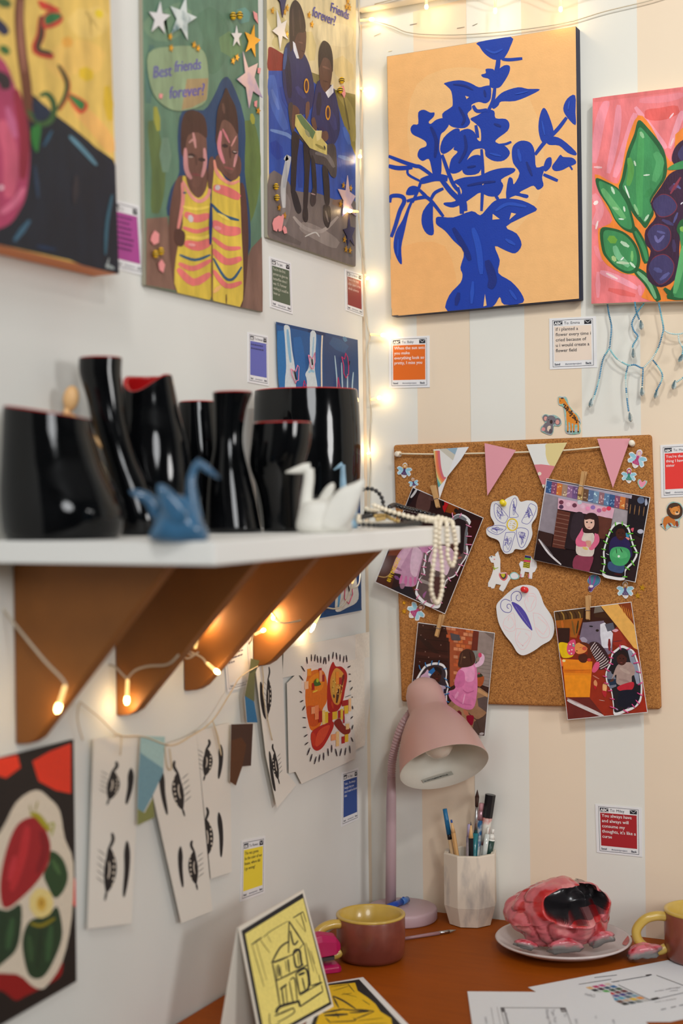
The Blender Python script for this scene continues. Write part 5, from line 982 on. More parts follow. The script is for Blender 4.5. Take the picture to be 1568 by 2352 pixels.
fairy(CLN, 645, 560, 190, 0.35, (216,170,200), (190,60,120), 'large fairy sticker with magenta dress below the right bunting pin')
fairy(CLN, 475, 900, 152, 0.05, (180,60,120), (50,140,120), 'fairy sticker with green dress beside the heart')
fairy(C7, 935, 262, 92, 0.0, (176,130,60), (90,76,120), 'fairy sticker peeking out below the green balloon snapshot')
fairy(C6b, 222, 482, 84, 0.9, (150,90,60), (180,60,120), 'tilted fairy sticker below the tutu snapshot corner')
A = Art(BW(SO), CLN); hp = [(745,1035),(700,975),(655,1000),(660,1080),(725,1170),(800,1110),(845,1030),(815,1000),(780,1005)]
sticker('heart_sticker', 'pink heart sticker with mint outline on the cork board', A, hp, lambda A: (A.blob(shrink(hp,0.97),(140,206,190)), A.blob(shrink(hp,0.78),(240,150,176))))
A = Art(BW(SO), C7); bo = [(520,150),(560,100),(610,95),(660,130),(655,190),(600,235),(565,285),(535,275),(530,230),(545,205),(522,180)]
def dbal(A):
    A.blob(shrink(bo,0.96), (110,70,140)); env = [(525,150),(560,108),(608,102),(652,135),(645,185),(590,222),(560,215),(530,180)]
    A.blob(env, (70,140,160))
    for i, c in enumerate(((150,80,160),(70,140,160),(150,80,160),(60,130,160))): A.stroke([(545+i*30,112-8*(i%2)),(548+i*24,165),(556+i*12,212)], 18, c, 4, 0)
    A.ell(562,222,22,15,(236,230,230)); A.poly([(532,240),(562,250),(552,280),(530,272)], (80,40,80))
sticker('balloon_sticker', 'hot air balloon sticker above the lower right snapshot', A, bo, dbal)
for crop, x, y, r, rot, lb in ((C6b,108,410,24,0.3,'gold star sticker above the other at the lower left of the board'), (C6b,108,487,28,0.0,'gold star sticker beside the tilted fairy, lower of two'), (C7,1122,238,40,0.2,'gold star sticker nearest the right edge of the board'), (C7,1070,325,40,-0.1,'gold star sticker right of the fairy below the balloon snapshot')):
    pts = []
    for i in range(10):
        a = rot-math.pi/2+i*math.pi/5; q = r if i%2 == 0 else r*0.45; pts.append((x+q*math.cos(a)*0.92, y+q*math.sin(a)))
    o = slab('star_sticker', [ony(crop[0]+p[0]*crop[2], crop[1]+p[1]*crop[2], -SO-0.0004) for p in pts], NB, 0.0009, m_sgold); tag(o, lb, 'sticker', 'gold star stickers on the cork board')
# llamas and cloud
lo = [(872,0),(890,40),(915,45),(920,80),(900,150),(885,190),(865,230),(865,265),(890,268),(895,280),(920,280),(935,240),(985,250),(965,290),(1000,310),(1020,280),(1050,220),(1070,190),(1050,160),(975,135),(975,20),(955,-55),(930,-30),(930,-8),(895,-15)]
def dll(A):
    A.poly(shrink(lo, 0.95), (240,238,236)); A.ell(922,18,7,6,(236,140,150)); A.ell(895,-5,7,5,(40,40,44)); A.stroke([(905,80),(930,100),(958,92)], 8, (170,190,60)); A.ell(922,105,8,10,(170,190,60))
    A.blob([(965,145),(1030,140),(1040,180),(1010,212),(975,190)], (226,110,110)); A.blob([(975,148),(1022,146),(1028,178),(1005,198),(984,182)], (80,64,60)); A.blob([(982,148),(1014,146),(1016,168),(1000,182),(988,170)], (206,196,40)); A.blob([(965,138),(1030,136),(1020,146),(975,148)], (236,190,190))
sticker('llama_sticker', 'white llama sticker looking left on the cork board', Art(BW(SO), C6b), lo, dll, smooth=False)
l2 = [(1143,60),(1160,35),(1190,40),(1200,-20),(1250,-10),(1270,20),(1300,40),(1305,90),(1285,130),(1265,140),(1260,195),(1230,190),(1235,135),(1195,130),(1185,180),(1150,175),(1160,110)]
def dl2(A):
    A.poly(shrink(l2, 0.94), (240,238,240)); A.poly([(1185,40),(1245,45),(1240,100),(1178,92)], (196,180,40)); A.poly([(1190,20),(1250,28),(1246,46),(1186,40)], (226,60,110)); A.poly([(1195,0),(1252,8),(1250,28),(1192,20)], (120,180,40)); A.poly([(1198,-18),(1252,-8),(1252,10),(1195,2)], (50,40,110))
    for i in range(3): A.stroke([(1182,52+i*16),(1200,46+i*16),(1220,58+i*16),(1242,52+i*16)], 5, (40,36,34), 2, 0)
    for x in (1168,1240): A.stroke([(x,150),(x-2,182)], 22, (226,110,140), taper=0); A.stroke([(x+4,150),(x+2,180)], 14, (240,238,240), taper=0)
sticker('llama_sticker', 'white llama sticker half under the green balloon snapshot', Art(BW(SO), C6b), l2, dl2, smooth=False)
cl = [(1058,165),(1075,140),(1100,132),(1125,142),(1145,165),(1140,190),(1110,200),(1075,195)]
sticker('cloud_sticker', 'small white cloud sticker beside the llama tail', Art(BW(SO), C6b), cl, lambda A: (A.blob(shrink(cl,0.98),(130,206,200)), A.blob(shrink(cl,0.8),(238,236,240))))
# ================================================================ papers on the left wall
def sheet(name, label, cat, mapping, crop, outline, group=None, m=M_PAPER, thick=0.0005, gain=1.0, mat_art=M_INK, part='paper'):
    mp, n = mapping; w = [mp(crop[0]+x*crop[2], crop[1]+y*crop[2]) for x, y in outline]; c = sum(w, Vector())/len(w)
    e = empty(name, (c.x, c.y, min(p.z for p in w)), label, cat, group)
    slab(part, w, n, thick, m, e)
    return e, Art(mapping, crop, gain, base=0.00005)
# ---- x-ray print with stitched butterflies
CX = (620, 730, 230/1568.)
out = [(98,62),(1372,345),(1385,900),(1432,4580),(205,4810),(140,1000)]
e, A = sheet('xray_print', 'tall blue x-ray print stitched with pink butterflies by the corner', 'print', LW(0.003), CX, out, m=mat('cyan_paper_edge', (30,80,130), 0.6))
A.clip = None
A.poly([(100,64),(1370,347),(1383,900),(1430,4578),(207,4807),(142,1000)], (14,84,146))
A.poly([(830,225),(1370,347),(1383,900),(1430,4578),(840,4680),(830,3000)], (12,60,112)); A.poly([(100,64),(1370,347),(1372,400),(105,110)], (10,62,116)); A.poly([(600,175),(870,240),(865,290),(590,225)], (8,44,92))
for p, w, c in (([(170,200),(190,700),(200,1100)],150,(18,110,176)), ([(420,300),(470,700),(480,1080)],160,(16,96,164)), ([(700,260),(730,700),(740,1080)],90,(30,100,160)), ([(950,350),(1200,500)],180,(26,80,130)), ([(1150,300),(1190,370)],60,(70,124,164))): A.stroke(p, w, c, 4, 0.3)
LBn = (206,216,220)
A.blob([(218,125),(302,140),(325,330),(345,520),(385,760),(400,1000),(400,1400),(240,1400),(232,1000),(250,780),(240,500),(228,300)], LBn, 3); A.stroke([(270,180),(290,420),(320,700)], 46, (130,180,212)); A.blob([(630,228),(718,248),(705,600),(700,820),(740,1080),(740,1400),(580,1400),(575,1000),(550,880),(600,780),(620,560)], LBn, 3); A.stroke([(680,300),(660,640)], 26, (150,190,214)); A.stroke([(600,860),(640,830),(690,850)], 40, (150,196,220))
A.stroke([(815,275),(803,600),(806,1100),(820,2600),(838,4560)], 24, (228,214,192), 4, 0.0)
for p in ([(1010,590),(1030,800),(1045,1000),(1045,1300)], [(1115,700),(1125,950),(1140,1300)], [(1210,880),(1208,1100),(1205,1300)], [(1300,850),(1285,1040),(1275,1300)]): A.stroke(p, 26, (110,150,176)); A.stroke(p, 8, (206,220,226))
# lower half: pelvis and legs, seen below the shelf
A.blob([(1180,3200),(1300,3300),(1340,4000),(1380,4400),(1200,4540),(1020,4590),(1050,4200),(1150,4000)], (210,206,196)); A.stroke([(1060,4560),(1100,4200)], 40, (90,150,190)); A.blob([(400,4640),(560,4250),(680,4300),(640,4600),(420,4760)], (196,206,206)); A.stroke([(1100,3400),(1130,3800)], 40, (130,170,196)); A.stroke([(240,4780),(820,4660),(1430,4560)], 30, (10,70,120), taper=0)
A.done('print', M_INK, e)
m_pth = mat('pink_thread', (214,40,100), 0.6); m_pth2 = mat('pale_pink_thread', (236,130,160), 0.6); m_bth = mat('black_thread', (20,20,26), 0.6)
def thread(pts, m, r=0.0006, close=True):
    w = [A.P(p)+NL*0.0022 for p in pts]; Geo().tube(w+([w[0]] if close else []), r, 5).done('stitched_butterfly', m, e, True)
for pts, m in (([(305,800),(365,850),(380,830),(405,745),(428,770),(420,980),(390,985),(372,1030),(320,900)], m_pth2), ([(575,585),(605,610),(635,650),(680,545),(678,690),(655,790),(630,800),(605,760)], m_pth2), ([(1098,612),(1140,650),(1158,555),(1190,620),(1205,740),(1205,880),(1162,945),(1130,870),(1128,740)], m_pth), ([(495,1080),(510,985),(545,1080)], m_pth), ([(1035,1095),(1042,935),(1070,1095)], m_pth), ([(1150,4000),(1095,3880),(1080,4080),(1150,4180),(1140,4400),(1210,4480),(1270,4330),(1250,4050),(1200,3900),(1280,3700),(1250,3600),(1180,3900)], m_pth)): thread(pts, m)
for pts in ([(355,830),(372,900),(385,965)], [(632,650),(640,740)], [(1222,680),(1212,740)], [(1180,4050),(1220,4300)]): thread(pts, m_bth, 0.0009, False)
# ---- strawberry print
CS = (0, 1680, 420/1470.)
out = [(-560,355),(592,65),(615,2008),(-560,2695)]
e, A = sheet('strawberry_print', 'strawberry and leaves print on a black and red board', 'print', LW(0.004), CS, out, m=mat('black_card', (22,18,18), 0.6), thick=0.003, gain=1.35)
A.clip = out
A.poly(out, (22,15,13))
R_ = (206,48,22)
A.poly([(-300,280),(0,215),(140,190),(165,290),(50,375),(-200,300)], R_); A.poly([(260,240),(400,160),(570,95),(570,500),(450,475),(310,400)], R_); A.blob([(585,1170),(620,1240),(640,1380),(630,1430),(575,1360)], (200,40,30))
A.blob([(0,1920),(120,1900),(300,2030),(420,1960),(500,1850),(490,1960),(380,2040),(200,2130),(120,2160),(0,2080),(-200,2100),(-200,1900)], (130,10,10))
A.blob([(290,470),(400,540),(480,640),(520,860),(590,1060),(575,1500),(500,1850),(380,2040),(320,2070),(250,2040),(130,1950),(-200,1900),(-300,1500),(-250,1100),(0,810),(130,570)], (196,184,166), 3)
A.blob([(240,690),(330,720),(390,850),(405,950),(380,1080),(290,1220),(160,1350),(60,1420),(10,1380),(0,1200),(50,950),(130,760)], (142,24,30)); A.stroke([(220,760),(180,1000),(90,1280)], 70, (170,36,42)); A.stroke([(330,800),(360,950),(300,1140)], 60, (120,16,24)); A.stroke([(120,1000),(70,1200)], 50, (176,44,52))
A.blob([(410,960),(500,1020),(545,1160),(510,1280),(440,1340),(380,1240),(350,1150),(390,1060)], (34,62,32)); A.stroke([(420,1030),(480,1150)], 40, (60,92,50)); A.blob([(-100,1450),(60,1440),(170,1400),(150,1700),(60,1830),(-100,1900)], (26,50,30)); A.stroke([(100,1500),(60,1750)], 60, (46,78,46)); A.blob([(240,1520),(380,1480),(460,1410),(500,1620),(450,1800),(350,1970),(240,1970),(190,1820),(180,1660)], (28,52,30)); A.stroke([(330,1560),(300,1900)], 20, (20,36,22)); A.stroke([(410,1560),(380,1850)], 60, (44,76,44)); A.stroke([(230,1640),(250,1850)], 50, (44,72,42))
for a in range(7):
    t = a*math.pi*2/7; A.ell(330+62*math.cos(t), 1380+86*math.sin(t), 36, 56, (206,186,120), t, 10)
A.ell(330,1385,42,62,(196,160,70)); A.ell(330,1380,22,34,(170,130,44)); A.stroke([(240,1540),(330,1560),(440,1500)], 30, (120,110,20)); A.stroke([(240,660),(300,680),(350,740),(400,800)], 46, (150,140,30)); A.stroke([(300,560),(280,640)], 14, (140,130,60)); A.stroke([(235,590),(250,660)], 12, (140,130,70)); A.stroke([(370,760),(430,740),(410,840)], 16, (150,150,60))
A.done('print', M_INK, e)
# ---- sheets of ink eyes
INK = (22,20,22)
def eye(A, cx, cy, w, h, rot=0.0, flip=1, brow=True, extra=None, par=None):
    A.v, A.f, A.c = [], [], []
    c, s = math.cos(rot), math.sin(rot)
    def T(x, y): x *= w*flip; y *= h; return (cx+x*c-y*s, cy+x*s+y*c)
    A.blob([T(x,y) for x, y in ((0,-1),(0.45,-0.55),(0.6,0),(0.42,0.6),(0,1),(-0.2,0.55),(-0.25,0),(-0.15,-0.5))], INK)
    for i in range(6):
        y = -0.65+i*0.26; A.ell(*T(0.40, y), w*0.07, h*0.07, (214,204,188), n=6)
    A.stroke([T(0.05,-0.35), T(0.12,0.0), T(0.05,0.4)], w*0.10, (200,190,176))
    for i in range(5):
        y = -0.6+i*0.3; A.stroke([T(-0.22,y), T(-0.75,y-0.25)], w*0.05, INK)
    A.stroke([T(0.0,-0.9), T(0.25,-1.3), T(0.15,-1.6)], w*0.22, INK); A.stroke([T(0,0.9), T(-0.1,1.35)], w*0.16, INK)
    if brow: A.blob([T(x,y) for x, y in ((1.2,-1.3),(1.45,-0.8),(1.45,0.2),(1.25,1.1),(1.1,1.0),(1.12,0.0),(1.05,-0.8))], INK)
    if extra: A.blob(extra, INK)
    A.done('ink_eye', M_INK, par)
e, A = sheet('eye_print', 'white strip with two ink eyes beside the strawberry print', 'print', LW(0.006), CS, [(752,60),(1125,20),(1058,1542),(702,1590)], 'ink eye prints on the left wall', gain=1.2)
eye(A, 890, 430, 120, 120, 0.12, par=e); eye(A, 865, 1110, 118, 185, 0.05, par=e)
e, A = sheet('eye_print', 'tilted white sheet with ink eyes facing left under the shelf', 'print', LW(0.008), C4L, [(150,255),(345,185),(450,1345),(246,1428),(60,590)], 'ink eye prints on the left wall', gain=1.2)
eye(A, 238, 560, 88, 125, -0.12, -1, par=e); eye(A, 335, 1060, 74, 110, -0.05, -1, par=e)
e, A = sheet('eye_print', 'upright white sheet with ink eyes left of the brown pennant', 'print', LW(0.006), C4L, [(345,170),(562,112),(576,1090),(440,1136)], 'ink eye prints on the left wall', gain=1.2)
eye(A, 405, 370, 76, 92, 0.05, par=e); eye(A, 410, 860, 74, 120, -0.06, par=e)
e, A = sheet('eye_print', 'narrow tilted sheet of ink eyes touching the pepper collage', 'print', LW(0.008), C4L, [(732,-235),(815,-300),(905,-330),(935,440),(998,520),(872,672),(800,330)], 'ink eye prints on the left wall', gain=1.2)
eye(A, 812, -60, 42, 120, 0.0, 1, False, [(760,-150),(778,-120),(790,20),(800,90),(780,60),(762,-40)], e); eye(A, 868, 395, 46, 90, -0.12, -1, False, [(818,305),(832,330),(845,440),(862,555),(846,540),(826,430)], e)
# ---- pepper collage
CPp = (640, 1440, 220/1362.)
e, A = sheet('pepper_collage', 'collage of red and orange peppers outlined in short black dashes', 'print', LW(0.004), CPp, [(72,312),(1288,70),(1300,1000),(1225,1680),(1095,1750),(1090,1870),(325,2232),(240,2060),(145,2082),(118,800),(228,690),(56,722)], gain=1.18)
A.poly([(1090,105),(1288,72),(1290,430),(1085,462)], (220,210,196)); A.poly([(985,480),(1215,440),(1225,1680),(1095,1740)], (222,212,198))
A.blob([(350,560),(400,470),(700,440),(980,440),(1000,900),(1020,1400),(1020,1650),(760,1740),(560,1800),(440,1700),(400,1500),(360,1100),(320,900),(330,700)], (222,208,200), 2)
OR_, RD, YL, PE = (214,108,22), (166,22,16), (220,178,40), (228,150,104)
A.blob([(400,700),(480,620),(600,610),(660,680),(690,850),(680,1060),(620,1180),(600,1380),(500,1470),(440,1440),(400,1250),(375,1000)], OR_); A.blob([(420,760),(560,650),(640,760),(600,900),(480,900)], (226,132,24)); A.blob([(390,1160),(470,1120),(600,1180),(560,1380),(440,1400)], (196,76,18))
A.blob([(770,495),(810,560),(890,565),(960,640),(970,740),(940,900),(920,1010),(880,1130),(820,1200),(720,1210),(690,1140),(685,950),(695,760),(720,600)], RD); A.blob([(790,600),(860,600),(930,700),(900,900),(860,1090),(790,1090),(740,960),(730,760)], (206,140,52)); A.blob([(900,700),(935,700),(900,860),(870,960)], (110,24,12)); A.stroke([(790,720),(775,900),(780,1000)], 44, (196,150,60)); A.stroke([(850,880),(820,1080)], 40, (70,28,14)); A.stroke([(780,960),(785,1010)], 26, (60,40,30)); A.stroke([(750,1060),(770,1160)], 30, (190,60,20))
random.seed(12)
for i in range(30): A.ell(random.uniform(760,900), random.uniform(700,960), 8, 10, random.choice([(220,176,90),(150,96,34),(226,190,110)]), n=5)
A.blob([(460,1500),(560,1420),(700,1360),(770,1350),(770,1430),(700,1580),(620,1710),(540,1760),(480,1720),(455,1620)], (176,30,20)); A.blob([(560,1480),(680,1400),(720,1420),(640,1600),(540,1700),(510,1650)], (206,70,40)); A.blob([(780,1360),(860,1300),(920,1400),(1010,1440),(1000,1510),(930,1530),(840,1460)], (130,30,18)); A.blob([(470,1500),(520,1560),(500,1700),(450,1600)], (190,50,24))
for x, y, w, h, c in ((400,600,55,100,(226,140,30)),(560,590,45,40,(170,26,36)),(570,620,40,160,PE),(615,680,30,100,(160,30,30)),(360,780,55,110,(236,180,140)),(465,800,36,100,RD),(805,640,46,180,(220,130,40)),(850,720,36,100,(160,24,30)),(455,1140,50,100,PE),(505,1120,55,200,(226,130,80)),(560,1200,50,160,RD),(610,1190,44,200,(230,196,110)),(650,1210,44,160,YL),(695,1220,60,140,(170,24,24)),(755,1210,70,110,YL),(835,1190,40,110,(170,30,30)),(870,1170,36,150,(220,190,60)),(920,1120,60,120,YL),(890,1050,90,80,(160,24,24)),(985,1020,36,180,(236,180,130)),(945,1380,50,80,(236,190,130)),(905,1190,20,180,(176,20,50)),(735,1530,70,90,(232,150,100)),(805,1490,44,210,(240,190,130)),(885,1560,44,100,(170,30,30)),(930,1530,50,110,YL),(930,1265,80,100,(226,216,210))):
    A.poly([(x,y),(x+w,y-w*0.2),(x+w,y+h-w*0.2),(x,y+h)], c)
A.stroke([(930,1000),(1020,965)], 8, (40,36,40)); A.blob([(490,780),(540,730),(570,780),(590,820),(510,840)], (60,96,30)); A.ell(540,760,20,30,(170,180,40)); A.stroke([(470,930),(540,900)], 24, (240,190,60))
for i, (x, y) in enumerate(((398,475),(456,440),(500,440),(548,460),(588,465),(628,478),(664,478),(703,440),(757,405),(818,415),(862,440),(908,460),(960,450))): A.stroke([(x+10*((i%3)-1),y-50),(x,y+48)], 17, (38,22,36))
for x, y, dx, dy in ((335,595,26,40),(310,725,26,36),(303,925,18,14),(316,1055,22,-14),(345,1155,18,-32),(352,1290,24,4),(356,1428,24,0),(373,1545,24,-18),(383,1658,24,-20),(988,565,22,-14),(998,670,14,0),(1003,772,16,-6),(1022,875,16,-24),(1033,998,8,4),(1038,1145,4,24),(1025,1288,16,-18),(1035,1425,8,-34),(1030,1600,14,32)): A.stroke([(x-dx,y-dy),(x+dx,y+dy)], 17, (34,22,34))
for x, y, t in ((412,1770,-20),(448,1860,-14),(508,1895,-14),(566,1865,-8),(626,1840,0),(690,1780,4),(740,1730,0),(805,1785,12),(868,1780,-12),(934,1770,-8),(998,1740,4)): A.stroke([(x-t,y-54),(x+t,y+54)], 17, (34,24,44))
A.done('print', M_INK, e)
# ---- paper pennants on the left wall
def pennant(crop, outline, label, bands):
    e, A = sheet('paper_pennant', label, 'pennant', LW(0.010), crop, outline, 'paper pennants on the left wall', gain=1.1)
    for p, c in bands: A.poly(p, c)
    A.done('print', M_INK, e)
pennant(CS, [(1130,36),(1325,42),(1312,330),(1222,520),(1242,690),(1102,756),(1108,400)], 'light blue paper pennant with olive tip on the left wall', [([(1130,36),(1325,42),(1312,330),(1220,530),(1150,660),(1104,620),(1108,400)], (110,150,164)), ([(1130,36),(1325,42),(1312,300),(1128,170)], (160,192,190)), ([(1104,620),(1160,655),(1228,530),(1242,690),(1102,756)], (128,132,76))])
pennant(C4L, [(572,125),(715,120),(702,395),(645,400),(603,525),(563,500)], 'dark brown paper pennant between the eye prints', [([(572,125),(715,120),(702,395),(645,400),(603,525),(563,500)], (62,36,24)), ([(574,230),(640,210),(672,260),(645,400),(603,525),(563,500)], (84,46,16))])
pennant(CL, [(575,890),(640,905),(605,1010),(600,1200),(625,1370),(545,1370),(528,1180),(560,1000)], 'olive and blue paper pennant behind the last bracket', [([(575,890),(640,905),(605,1010),(600,1215),(528,1170),(560,1000)], (96,100,66)), ([(528,1170),(600,1215),(625,1370),(545,1370)], (36,104,150))])
tw = empty('twine', onx(400,1700,0.008), 'cream twine holding the prints under the shelf', 'string')
m_tw2 = mat('pale_twine', (214,194,160), 0.8)
for pts in ([(183,1612),(230,1650),(272,1688),(330,1692),(392,1712),(440,1690),(488,1655),(530,1590),(552,1555),(592,1530)], [(183,1612),(178,1650),(190,1700)], [(262,1690),(278,1690),(276,1735)], [(488,1655),(500,1690),(508,1735),(498,1690),(490,1660)], [(602,1530),(605,1560),(604,1590),(612,1640),(625,1700)], [(378,1715),(384,1760),(394,1765),(390,1720)]):
    Geo().tube([onx(x, y, 0.0105) for x, y in crom(pts, 5, False)], 0.0007, 5).done('strand', m_tw2, tw, True)
# ================================================================ shelf
ZS = CAM.z-0.034
M_SHELF = mat('white_shelf', (244,243,239), 0.45)
M_MDF = mat('brown_mdf', (140,84,28), 0.6, noise=0.06, nscale=40)
sh = empty('wall_shelf', (0.0, -0.55, ZS-0.17), 'white board shelf on four brown triangular brackets', 'shelf')
bevel(Geo().box((0.0008, -0.82, ZS-0.019), (0.25, -0.296, ZS)).done('shelf_board', M_SHELF, sh), 0.0015)
for yb, hb in ((-0.745,0.165), (-0.588,0.161), (-0.462,0.152), (-0.312,0.142)):
    zt = ZS-0.0192; t = 0.008
    prof = [(0.0008,0),(0.162,0),(0.162,-0.006),(0.024,0.006-hb),(0.015,0.001-hb),(0.006,-hb),(0.0008,-hb)]
    slab('bracket', [(x, yb-t, zt+z) for x, z in prof], NB, 2*t, M_MDF, sh, 0.0012)
# ================================================================ black ceramic pots
M_BLK = mat('black_glaze', (6,7,9), 0.08, spec=0.38, bump=0.5, bscale=22, noise=0.4, nscale=20)
M_RED = mat('red_inner_glaze', (176,24,26), 0.15, coat=0.4)
def pot(label, lv, x, ratio=1.0, wall=0.0035, rim=None, cat='pot', outer=M_BLK, inner=M_RED, seg=40, name='ceramic_pot'):
    """lv: (pixel row, left, right) of the silhouette from the base up; x: distance of its axis from the wall"""
    (yb, l, r) = lv[0]; base = onx((l+r)/2, yb, x); Z = depth(base); u = Z/F
    H0 = ZS+0.0003
    view = Vector((RT.x, RT.y, 0)).normalized(); dpt = Vector((fwd.x, fwd.y, 0)).normalized()
    c0 = (l+r)/2; ytop = lv[-1][0]; hgt = (yb-ytop)*u
    pts = [((yb-y)*u, ((a+b_)/2-c0)*u, (b_-a)/2*u) for y, a, b_ in lv]
    pts = crom(pts, 4, False)
    bx, by = base.x, base.y
    def ring(h, o, rr, d=0.0):
        out = []
        for k in range(seg):
            a = 2*math.pi*k/seg; dz = rim(a) if (rim and h > hgt*0.72) else 0.0
            if dz: dz *= (h/hgt-0.72)/0.28
            p = Vector((bx, by, 0))+view*(o+(rr-d)*math.cos(a))+dpt*((rr-d)*ratio*math.sin(a))
            out.append(Vector((p.x, p.y, H0+h+dz)))
        return out
    e = empty(name, (bx, by, H0), label, cat, 'black glazed pots on the shelf' if outer is M_BLK else None)
    rings = [ring(0, pts[0][1], pts[0][2]*0.9)]+[ring(max(h, 0.0012*i), o, rr) for i, (h, o, rr) in enumerate(pts)]
    h, o, rr = pts[-1]
    Geo().rings(rings, cap=True).done('body', outer, e, True) if False else None
    g = Geo(); g.rings(rings, cap=False); g.f.append(tuple(range(seg-1,-1,-1))); g.done('body', outer, e, True)
    inn = [ring(h, o, rr), ring(h+0.0010, o, rr, wall*0.25), ring(h+0.0012, o, rr, wall*0.5), ring(h, o, rr, wall)]+[ring(hh, oo, r2, wall*1.2) for hh, oo, r2 in reversed(pts) if hh > 0.012]
    g2 = Geo(); g2.rings(inn, cap=False); n0 = len(inn)-1; g2.f.append(tuple(n0*seg+j for j in range(seg))); 
    g2.done('inner_glaze', inner, e, True)
    return e
pot('squat black pot with bulging base, nearest on the shelf', [(1243,16,268),(1225,8,280),(1180,4,286),(1130,3,268),(1070,6,240),(1000,10,220),(955,12,214)], 0.070, 0.9, rim=lambda a: 0.006*(-math.cos(a)))
pot('tall black vase with narrow waist and flared neck', [(1240,278,362),(1200,272,368),(1130,258,345),(1060,240,314),(985,216,296),(930,205,288),(870,188,284),(834,187,286)], 0.075, 0.9)
pot('wide black pot with dipping red rim behind the tall vase', [(1222,285,425),(1180,275,432),(1100,265,441),(1010,270,434),(940,280,416),(880,285,404),(860,288,400)], 0.062, 0.85, rim=lambda a: -0.016*max(0.0, math.sin(-a-0.5))**2)
pot('small black pot with red rim, half hidden mid shelf', [(1215,425,500),(1150,415,508),(1050,412,512),(980,412,505),(920,414,498)], 0.050, 0.9)
pot('slim black vase with flared foot in the middle of the shelf', [(1216,474,602),(1150,476,590),(1080,482,574),(1010,494,560),(940,494,568),(896,492,584)], 0.120, 0.9)
pot('large round black pot, widest and farthest on the shelf', [(1208,600,812),(1150,590,824),(1060,585,830),(960,585,829),(897,588,824)], 0.075, 0.85)
pot('short black tumbler pot in front of the widest pot', [(1213,604,692),(1160,600,690),(1110,590,692),(1060,574,702),(1010,578,716),(965,583,719)], 0.158, 0.9)
# ---------------------------------------------------------------- glazed birds
def pillow(g, pts, Z, th, dz=0.0, n=4):
    """a rounded slab standing across the view at depth Z"""
    pp = crom(pts, n); cx = sum(p[0] for p in pp)/len(pp); cy = sum(p[1] for p in pp)/len(pp)
    d = Vector((fwd.x, fwd.y, 0)).normalized(); rings = []
    for t, s in ((-0.5,0.45),(-0.42,0.78),(-0.2,0.96),(0.0,1.0),(0.2,0.96),(0.42,0.78),(0.5,0.45)):
        rings.append([atz(cx+(x-cx)*s, cy+(y-cy)*s, Z)+d*(t*th+dz) for x, y in pp])
    g.rings(rings)
def bird(label, x, bpx, body, wings, neck, head, tail, m, group):
    base = onx(bpx[0], bpx[1], x); base.z = ZS; Z = depth(base); u = Z/F
    e = empty('ceramic_bird', base, label, 'figurine', group)
    # settle on the shelf: lowest row of the body sits at ZS
    row = max(p[1] for p in body); zz = atz(bpx[0], row, Z).z; dy = (zz-ZS)/u
    S = lambda pts: [(a, b_+dy) for a, b_ in pts]
    g = Geo(); pillow(g, S(body), Z, 0.030); g.done('body', m, e, True)
    for (pts, dz) in wings:
        g = Geo(); pillow(g, S(pts), Z, 0.010, dz); g.done('wing', m, e, True)
    g = Geo(); g.tube([atz(a, b_, Z) for a, b_ in crom(S([p[:2] for p in neck]), 4, False)], [r*u for r in [crom([(q[2],) for q in neck], 4, False)[i][0] for i in range(4*(len(neck)-1)+1)]], 10); g.done('neck', m, e, True)
    g = Geo(); g.tube([atz(a, b_, Z) for a, b_ in S([p[:2] for p in head])], [p[2]*u for p in head], 10); g.done('head', m, e, True)
    if tail:
        g = Geo(); pillow(g, S(tail), Z, 0.008); g.done('tail', m, e, True)
M_BLUEG = mat('blue_glaze', (58,104,140), 0.22, coat=0.4, noise=0.35, nscale=25)
M_WHITEG = mat('white_bisque', (224,222,214), 0.55, noise=0.05, nscale=40)
M_PALEBL = mat('pale_blue_glaze', (130,164,186), 0.3, noise=0.3, nscale=30)
bird('blue glazed origami bird facing right on the shelf edge', 0.215, (410,1232), [(350,1236),(352,1200),(370,1160),(400,1130),(440,1140),(462,1180),(474,1236)],
  [([(395,1195),(370,1150),(365,1110),(380,1106),(410,1130),(440,1170),(430,1200)], -0.012), ([(352,1190),(330,1150),(300,1130),(296,1118),(330,1120),(370,1150),(380,1190)], 0.008)],
  [(450,1190,17),(440,1130,14),(440,1090,10),(452,1056,8)], [(450,1052,9),(470,1066,10),(490,1082,6),(504,1092,2)], None, M_BLUEG, 'glazed birds on the shelf')
bird('white ceramic swan facing left on the shelf edge', 0.222, (740,1212), [(690,1212),(684,1170),(700,1140),(750,1135),(790,1150),(806,1180),(798,1212)],
  [([(740,1190),(725,1150),(745,1110),(765,1096),(768,1115),(750,1150),(770,1200)], 0.010), ([(735,1200),(740,1160),(775,1115),(810,1098),(836,1090),(832,1120),(806,1180),(780,1205)], -0.012)],
  [(702,1180,18),(704,1130,14),(709,1090,13),(709,1064,12)], [(713,1062,12),(697,1064,12),(676,1069,7.5),(656,1073,2.5)], [(790,1190),(800,1130),(834,1092),(830,1120),(812,1180)], M_WHITEG, 'glazed birds on the shelf')
bird('pale blue bird mostly hidden behind the white swan', 0.160, (795,1208), [(770,1208),(772,1180),(790,1160),(812,1170),(820,1208)],
  [([(800,1190),(805,1160),(818,1150),(820,1190)], 0.006)], [(790,1180,12),(788,1120,9),(787,1080,7),(787,1062,6)], [(787,1060,6),(778,1066,5),(766,1074,2)], None, M_PALEBL, 'glazed birds on the shelf')
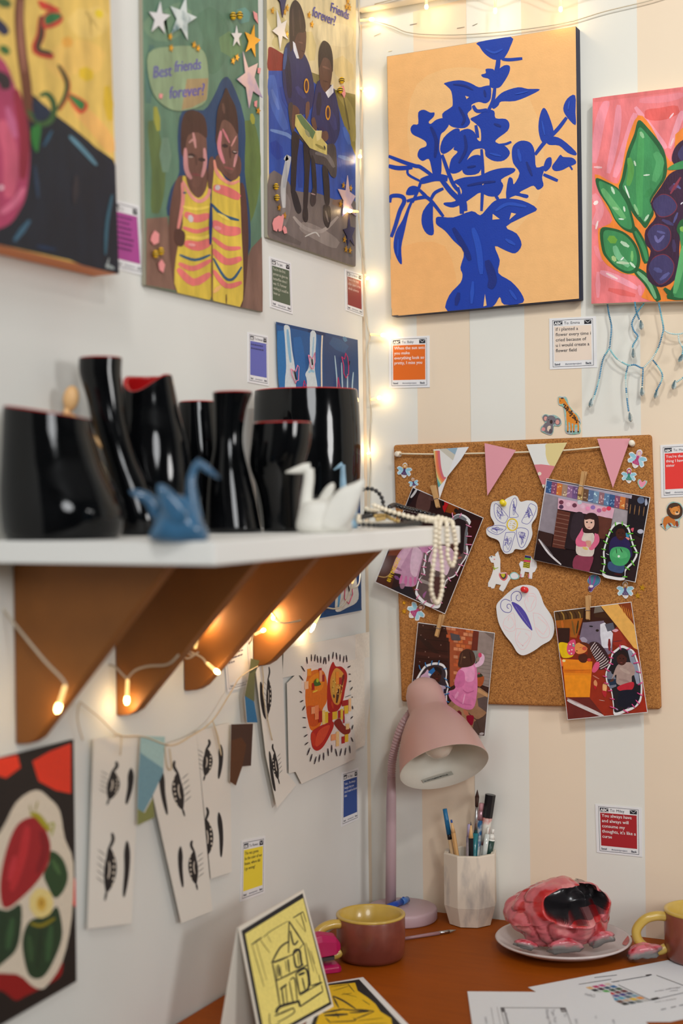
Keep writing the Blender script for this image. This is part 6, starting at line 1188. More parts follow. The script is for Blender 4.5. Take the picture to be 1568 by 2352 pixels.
# ---------------------------------------------------------------- wooden mannequin behind the squat pot
M_WOOD = mat('pale_wood', (226,180,124), 0.5, noise=0.08, nscale=40, stretch=(1,1,0.2))
Zm = 1.366; u = Zm/F
def mp_(px, py): return atz(px, py, Zm)
mb = mp_(165, 1200); mb.z = ZS
mq = empty('wooden_mannequin', mb, 'pale wooden artist mannequin behind the squat black pot', 'mannequin')
g = Geo(); g.ball(mp_(163,915), 22*u, 14, 9, (0.85,0.85,1.35), Matrix.Rotation(0.2, 3, 'Y')); g.done('head', M_WOOD, mq, True)
Geo().tube([mp_(156,935), mp_(150,962)], [8*u, 9*u], 10).done('neck', M_WOOD, mq, True)
g = Geo(); g.ball(mp_(152,985), 34*u, 14, 9, (0.9,0.6,0.95)); g.done('chest', M_WOOD, mq, True)
g = Geo(); g.ball(mp_(156,1045), 26*u, 14, 9, (0.9,0.6,0.9)); g.done('hips', M_WOOD, mq, True)
for pts in ([(132,958),(112,975),(104,1010),(112,1050)], [(160,955),(186,975),(212,1003),(252,1040)]):
    w = [mp_(*p) for p in pts]; Geo().tube([w[0],w[1]], [9*u,11*u], 10).done('upper_arm', M_WOOD, mq, True); Geo().tube([w[1],w[2],w[3]], [10*u,8*u,6*u], 10).done('forearm', M_WOOD, mq, True)
for dx in (-14, 14):
    p = [mp_(156+dx,1055), mp_(158+dx,1120), mp_(160+dx,1190)]; p[2].z = ZS+0.004
    Geo().tube(p, [12*u,10*u,7*u], 10).done('leg', M_WOOD, mq, True)
Geo().lathe([(0.017,0.0),(0.017,0.004)], mb+Vector((0,0,0.0003)), seg=24).done('base', M_WOOD, mq)
# ================================================================ beads on the far end of the shelf
M_PEARL = mat('pearl', (240,228,204), 0.18, coat=0.8); M_JET = mat('jet_bead', (12,12,14), 0.12, coat=0.5); M_GOLDB = mat('gold_bead', (190,160,100), 0.3, metal=0.7)
BEADME = {}
def necklace(name, label, paths, m, r, cat='necklace', cord=True, group='bead jewellery on the shelf'):
    p0 = paths[0][0]; e = empty(name, p0, label, cat, group)
    key = (m.name, round(r,5))
    for path in paths:
        acc = 0.0
        for a, b_ in zip(path, path[1:]):
            L_ = (b_-a).length; t = 2*r-acc
            while t <= L_:
                c = a+(b_-a)*(t/L_)
                if key not in BEADME:
                    o = Geo().ball((0,0,0), r*1.02, 10, 6).done('bead', m, e, True, origin=Vector((0,0,0))); BEADME[key] = o.data
                else:
                    o = bpy.data.objects.new('bead', BEADME[key]); COL.objects.link(o); o.parent = e
                o.location = c-e.location; t += 2*r
            acc = L_-(t-2*r)
        if cord: Geo().tube(path, r*0.3, 4).done('cord', m, e)
def shp(pts, x=None, n=6):
    """beads lying on the shelf: (pixel x, pixel y, distance from the wall)"""
    out = []
    for q in crom(pts, n, False):
        p = onx(q[0], q[1], q[2])
        if q[2] < 0.2525: p.z = max(p.z, ZS+0.0031)
        out.append(p)
    return out
XF = 0.2535
necklace('pearl_necklace', 'long cream pearl necklace hanging over the shelf end in two loops', [shp([(852,1158,0.19),(890,1172,0.20),(930,1184,0.215),(970,1194,0.23),(995,1197,0.245),(1001,1206,XF),(1000,1250,XF),(994,1305,XF),(990,1355,XF),(1003,1386,XF),(1015,1352,XF),(1014,1290,XF),(1008,1240,XF),(1010,1206,XF),(1010,1196,0.245),(990,1190,0.23),(960,1184,0.21)]),
   shp([(960,1186,0.23),(1000,1192,0.24),(1022,1196,0.245),(1026,1208,XF),(1028,1250,XF),(1028,1280,XF),(1038,1300,XF),(1046,1275,XF),(1046,1240,XF),(1040,1208,XF),(1034,1196,0.245),(1000,1186,0.225)])], M_PEARL, 0.0026)
necklace('pearl_bracelet', 'short pearl string lying flat beside the white swan', [shp([(824,1184,0.20),(826,1199,0.22),(860,1203,0.23),(900,1203,0.235)]), shp([(836,1166,0.17),(850,1172,0.18),(870,1172,0.18)])], M_PEARL, 0.0024, 'bracelet')
necklace('black_bead_bracelet', 'black bead bracelet standing upright behind the pearls', [[atz(846+34*math.cos(a), 1160-38*math.sin(a), 1.60) for a in [i*math.pi/14-0.35 for i in range(22)]]], M_JET, 0.0024, 'bracelet')
necklace('black_bead_necklace', 'black bead necklace heaped on the far shelf end', [shp([(822,1204,0.22),(860,1206,0.235),(910,1206,0.24),(935,1204,0.235),(960,1202,0.23)]), shp([(858,1178,0.18),(872,1170,0.18),(900,1180,0.20),(935,1192,0.215),(968,1203,0.23)]), shp([(893,1166,0.17),(905,1160,0.16),(925,1166,0.165),(960,1174,0.17),(1000,1186,0.19)]), shp([(820,1190,0.18),(838,1186,0.18),(856,1182,0.18),(840,1178,0.17)]), shp([(905,1158,0.15),(940,1170,0.15),(985,1182,0.17)])], M_JET, 0.0028)
necklace('gold_bead_necklace', 'dull gold bead string tangled among the black beads', [shp([(858,1186,0.19),(880,1183,0.19),(900,1192,0.205),(918,1198,0.215)]), shp([(862,1194,0.20),(885,1190,0.20)])], M_GOLDB, 0.0022)
# ================================================================ fairy lights
M_WIRE = mat('clear_wire', (222,210,186), 0.35, trans=0.2); M_BULB = mat('warm_bulb', (255,236,200), 0.3, emit=(255,206,130), estr=22.0); M_SOCK = mat('clear_socket', (250,236,206), 0.2, trans=0.4, emit=(255,200,120), estr=0.7); M_OFF = mat('unlit_bulb', (226,206,160), 0.25, trans=0.3)
M_BULBW = mat('cool_bulb', (240,244,255), 0.3, emit=(226,236,255), estr=18.0)
def fairy_bulb(par, base, tip, lit=True, power=0.009, cool=False):
    d = (tip-base); L_ = d.length
    if L_ < 0.008: tip = base+d.normalized()*0.008; d = tip-base; L_ = 0.008
    ax = d.normalized()
    s = Geo().lathe([(0.0008,0),(0.0017,0.001),(0.0019,L_*0.72)], base, ax, 10).done('socket', M_SOCK if lit else M_OFF, par, True)
    Geo().lathe([(0.0018,L_*0.70),(0.0024,L_*0.80),(0.0025,L_*0.92),(0.0015,L_*1.02),(0.0002,L_*1.05)], base, ax, 12).done('bulb', (M_BULBW if cool else M_BULB) if lit else M_OFF, s, True)
    if lit:
        l = bpy.data.lights.new('fairy_light_glow', 'POINT'); l.energy = power; l.shadow_soft_size = 0.003; l.color = (0.9,0.94,1.0) if cool else (1.0,0.70,0.36)
        o = bpy.data.objects.new('fairy_light_glow', l); COL.objects.link(o); o.location = base+ax*(L_*1.05+0.004)
def corner_pt(px, py):
    return onx(px, py, 0.006) if px < 833 else ony(px, py, -0.008)
# corner strand
wc = [(822,-30),(824,40),(826,60),(823,120),(829,190),(831,206),(826,260),(830,330),(828,352),(829,420),(823,484),(830,560),(836,600),(838,640),(838,700),(843,752),(850,768),(844,800),(846,860),(850,914),(851,960),(849,1040),(850,1090),(846,1200),(838,1270),(826,1296)]
fl = empty('fairy_lights', corner_pt(838,1100), 'warm fairy light strand running down the corner of the walls', 'string lights')
cp = []
for q in crom(wc, 4, False):
    p = onx(q[0], q[1], 0.007) if q[0] < 834 else ony(q[0], q[1], -0.010); cp.append(p)
for i in range(3):
    for k in range(2, len(cp)-2): cp[k] = (cp[k-1]+cp[k]*2+cp[k+1])/4
Geo().tube(cp, 0.0008, 5).done('wire', M_WIRE, fl, True); Geo().tube([p+Vector((0.0012*math.sin(i*0.9), -0.0012*math.cos(i*0.9), 0)) for i, p in enumerate(cp)], 0.0007, 5).done('wire', M_WIRE, fl, True)
for b0, t0, pl in (((826,47),(858,44),'b'), ((829,203),(838,207),'l'), ((828,344),(826,362),'l'), ((822,486),(800,484),'l'), ((838,630),(842,636),'b'), ((850,768),(886,770),'b'), ((851,918),(874,913),'b'), ((850,1052),(846,1040),'b')):
    f_ = (lambda a: onx(a[0], a[1], 0.010)) if pl == 'l' else (lambda a: ony(a[0], a[1], -0.012))
    fairy_bulb(fl, f_(b0), f_(t0))
# top strand, with a thin cream tube below it for its faint shadow
ft = empty('fairy_lights', ony(1130,10,-0.02), 'fairy light strand along the top of the striped wall', 'string lights')
pth = [ony(x, y, -0.026) for x, y in crom([(860,10),(980,-22),(1060,-40),(1138,-16),(1210,-40),(1286,-14),(1360,-40),(1500,-60)], 5, False)]
Geo().tube(pth, 0.0009, 5).done('wire', M_WIRE, ft, True)
for x, y0, y1 in ((979,-10,20),(1137,-8,30),(1287,-8,26)): fairy_bulb(ft, ony(x, y0, -0.026), ony(x, y1, -0.026), power=0.02)
pth = [ony(x, y, -0.006) for x, y in crom([(835,40),(900,60),(945,76),(1050,80),(1180,70),(1300,52),(1390,26),(1490,2),(1560,-20)], 5, False)]
Geo().tube(pth, 0.0007, 5).done('wire', M_WIRE, ft, True)  # stands in for the strand's faint shadow on the wall, modelled as a wire
# strand under the shelf
fs_ = empty('fairy_lights', onx(420,1560,0.02), 'warm fairy light strand draped over the shelf brackets', 'string lights')
def seg_w(pts, plane):
    Geo().tube([plane(x, y) for x, y in crom(pts, 5, False)], 0.0011, 5).done('wire', M_WIRE, fs_, True)
pA = lambda x, y: ony(x, y, 0.764) if False else ony(x, y, -0.766)
pB = lambda x, y: ony(x, y, -0.606); pC = lambda x, y: ony(x, y, -0.480); pD = lambda x, y: ony(x, y, -0.330); pE = lambda x, y: onx(x, y, 0.012)
seg_w([(-30,1350),(22,1418),(60,1466),(105,1520),(140,1556),(152,1574)], pA); fairy_bulb(fs_, pA(150,1574), pA(131,1634), power=0.02)
seg_w([(152,1574),(200,1560),(245,1530),(262,1530),(280,1548),(293,1560)], pB); seg_w([(293,1558),(310,1540),(340,1530),(385,1526),(410,1504)], pB); fairy_bulb(fs_, pB(293,1560), pB(291,1616), power=0.02)
seg_w([(410,1504),(432,1512),(455,1498),(440,1505),(418,1490),(460,1508),(474,1524)], pC); fairy_bulb(fs_, pC(474,1522), pC(502,1546), power=0.02); fairy_bulb(fs_, pC(448,1490), pC(462,1434), power=0.08)
seg_w([(474,1522),(520,1508),(570,1480),(582,1450),(582,1405),(596,1388),(625,1408),(645,1430),(680,1427),(690,1424)], pD); fairy_bulb(fs_, pD(584,1458), pD(608,1446), power=0.08); fairy_bulb(fs_, pD(645,1430), pD(625,1418), power=0.08)
seg_w([(690,1424),(720,1412),(742,1396),(770,1398),(790,1388),(806,1352),(815,1320),(824,1300),(838,1262)], pE); seg_w([(806,1352),(822,1345),(827,1320),(824,1300)], pE)
fairy_bulb(fs_, pE(742,1394), pE(714,1450), power=0.02); fairy_bulb(fs_, pE(738,1396), pE(718,1386), lit=False); fairy_bulb(fs_, pE(742,1394), pE(754,1384), lit=False); fairy_bulb(fs_, pE(808,1340), pE(821,1304), power=0.008, cool=True); fairy_bulb(fs_, pE(826,1296), pE(817,1298), power=0.006, cool=True)
# ================================================================ things on the desk
def hz(v): return Vector((v.x, v.y, 0)).normalized()
RH, FH = hz(RT), hz(fwd)
# ---------------------------------------------------------------- desk lamp
M_LAMP = mat('pink_lamp_paint', (204,164,156), 0.38); M_LIN = mat('lamp_white_inside', (226,222,208), 0.45); M_BASE = mat('mauve_plastic', (192,164,170), 0.42); M_RING = mat('lamp_joint_shadow', (120,96,96), 0.6)
lb = ony(922, 2110, -0.054); lb.z = ZD+0.0003; uL = depth(lb)/F
lamp = empty('desk_lamp', lb, 'pale pink gooseneck desk lamp in front of the cork board', 'lamp')
rb = 82*uL
Geo().lathe([(rb*0.97,0),(rb,0.002),(rb,0.0125),(rb*0.985,0.0150),(rb*0.94,0.0162),(0.001,0.0168)], lb, seg=48).done('base', M_BASE, lamp, True)
pb = lb - RH*(24*uL) + FH*0.012
Zp = depth(pb)
ptop = atz(898.5, 1787, Zp)
pbase = Vector((pb.x, pb.y, ZD+0.0165))
Geo().tube([pbase, pbase+(ptop-pbase)*0.5, pbase+(ptop-pbase)*0.85, ptop], [0.0070,0.0068,0.0064,0.0054], 20).done('post', M_BASE, lamp, True)
AX = (RT*0.25*0.81 - UP*0.97*0.81 - fwd*0.59).normalized()
oc = atz(1020, 1762, 1.862); uS = 1.862/F
back = oc - AX*(235*uS)
gn = [ptop, atz(900,1752,Zp-0.002), atz(907,1715,Zp-0.006), atz(922,1668,Zp-0.012), atz(948,1628,Zp-0.012), back+AX*0.012]
gn = [Vector(p) for p in crom(gn, 14, False)]
g = Geo()
rr = [0.0050+(0.00075 if i%2 else -0.0002) for i in range(len(gn))]
g.tube(gn, rr, 14); g.done('gooseneck', M_BASE, lamp)
for i in range(1, len(gn)-14, 2):
    pass
prof = [(0.5,0),(22,5),(36,16),(44,36),(46,62),(46.5,86),(49,92),(62,110),(80,142),(95,184),(105,235)]
g = Geo(); g.lathe([(r*uS, s*uS) for r, s in prof], back, AX, 56, cap=False); g.done('shade', M_LAMP, lamp, True)
g = Geo(); g.lathe([(105*uS,235*uS),(103.6*uS,235.4*uS)]+[((r-1.8)*uS, (s-0.6)*uS) for r, s in reversed(prof[5:-1])]+[(0.5*uS,86*uS)], back, AX, 56, cap=False); g.done('shade_lining', M_LIN, lamp, True)
g = Geo(); g.lathe([(16*uS,88*uS),(17*uS,112*uS),(24*uS,128*uS),(33*uS,150*uS),(36*uS,170*uS),(32*uS,190*uS),(20*uS,203*uS),(0.5*uS,208*uS)], back, AX, 28); g.done('bulb', mat('frosted_bulb', (232,222,206), 0.25, coat=0.3), lamp, True)
# maker's strip inside the shade
lt = [(968,1792),(1036,1771),(1041,1779),(972,1799)]
pc = oc - AX*(26*uS); 
side = AX.cross(RT).normalized()
def on_lining(px, py):
    d = ray(px, py).normalized()
    # walk along the view ray until it meets the shade wall from the inside
    t = (oc-CAM).dot(AX)/d.dot(AX); p = CAM+d*t
    for i in range(400):
        s = (p-back).dot(AX); r = ((p-back)-AX*s).length/uS; s /= uS
        R_ = 103
        for (r0,s0),(r1,s1) in zip(prof, prof[1:]):
            if s0 <= s <= s1: R_ = r0+(r1-r0)*(s-s0)/(s1-s0)-1.8
        if r >= R_-1.0 and s < 234: return p-d*0.0008
        p = p+d*0.0005
    return p
strip = [on_lining(*q) for q in lt]
n_ = (strip[3]-strip[0]).cross(strip[1]-strip[0]).normalized()
if n_.dot(CAM-strip[0]) < 0: n_ = -n_
st = slab('label_strip', [p+n_*0.0004 for p in strip], n_, 0.0003, mat('grey_label', (170,168,156), 0.6), lamp)
A = Art(quadmap([p+n_*0.0004 for p in strip]), base=0.00006)
if A.n.dot(n_) < 0: A.n = -A.n
A.text((0.04,0.74), 0.055, 'Use 25W E14 bulb/LED 4W E14 only', (40,38,36), (1,0), (0,-9.5), 0, 0.004, 0.95); A.done('print', M_INK, st)
# ---------------------------------------------------------------- pen lying on the lamp base, paint brush on the desk
M_BLUEP = mat('blue_plastic', (24,72,170), 0.25, coat=0.4); M_BRIS = mat('dark_bristle', (60,34,24), 0.7)
def rod(segs, e):
    """segs: (name, start, end, radius0, radius1, material, sides)"""
    for nm, a, b_, r0, r1, m, sd in segs: Geo().tube([a, a+(b_-a)*0.5, b_], [r0, (r0+r1)/2, r1], sd).done(nm, m, e, sd > 8)
zb = ZD+0.0172+0.0042
pa, pe_ = onz(890,2084,zb), onz(935,2066,zb)
bp_ = empty('ballpoint_pen', pa-Vector((0,0,0.004)), 'blue plastic pen lying on the lamp base', 'pen')
dd = (pe_-pa)
rod([('barrel', pa, pa+dd*0.7, 0.0042, 0.0042, M_BLUEP, 12), ('cap', pa+dd*0.7, pe_, 0.0046, 0.0044, mat('clear_blue', (70,120,190), 0.15, coat=0.5), 12)], bp_)
Geo().box((-0.001,-0.0012,0.004),(0.001,0.0012,0.0055), Matrix.Translation(pa+dd*0.8)).done('clip', M_BLUEP, bp_)
za = ZD+0.0026
b0, b1, b2, b3 = onz(926,2156,za), onz(1008,2143,za), onz(1031,2139,za), onz(1047,2136,za)
br = empty('paint_brush', b1-Vector((0,0,0.0025)), 'thin mauve paint brush lying in front of the pencil pot', 'paint brush')
rod([('handle', b0, b1, 0.0018, 0.0024, mat('mauve_lacquer', (160,120,124), 0.3), 10), ('ferrule', b1, b2, 0.0024, 0.0022, M_STEEL, 10), ('bristles', b2, b3, 0.0020, 0.0004, mat('grey_bristle', (150,140,128), 0.7), 10)], br)
# ---------------------------------------------------------------- faceted pencil pot
pc0 = onz(1080, 2118, ZD); pc0 = pc0-FH*0.004; pc0.z = ZD+0.0003; uP = depth(pc0)/F
M_MARB = mat('marbled_plaster', (226,214,196), 0.75, col2=(150,146,146), nscale=16, stretch=(2.2,2.2,0.8), detail=5, bump=0.1, bscale=120)
MR = MATS['marbled_plaster'].node_tree
for n in MR.nodes:
    if n.type == 'VALTORGB': n.color_ramp.elements[0].position = 0.52; n.color_ramp.elements[1].position = 0.74
pp_ = empty('pencil_pot', pc0, 'white marbled faceted pot holding pencils and brushes', 'pot')
def octo(r, h, ph=math.radians(22.5)-0.16):
    return [pc0+RH*(r*math.cos(2*math.pi*k/8+ph))+FH*(r*0.92*math.sin(2*math.pi*k/8+ph))+Vector((0,0,h)) for k in range(8)]
Rp = 63*uP; Hp = 0.0925
rings = [octo(Rp*0.74,0), octo(Rp*0.80,0.0005), octo(Rp,0.026), octo(Rp,Hp-0.001), octo(Rp*0.985,Hp), octo(Rp*0.84,Hp), octo(Rp*0.83,Hp-0.001), octo(Rp*0.80,0.012)]
g = Geo(); g.rings(rings); bevel(g.done('body', M_MARB, pp_), 0.0014, 2, 20)
# pens: tips by pixel, feet inside the pot
def inpot(px, dz, k): return pc0+RH*((px-1080)*uP*0.62)+FH*dz+Vector((0,0,0.016))
def pen(name, label, cat, tip, tdz, foot, parts):
    """parts: (name, t0, t1, r0, r1, material, sides), t from the foot (0) to the tip (1)"""
    Zt = depth(pc0)+tdz; b_ = atz(tip[0], tip[1], Zt); a = inpot(foot, tdz, 0)
    e = empty(name, a, label, cat, 'pens and brushes in the marbled pot')
    d = b_-a
    rod([(nm, a+d*t0, a+d*t1, r0, r1, m, sd) for nm, t0, t1, r0, r1, m, sd in parts], e)
P = lambda n, c, r=0.35, **k: mat(n, c, r, **k)
m_tan = P('cedar_wood', (214,164,104), 0.55); m_blk = P('black_lacquer', (22,20,24), 0.3); m_wht = P('white_plastic', (232,230,222), 0.3); m_teal = P('teal_lacquer', (32,120,130), 0.25, coat=0.4)
pen('fineliner', 'tan pen with a long blue cap, leftmost in the pot', 'pen', (1021,1858), 0.004, 1050, [('barrel',0,0.70,0.0028,0.0028,P('tan_barrel',(214,180,136)),12),('band',0.70,0.75,0.0031,0.0031,m_blk,12),('cap',0.75,1.0,0.0032,0.0028,P('blue_cap',(28,110,160)),14)])
pen('coloured_pencil', 'plain wooden pencil with a blue lead', 'pencil', (1036,1883), -0.004, 1062, [('shaft',0,0.86,0.0030,0.0030,m_tan,6),('sharpened_end',0.86,0.97,0.0030,0.0011,P('pale_cedar',(226,180,124)),10),('lead',0.97,1.0,0.0016,0.0012,P('blue_lead',(40,84,160)),8)])
pen('felt_pen', 'lilac and white pen standing behind the black pencil', 'pen', (1077,1893), 0.006, 1070, [('barrel',0,0.85,0.0034,0.0034,P('lilac_print',(206,196,206),col2=(150,140,170),nscale=90),12),('cap',0.85,1.0,0.0030,0.0022,P('lilac_plastic',(190,176,214)),12)])
pen('pencil', 'black pencil with sharpened tip in the middle of the pot', 'pencil', (1081,1887), -0.010, 1080, [('shaft',0,0.82,0.0034,0.0034,m_blk,6),('sharpened_end',0.82,0.96,0.0033,0.0010,P('pale_cedar',(226,180,124)),10),('lead',0.96,1.0,0.0010,0.0002,P('graphite',(50,48,50)),8)])
pen('paint_brush', 'slim teal paint brush with pointed brown bristles', 'paint brush', (1096,1814), 0.002, 1088, [('handle',0,0.64,0.0022,0.0036,m_teal,12),('ferrule',0.64,0.86,0.0026,0.0016,M_STEEL,12),('bristles',0.86,0.94,0.0021,0.0028,M_BRIS,10),('tip',0.94,1.0,0.0028,0.0003,M_BRIS,10)])
m_flor = P('floral_print',(50,110,160),0.35, col2=(226,226,220), nscale=120)
pen('patterned_pencil', 'blue floral pencil with a pink eraser end', 'pencil', (1106,1845), 0.010, 1092, [('shaft',0,0.84,0.0036,0.0036,m_flor,6),('ferrule',0.84,0.93,0.0038,0.0038,P('pink_metal',(206,160,170),0.3,metal=0.6),12),('eraser',0.93,1.0,0.0035,0.0033,P('pink_rubber',(206,150,156),0.6),12)])
pen('flat_brush', 'wide black-bristled flat brush, tallest at the right of the pot', 'paint brush', (1126,1825), 0.006, 1100, [('handle',0,0.56,0.0022,0.0034,m_wht,12),('ferrule',0.56,0.80,0.0040,0.0062,P('paint_splashed_metal',(220,216,206),0.4,col2=(196,40,44),nscale=60),12),('bristles',0.80,1.0,0.0066,0.0072,m_blk,8)])
pen('ballpoint_pen', 'clear topped pen with a yellow grip', 'pen', (1121,1900), -0.010, 1096, [('grip',0,0.62,0.0036,0.0038,P('amber_grip',(206,154,60)),12),('barrel',0.62,0.92,0.0038,0.0030,P('clear_barrel',(214,220,216),0.15,coat=0.5),12),('button',0.92,1.0,0.0018,0.0016,m_wht,10)])
pen('ballpoint_pen', 'white pen with a dark green clip, rightmost in the pot', 'pen', (1132,1904), -0.002, 1108, [('barrel',0,0.88,0.0046,0.0046,m_wht,14),('clip',0.60,0.86,0.0050,0.0049,P('dark_green_clip',(30,62,54)),10),('shoulder',0.88,0.94,0.0046,0.0020,m_wht,14),('button',0.94,1.0,0.0020,0.0020,m_wht,10)])
# ---------------------------------------------------------------- mugs
M_MUGY = mat('mustard_glaze', (206,172,80), 0.28, coat=0.3, noise=0.08, nscale=30); M_MUGR = mat('plum_glaze', (138,74,58), 0.30, coat=0.15, col2=(108,52,42), nscale=18, detail=4)
def mug(label, base, r, h, hdir, hang=0.0):
    e = empty('mug', base, label, 'mug', 'plum mugs with mustard insides')
    Geo().lathe([(r*0.80,0),(r*0.90,0.002),(r*0.96,h*0.12),(r*0.985,h*0.5),(r*0.985,h*0.93),(r*0.975,h*0.95),(r*0.90,h*0.945),(r*0.875,h*0.12),(0.001,h*0.08)], base+Vector((0,0,0.0003)), seg=48, cap=True).done('body', M_MUGR, e, True)
    Geo().lathe([(r*0.978,h*0.945),(r*1.0,h*0.96),(r*0.99,h*0.995),(r*0.93,h*1.005),(r*0.875,h*0.97),(r*0.865,h*0.5),(r*0.84,h*0.18),(0.001,h*0.15)], base+Vector((0,0,0.0003)), seg=48, cap=False).done('inside', M_MUGY, e, True)
    d = hdir.normalized(); z = Vector((0,0,1))
    pts = [base+d*(r*a)+z*(h*b_) for a, b_ in ((0.96,0.86),(1.25,0.87),(1.55,0.80),(1.78,0.60),(1.72,0.38),(1.45,0.22),(1.15,0.19),(0.96,0.24))]
    Geo().tube([Vector(p) for p in crom(pts, 5, False)], [0.0056]*36, 14).done('handle', M_MUGY, e, True)
    return e
mb1 = onz(852, 2200, ZD)
mug('plum mug with mustard rim beside the lamp base', Vector((mb1.x, mb1.y, ZD)), 80*depth(mb1)/F, 0.0535, -RH*1.0-FH*0.45)
mb2 = onz(1604, 2199, ZD); mb2 = mb2-FH*0.008
mug('plum mug cut off by the right edge with its mustard handle showing', Vector((mb2.x, mb2.y, ZD)), 82*depth(mb2)/F, 0.060, -RH)
# ---------------------------------------------------------------- stapler
M_MAG = mat('magenta_plastic', (176,16,84), 0.3, coat=0.2); M_DKM = mat('dark_steel', (90,84,88), 0.35, metal=0.8)
s0 = onz(772, 2228, ZD); s0 = Vector((s0.x, s0.y, ZD+0.0003)); sd = (-RH*0.95-FH*0.30).normalized(); sn = Vector((0,0,1)).cross(sd).normalized()
stp = empty('stapler', s0, 'magenta stapler between the house print and the mug', 'stapler')
def bar(name, st, m, parent):
    """st: (distance back, height low, height high, half width)"""
    g = Geo(); rings = []
    for d, z0, z1, w in st: rings.append([s0+sd*d+sn*w*a+Vector((0,0,z0+(z1-z0)*b_)) for a, b_ in ((-1,0.0),(-1,0.65),(-0.7,0.92),(0,1.0),(0.7,0.92),(1,0.65),(1,0.0))])
    g.rings(rings); return g.done(name, m, parent, False)
bevel(bar('base', [(-0.004,0,0.006,0.008),(0.0,0,0.010,0.0115),(0.03,0,0.009,0.012),(0.08,0,0.010,0.012),(0.10,0,0.012,0.011)], M_MAG, stp), 0.001)
bar('magazine', [(0.004,0.014,0.020,0.007),(0.05,0.012,0.019,0.007),(0.095,0.010,0.017,0.007)], M_DKM, stp)
bevel(bar('arm', [(-0.003,0.026,0.034,0.009),(0.003,0.021,0.043,0.012),(0.02,0.020,0.047,0.013),(0.05,0.019,0.042,0.013),(0.085,0.012,0.030,0.012),(0.10,0.008,0.022,0.010)], M_MAG, stp), 0.001)
# ---------------------------------------------------------------- plate
pl0 = onz(1293, 2156, ZD+0.014); pl0 = Vector((pl0.x, pl0.y, ZD+0.0003)); rp = 156*depth(pl0)/F
M_PLATE = mat('grey_glaze', (204,192,190), 0.32, coat=0.2, noise=0.04, nscale=30)
plate = empty('plate', pl0, 'grey glazed plate under the pink ceramic sculpture', 'plate')
Geo().lathe([(rp*0.50,0),(rp*0.56,0.001),(rp*0.80,0.0065),(rp*0.97,0.0130),(rp,0.0150),(rp*0.985,0.0165),(rp*0.95,0.0155),(rp*0.78,0.0085),(rp*0.60,0.0050),(0.001,0.0045)], pl0, seg=64).done('dish', M_PLATE, plate, True)
M_REDG = mat('red_glaze_smear', (186,60,52), 0.3, noise=0.3, nscale=90)
for a0, a1, w0 in ((-0.50,0.02,0.10),(-2.45,-2.1,0.05),(-0.95,-0.75,0.04)):
    pts = []; fs_l = []; n = 12
    for i in range(n+1):
        a = a0+(a1-a0)*i/n; k = math.sin(math.pi*i/n)*w0
        for rr_ in (0.955, 0.955-k): 
            hh = 0.0158 if rr_ > 0.94 else 0.0158-(0.95-rr_)*0.0412
            pts.append(pl0+RH*(rp*rr_*math.cos(a))+FH*(rp*rr_*math.sin(a))+Vector((0,0,hh+0.0003)))
    mk('red_smear', pts, [(2*i,2*i+1,2*i+3,2*i+2) for i in range(n)], M_REDG, plate)
# ---------------------------------------------------------------- the hollow pink sculpture
from mathutils import noise as mn
M_FLESH = mat('glazed_flesh', rough=0.26, attr='Col', coat=0.45, bump=0.35, bscale=130)
sc0 = pl0+RH*(-12*depth(pl0)/F)+Vector((0,0,0))
us = depth(pl0)/F
hw, hh_, hd = 118*us, 72*us, 0.050
scz = ZD+0.0045+hh_+0.0035
NU, NV_ = 220, 150
vs, vc = [], []
def flesh(u_, v_):
    th = math.pi*(v_/NV_); ph = 2*math.pi*u_/NU
    d = Vector((math.sin(th)*math.cos(ph), math.cos(th), math.sin(th)*math.sin(ph)))     # x right, y up, z towards the camera
    x, y, z = d.x*hw, d.y*hh_, d.z*hd
    w = Vector((x*38, y*38, z*38))
    f1 = abs(mn.noise(w*0.9)); f2 = abs(mn.noise(w*2.0+Vector((5,1,2)))); f3 = mn.noise(w*0.45+Vector((9,3,1)))
    k = 1.0+0.22*f3+0.20*f1-0.05+0.07*f2
    # lobe of the lower left, flat foot
    x *= k; y *= k; z *= k
    # leaning outline: higher on the right
    y += 0.012*(x/hw)*(1 if y > 0 else 0.2)
    cx, cy, a, b_ = 0.0170, 0.0190, 0.0400, 0.0195
    nx = mn.noise(Vector((x*60, y*60, 3.0)))*0.14
    e = ((x-cx)/a)**2+((y-cy)/b_)**2+nx
    ylow = -hh_*0.93
    if y < ylow: y = ylow+(y-ylow)*0.15
    col = (206,104,112)
    rd = mn.noise(Vector((x*45+3, y*45, z*45+1)))
    if rd > 0.36: col = (184,52,54)
    elif rd < -0.25: col = (222,136,138)
    elif f1 < 0.045: col = (140,50,54)
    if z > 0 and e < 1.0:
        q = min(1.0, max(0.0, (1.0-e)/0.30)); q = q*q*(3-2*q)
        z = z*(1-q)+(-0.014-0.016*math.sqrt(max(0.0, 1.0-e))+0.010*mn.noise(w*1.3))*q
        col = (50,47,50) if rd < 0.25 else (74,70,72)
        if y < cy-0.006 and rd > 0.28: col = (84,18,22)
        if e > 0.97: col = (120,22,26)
    elif z > 0 and e < 1.9:
        t = (1.9-e)/0.9; t = t*t*(3-2*t); z += 0.009*t
        if e < 1.25 and rd > -0.1 or (rd > 0.15 and e < 1.6): col = (190,36,40)
    return (sc0+RH*x-FH*z+Vector((0,0,0))).to_tuple()[:2]+(scz+y,), col
for v_ in range(NV_+1):
    for u_ in range(NU):
        p, c = flesh(u_, max(0.25, min(NV_-0.25, v_))); vs.append(p); vc.append(c)
fs2, cs2 = [], []
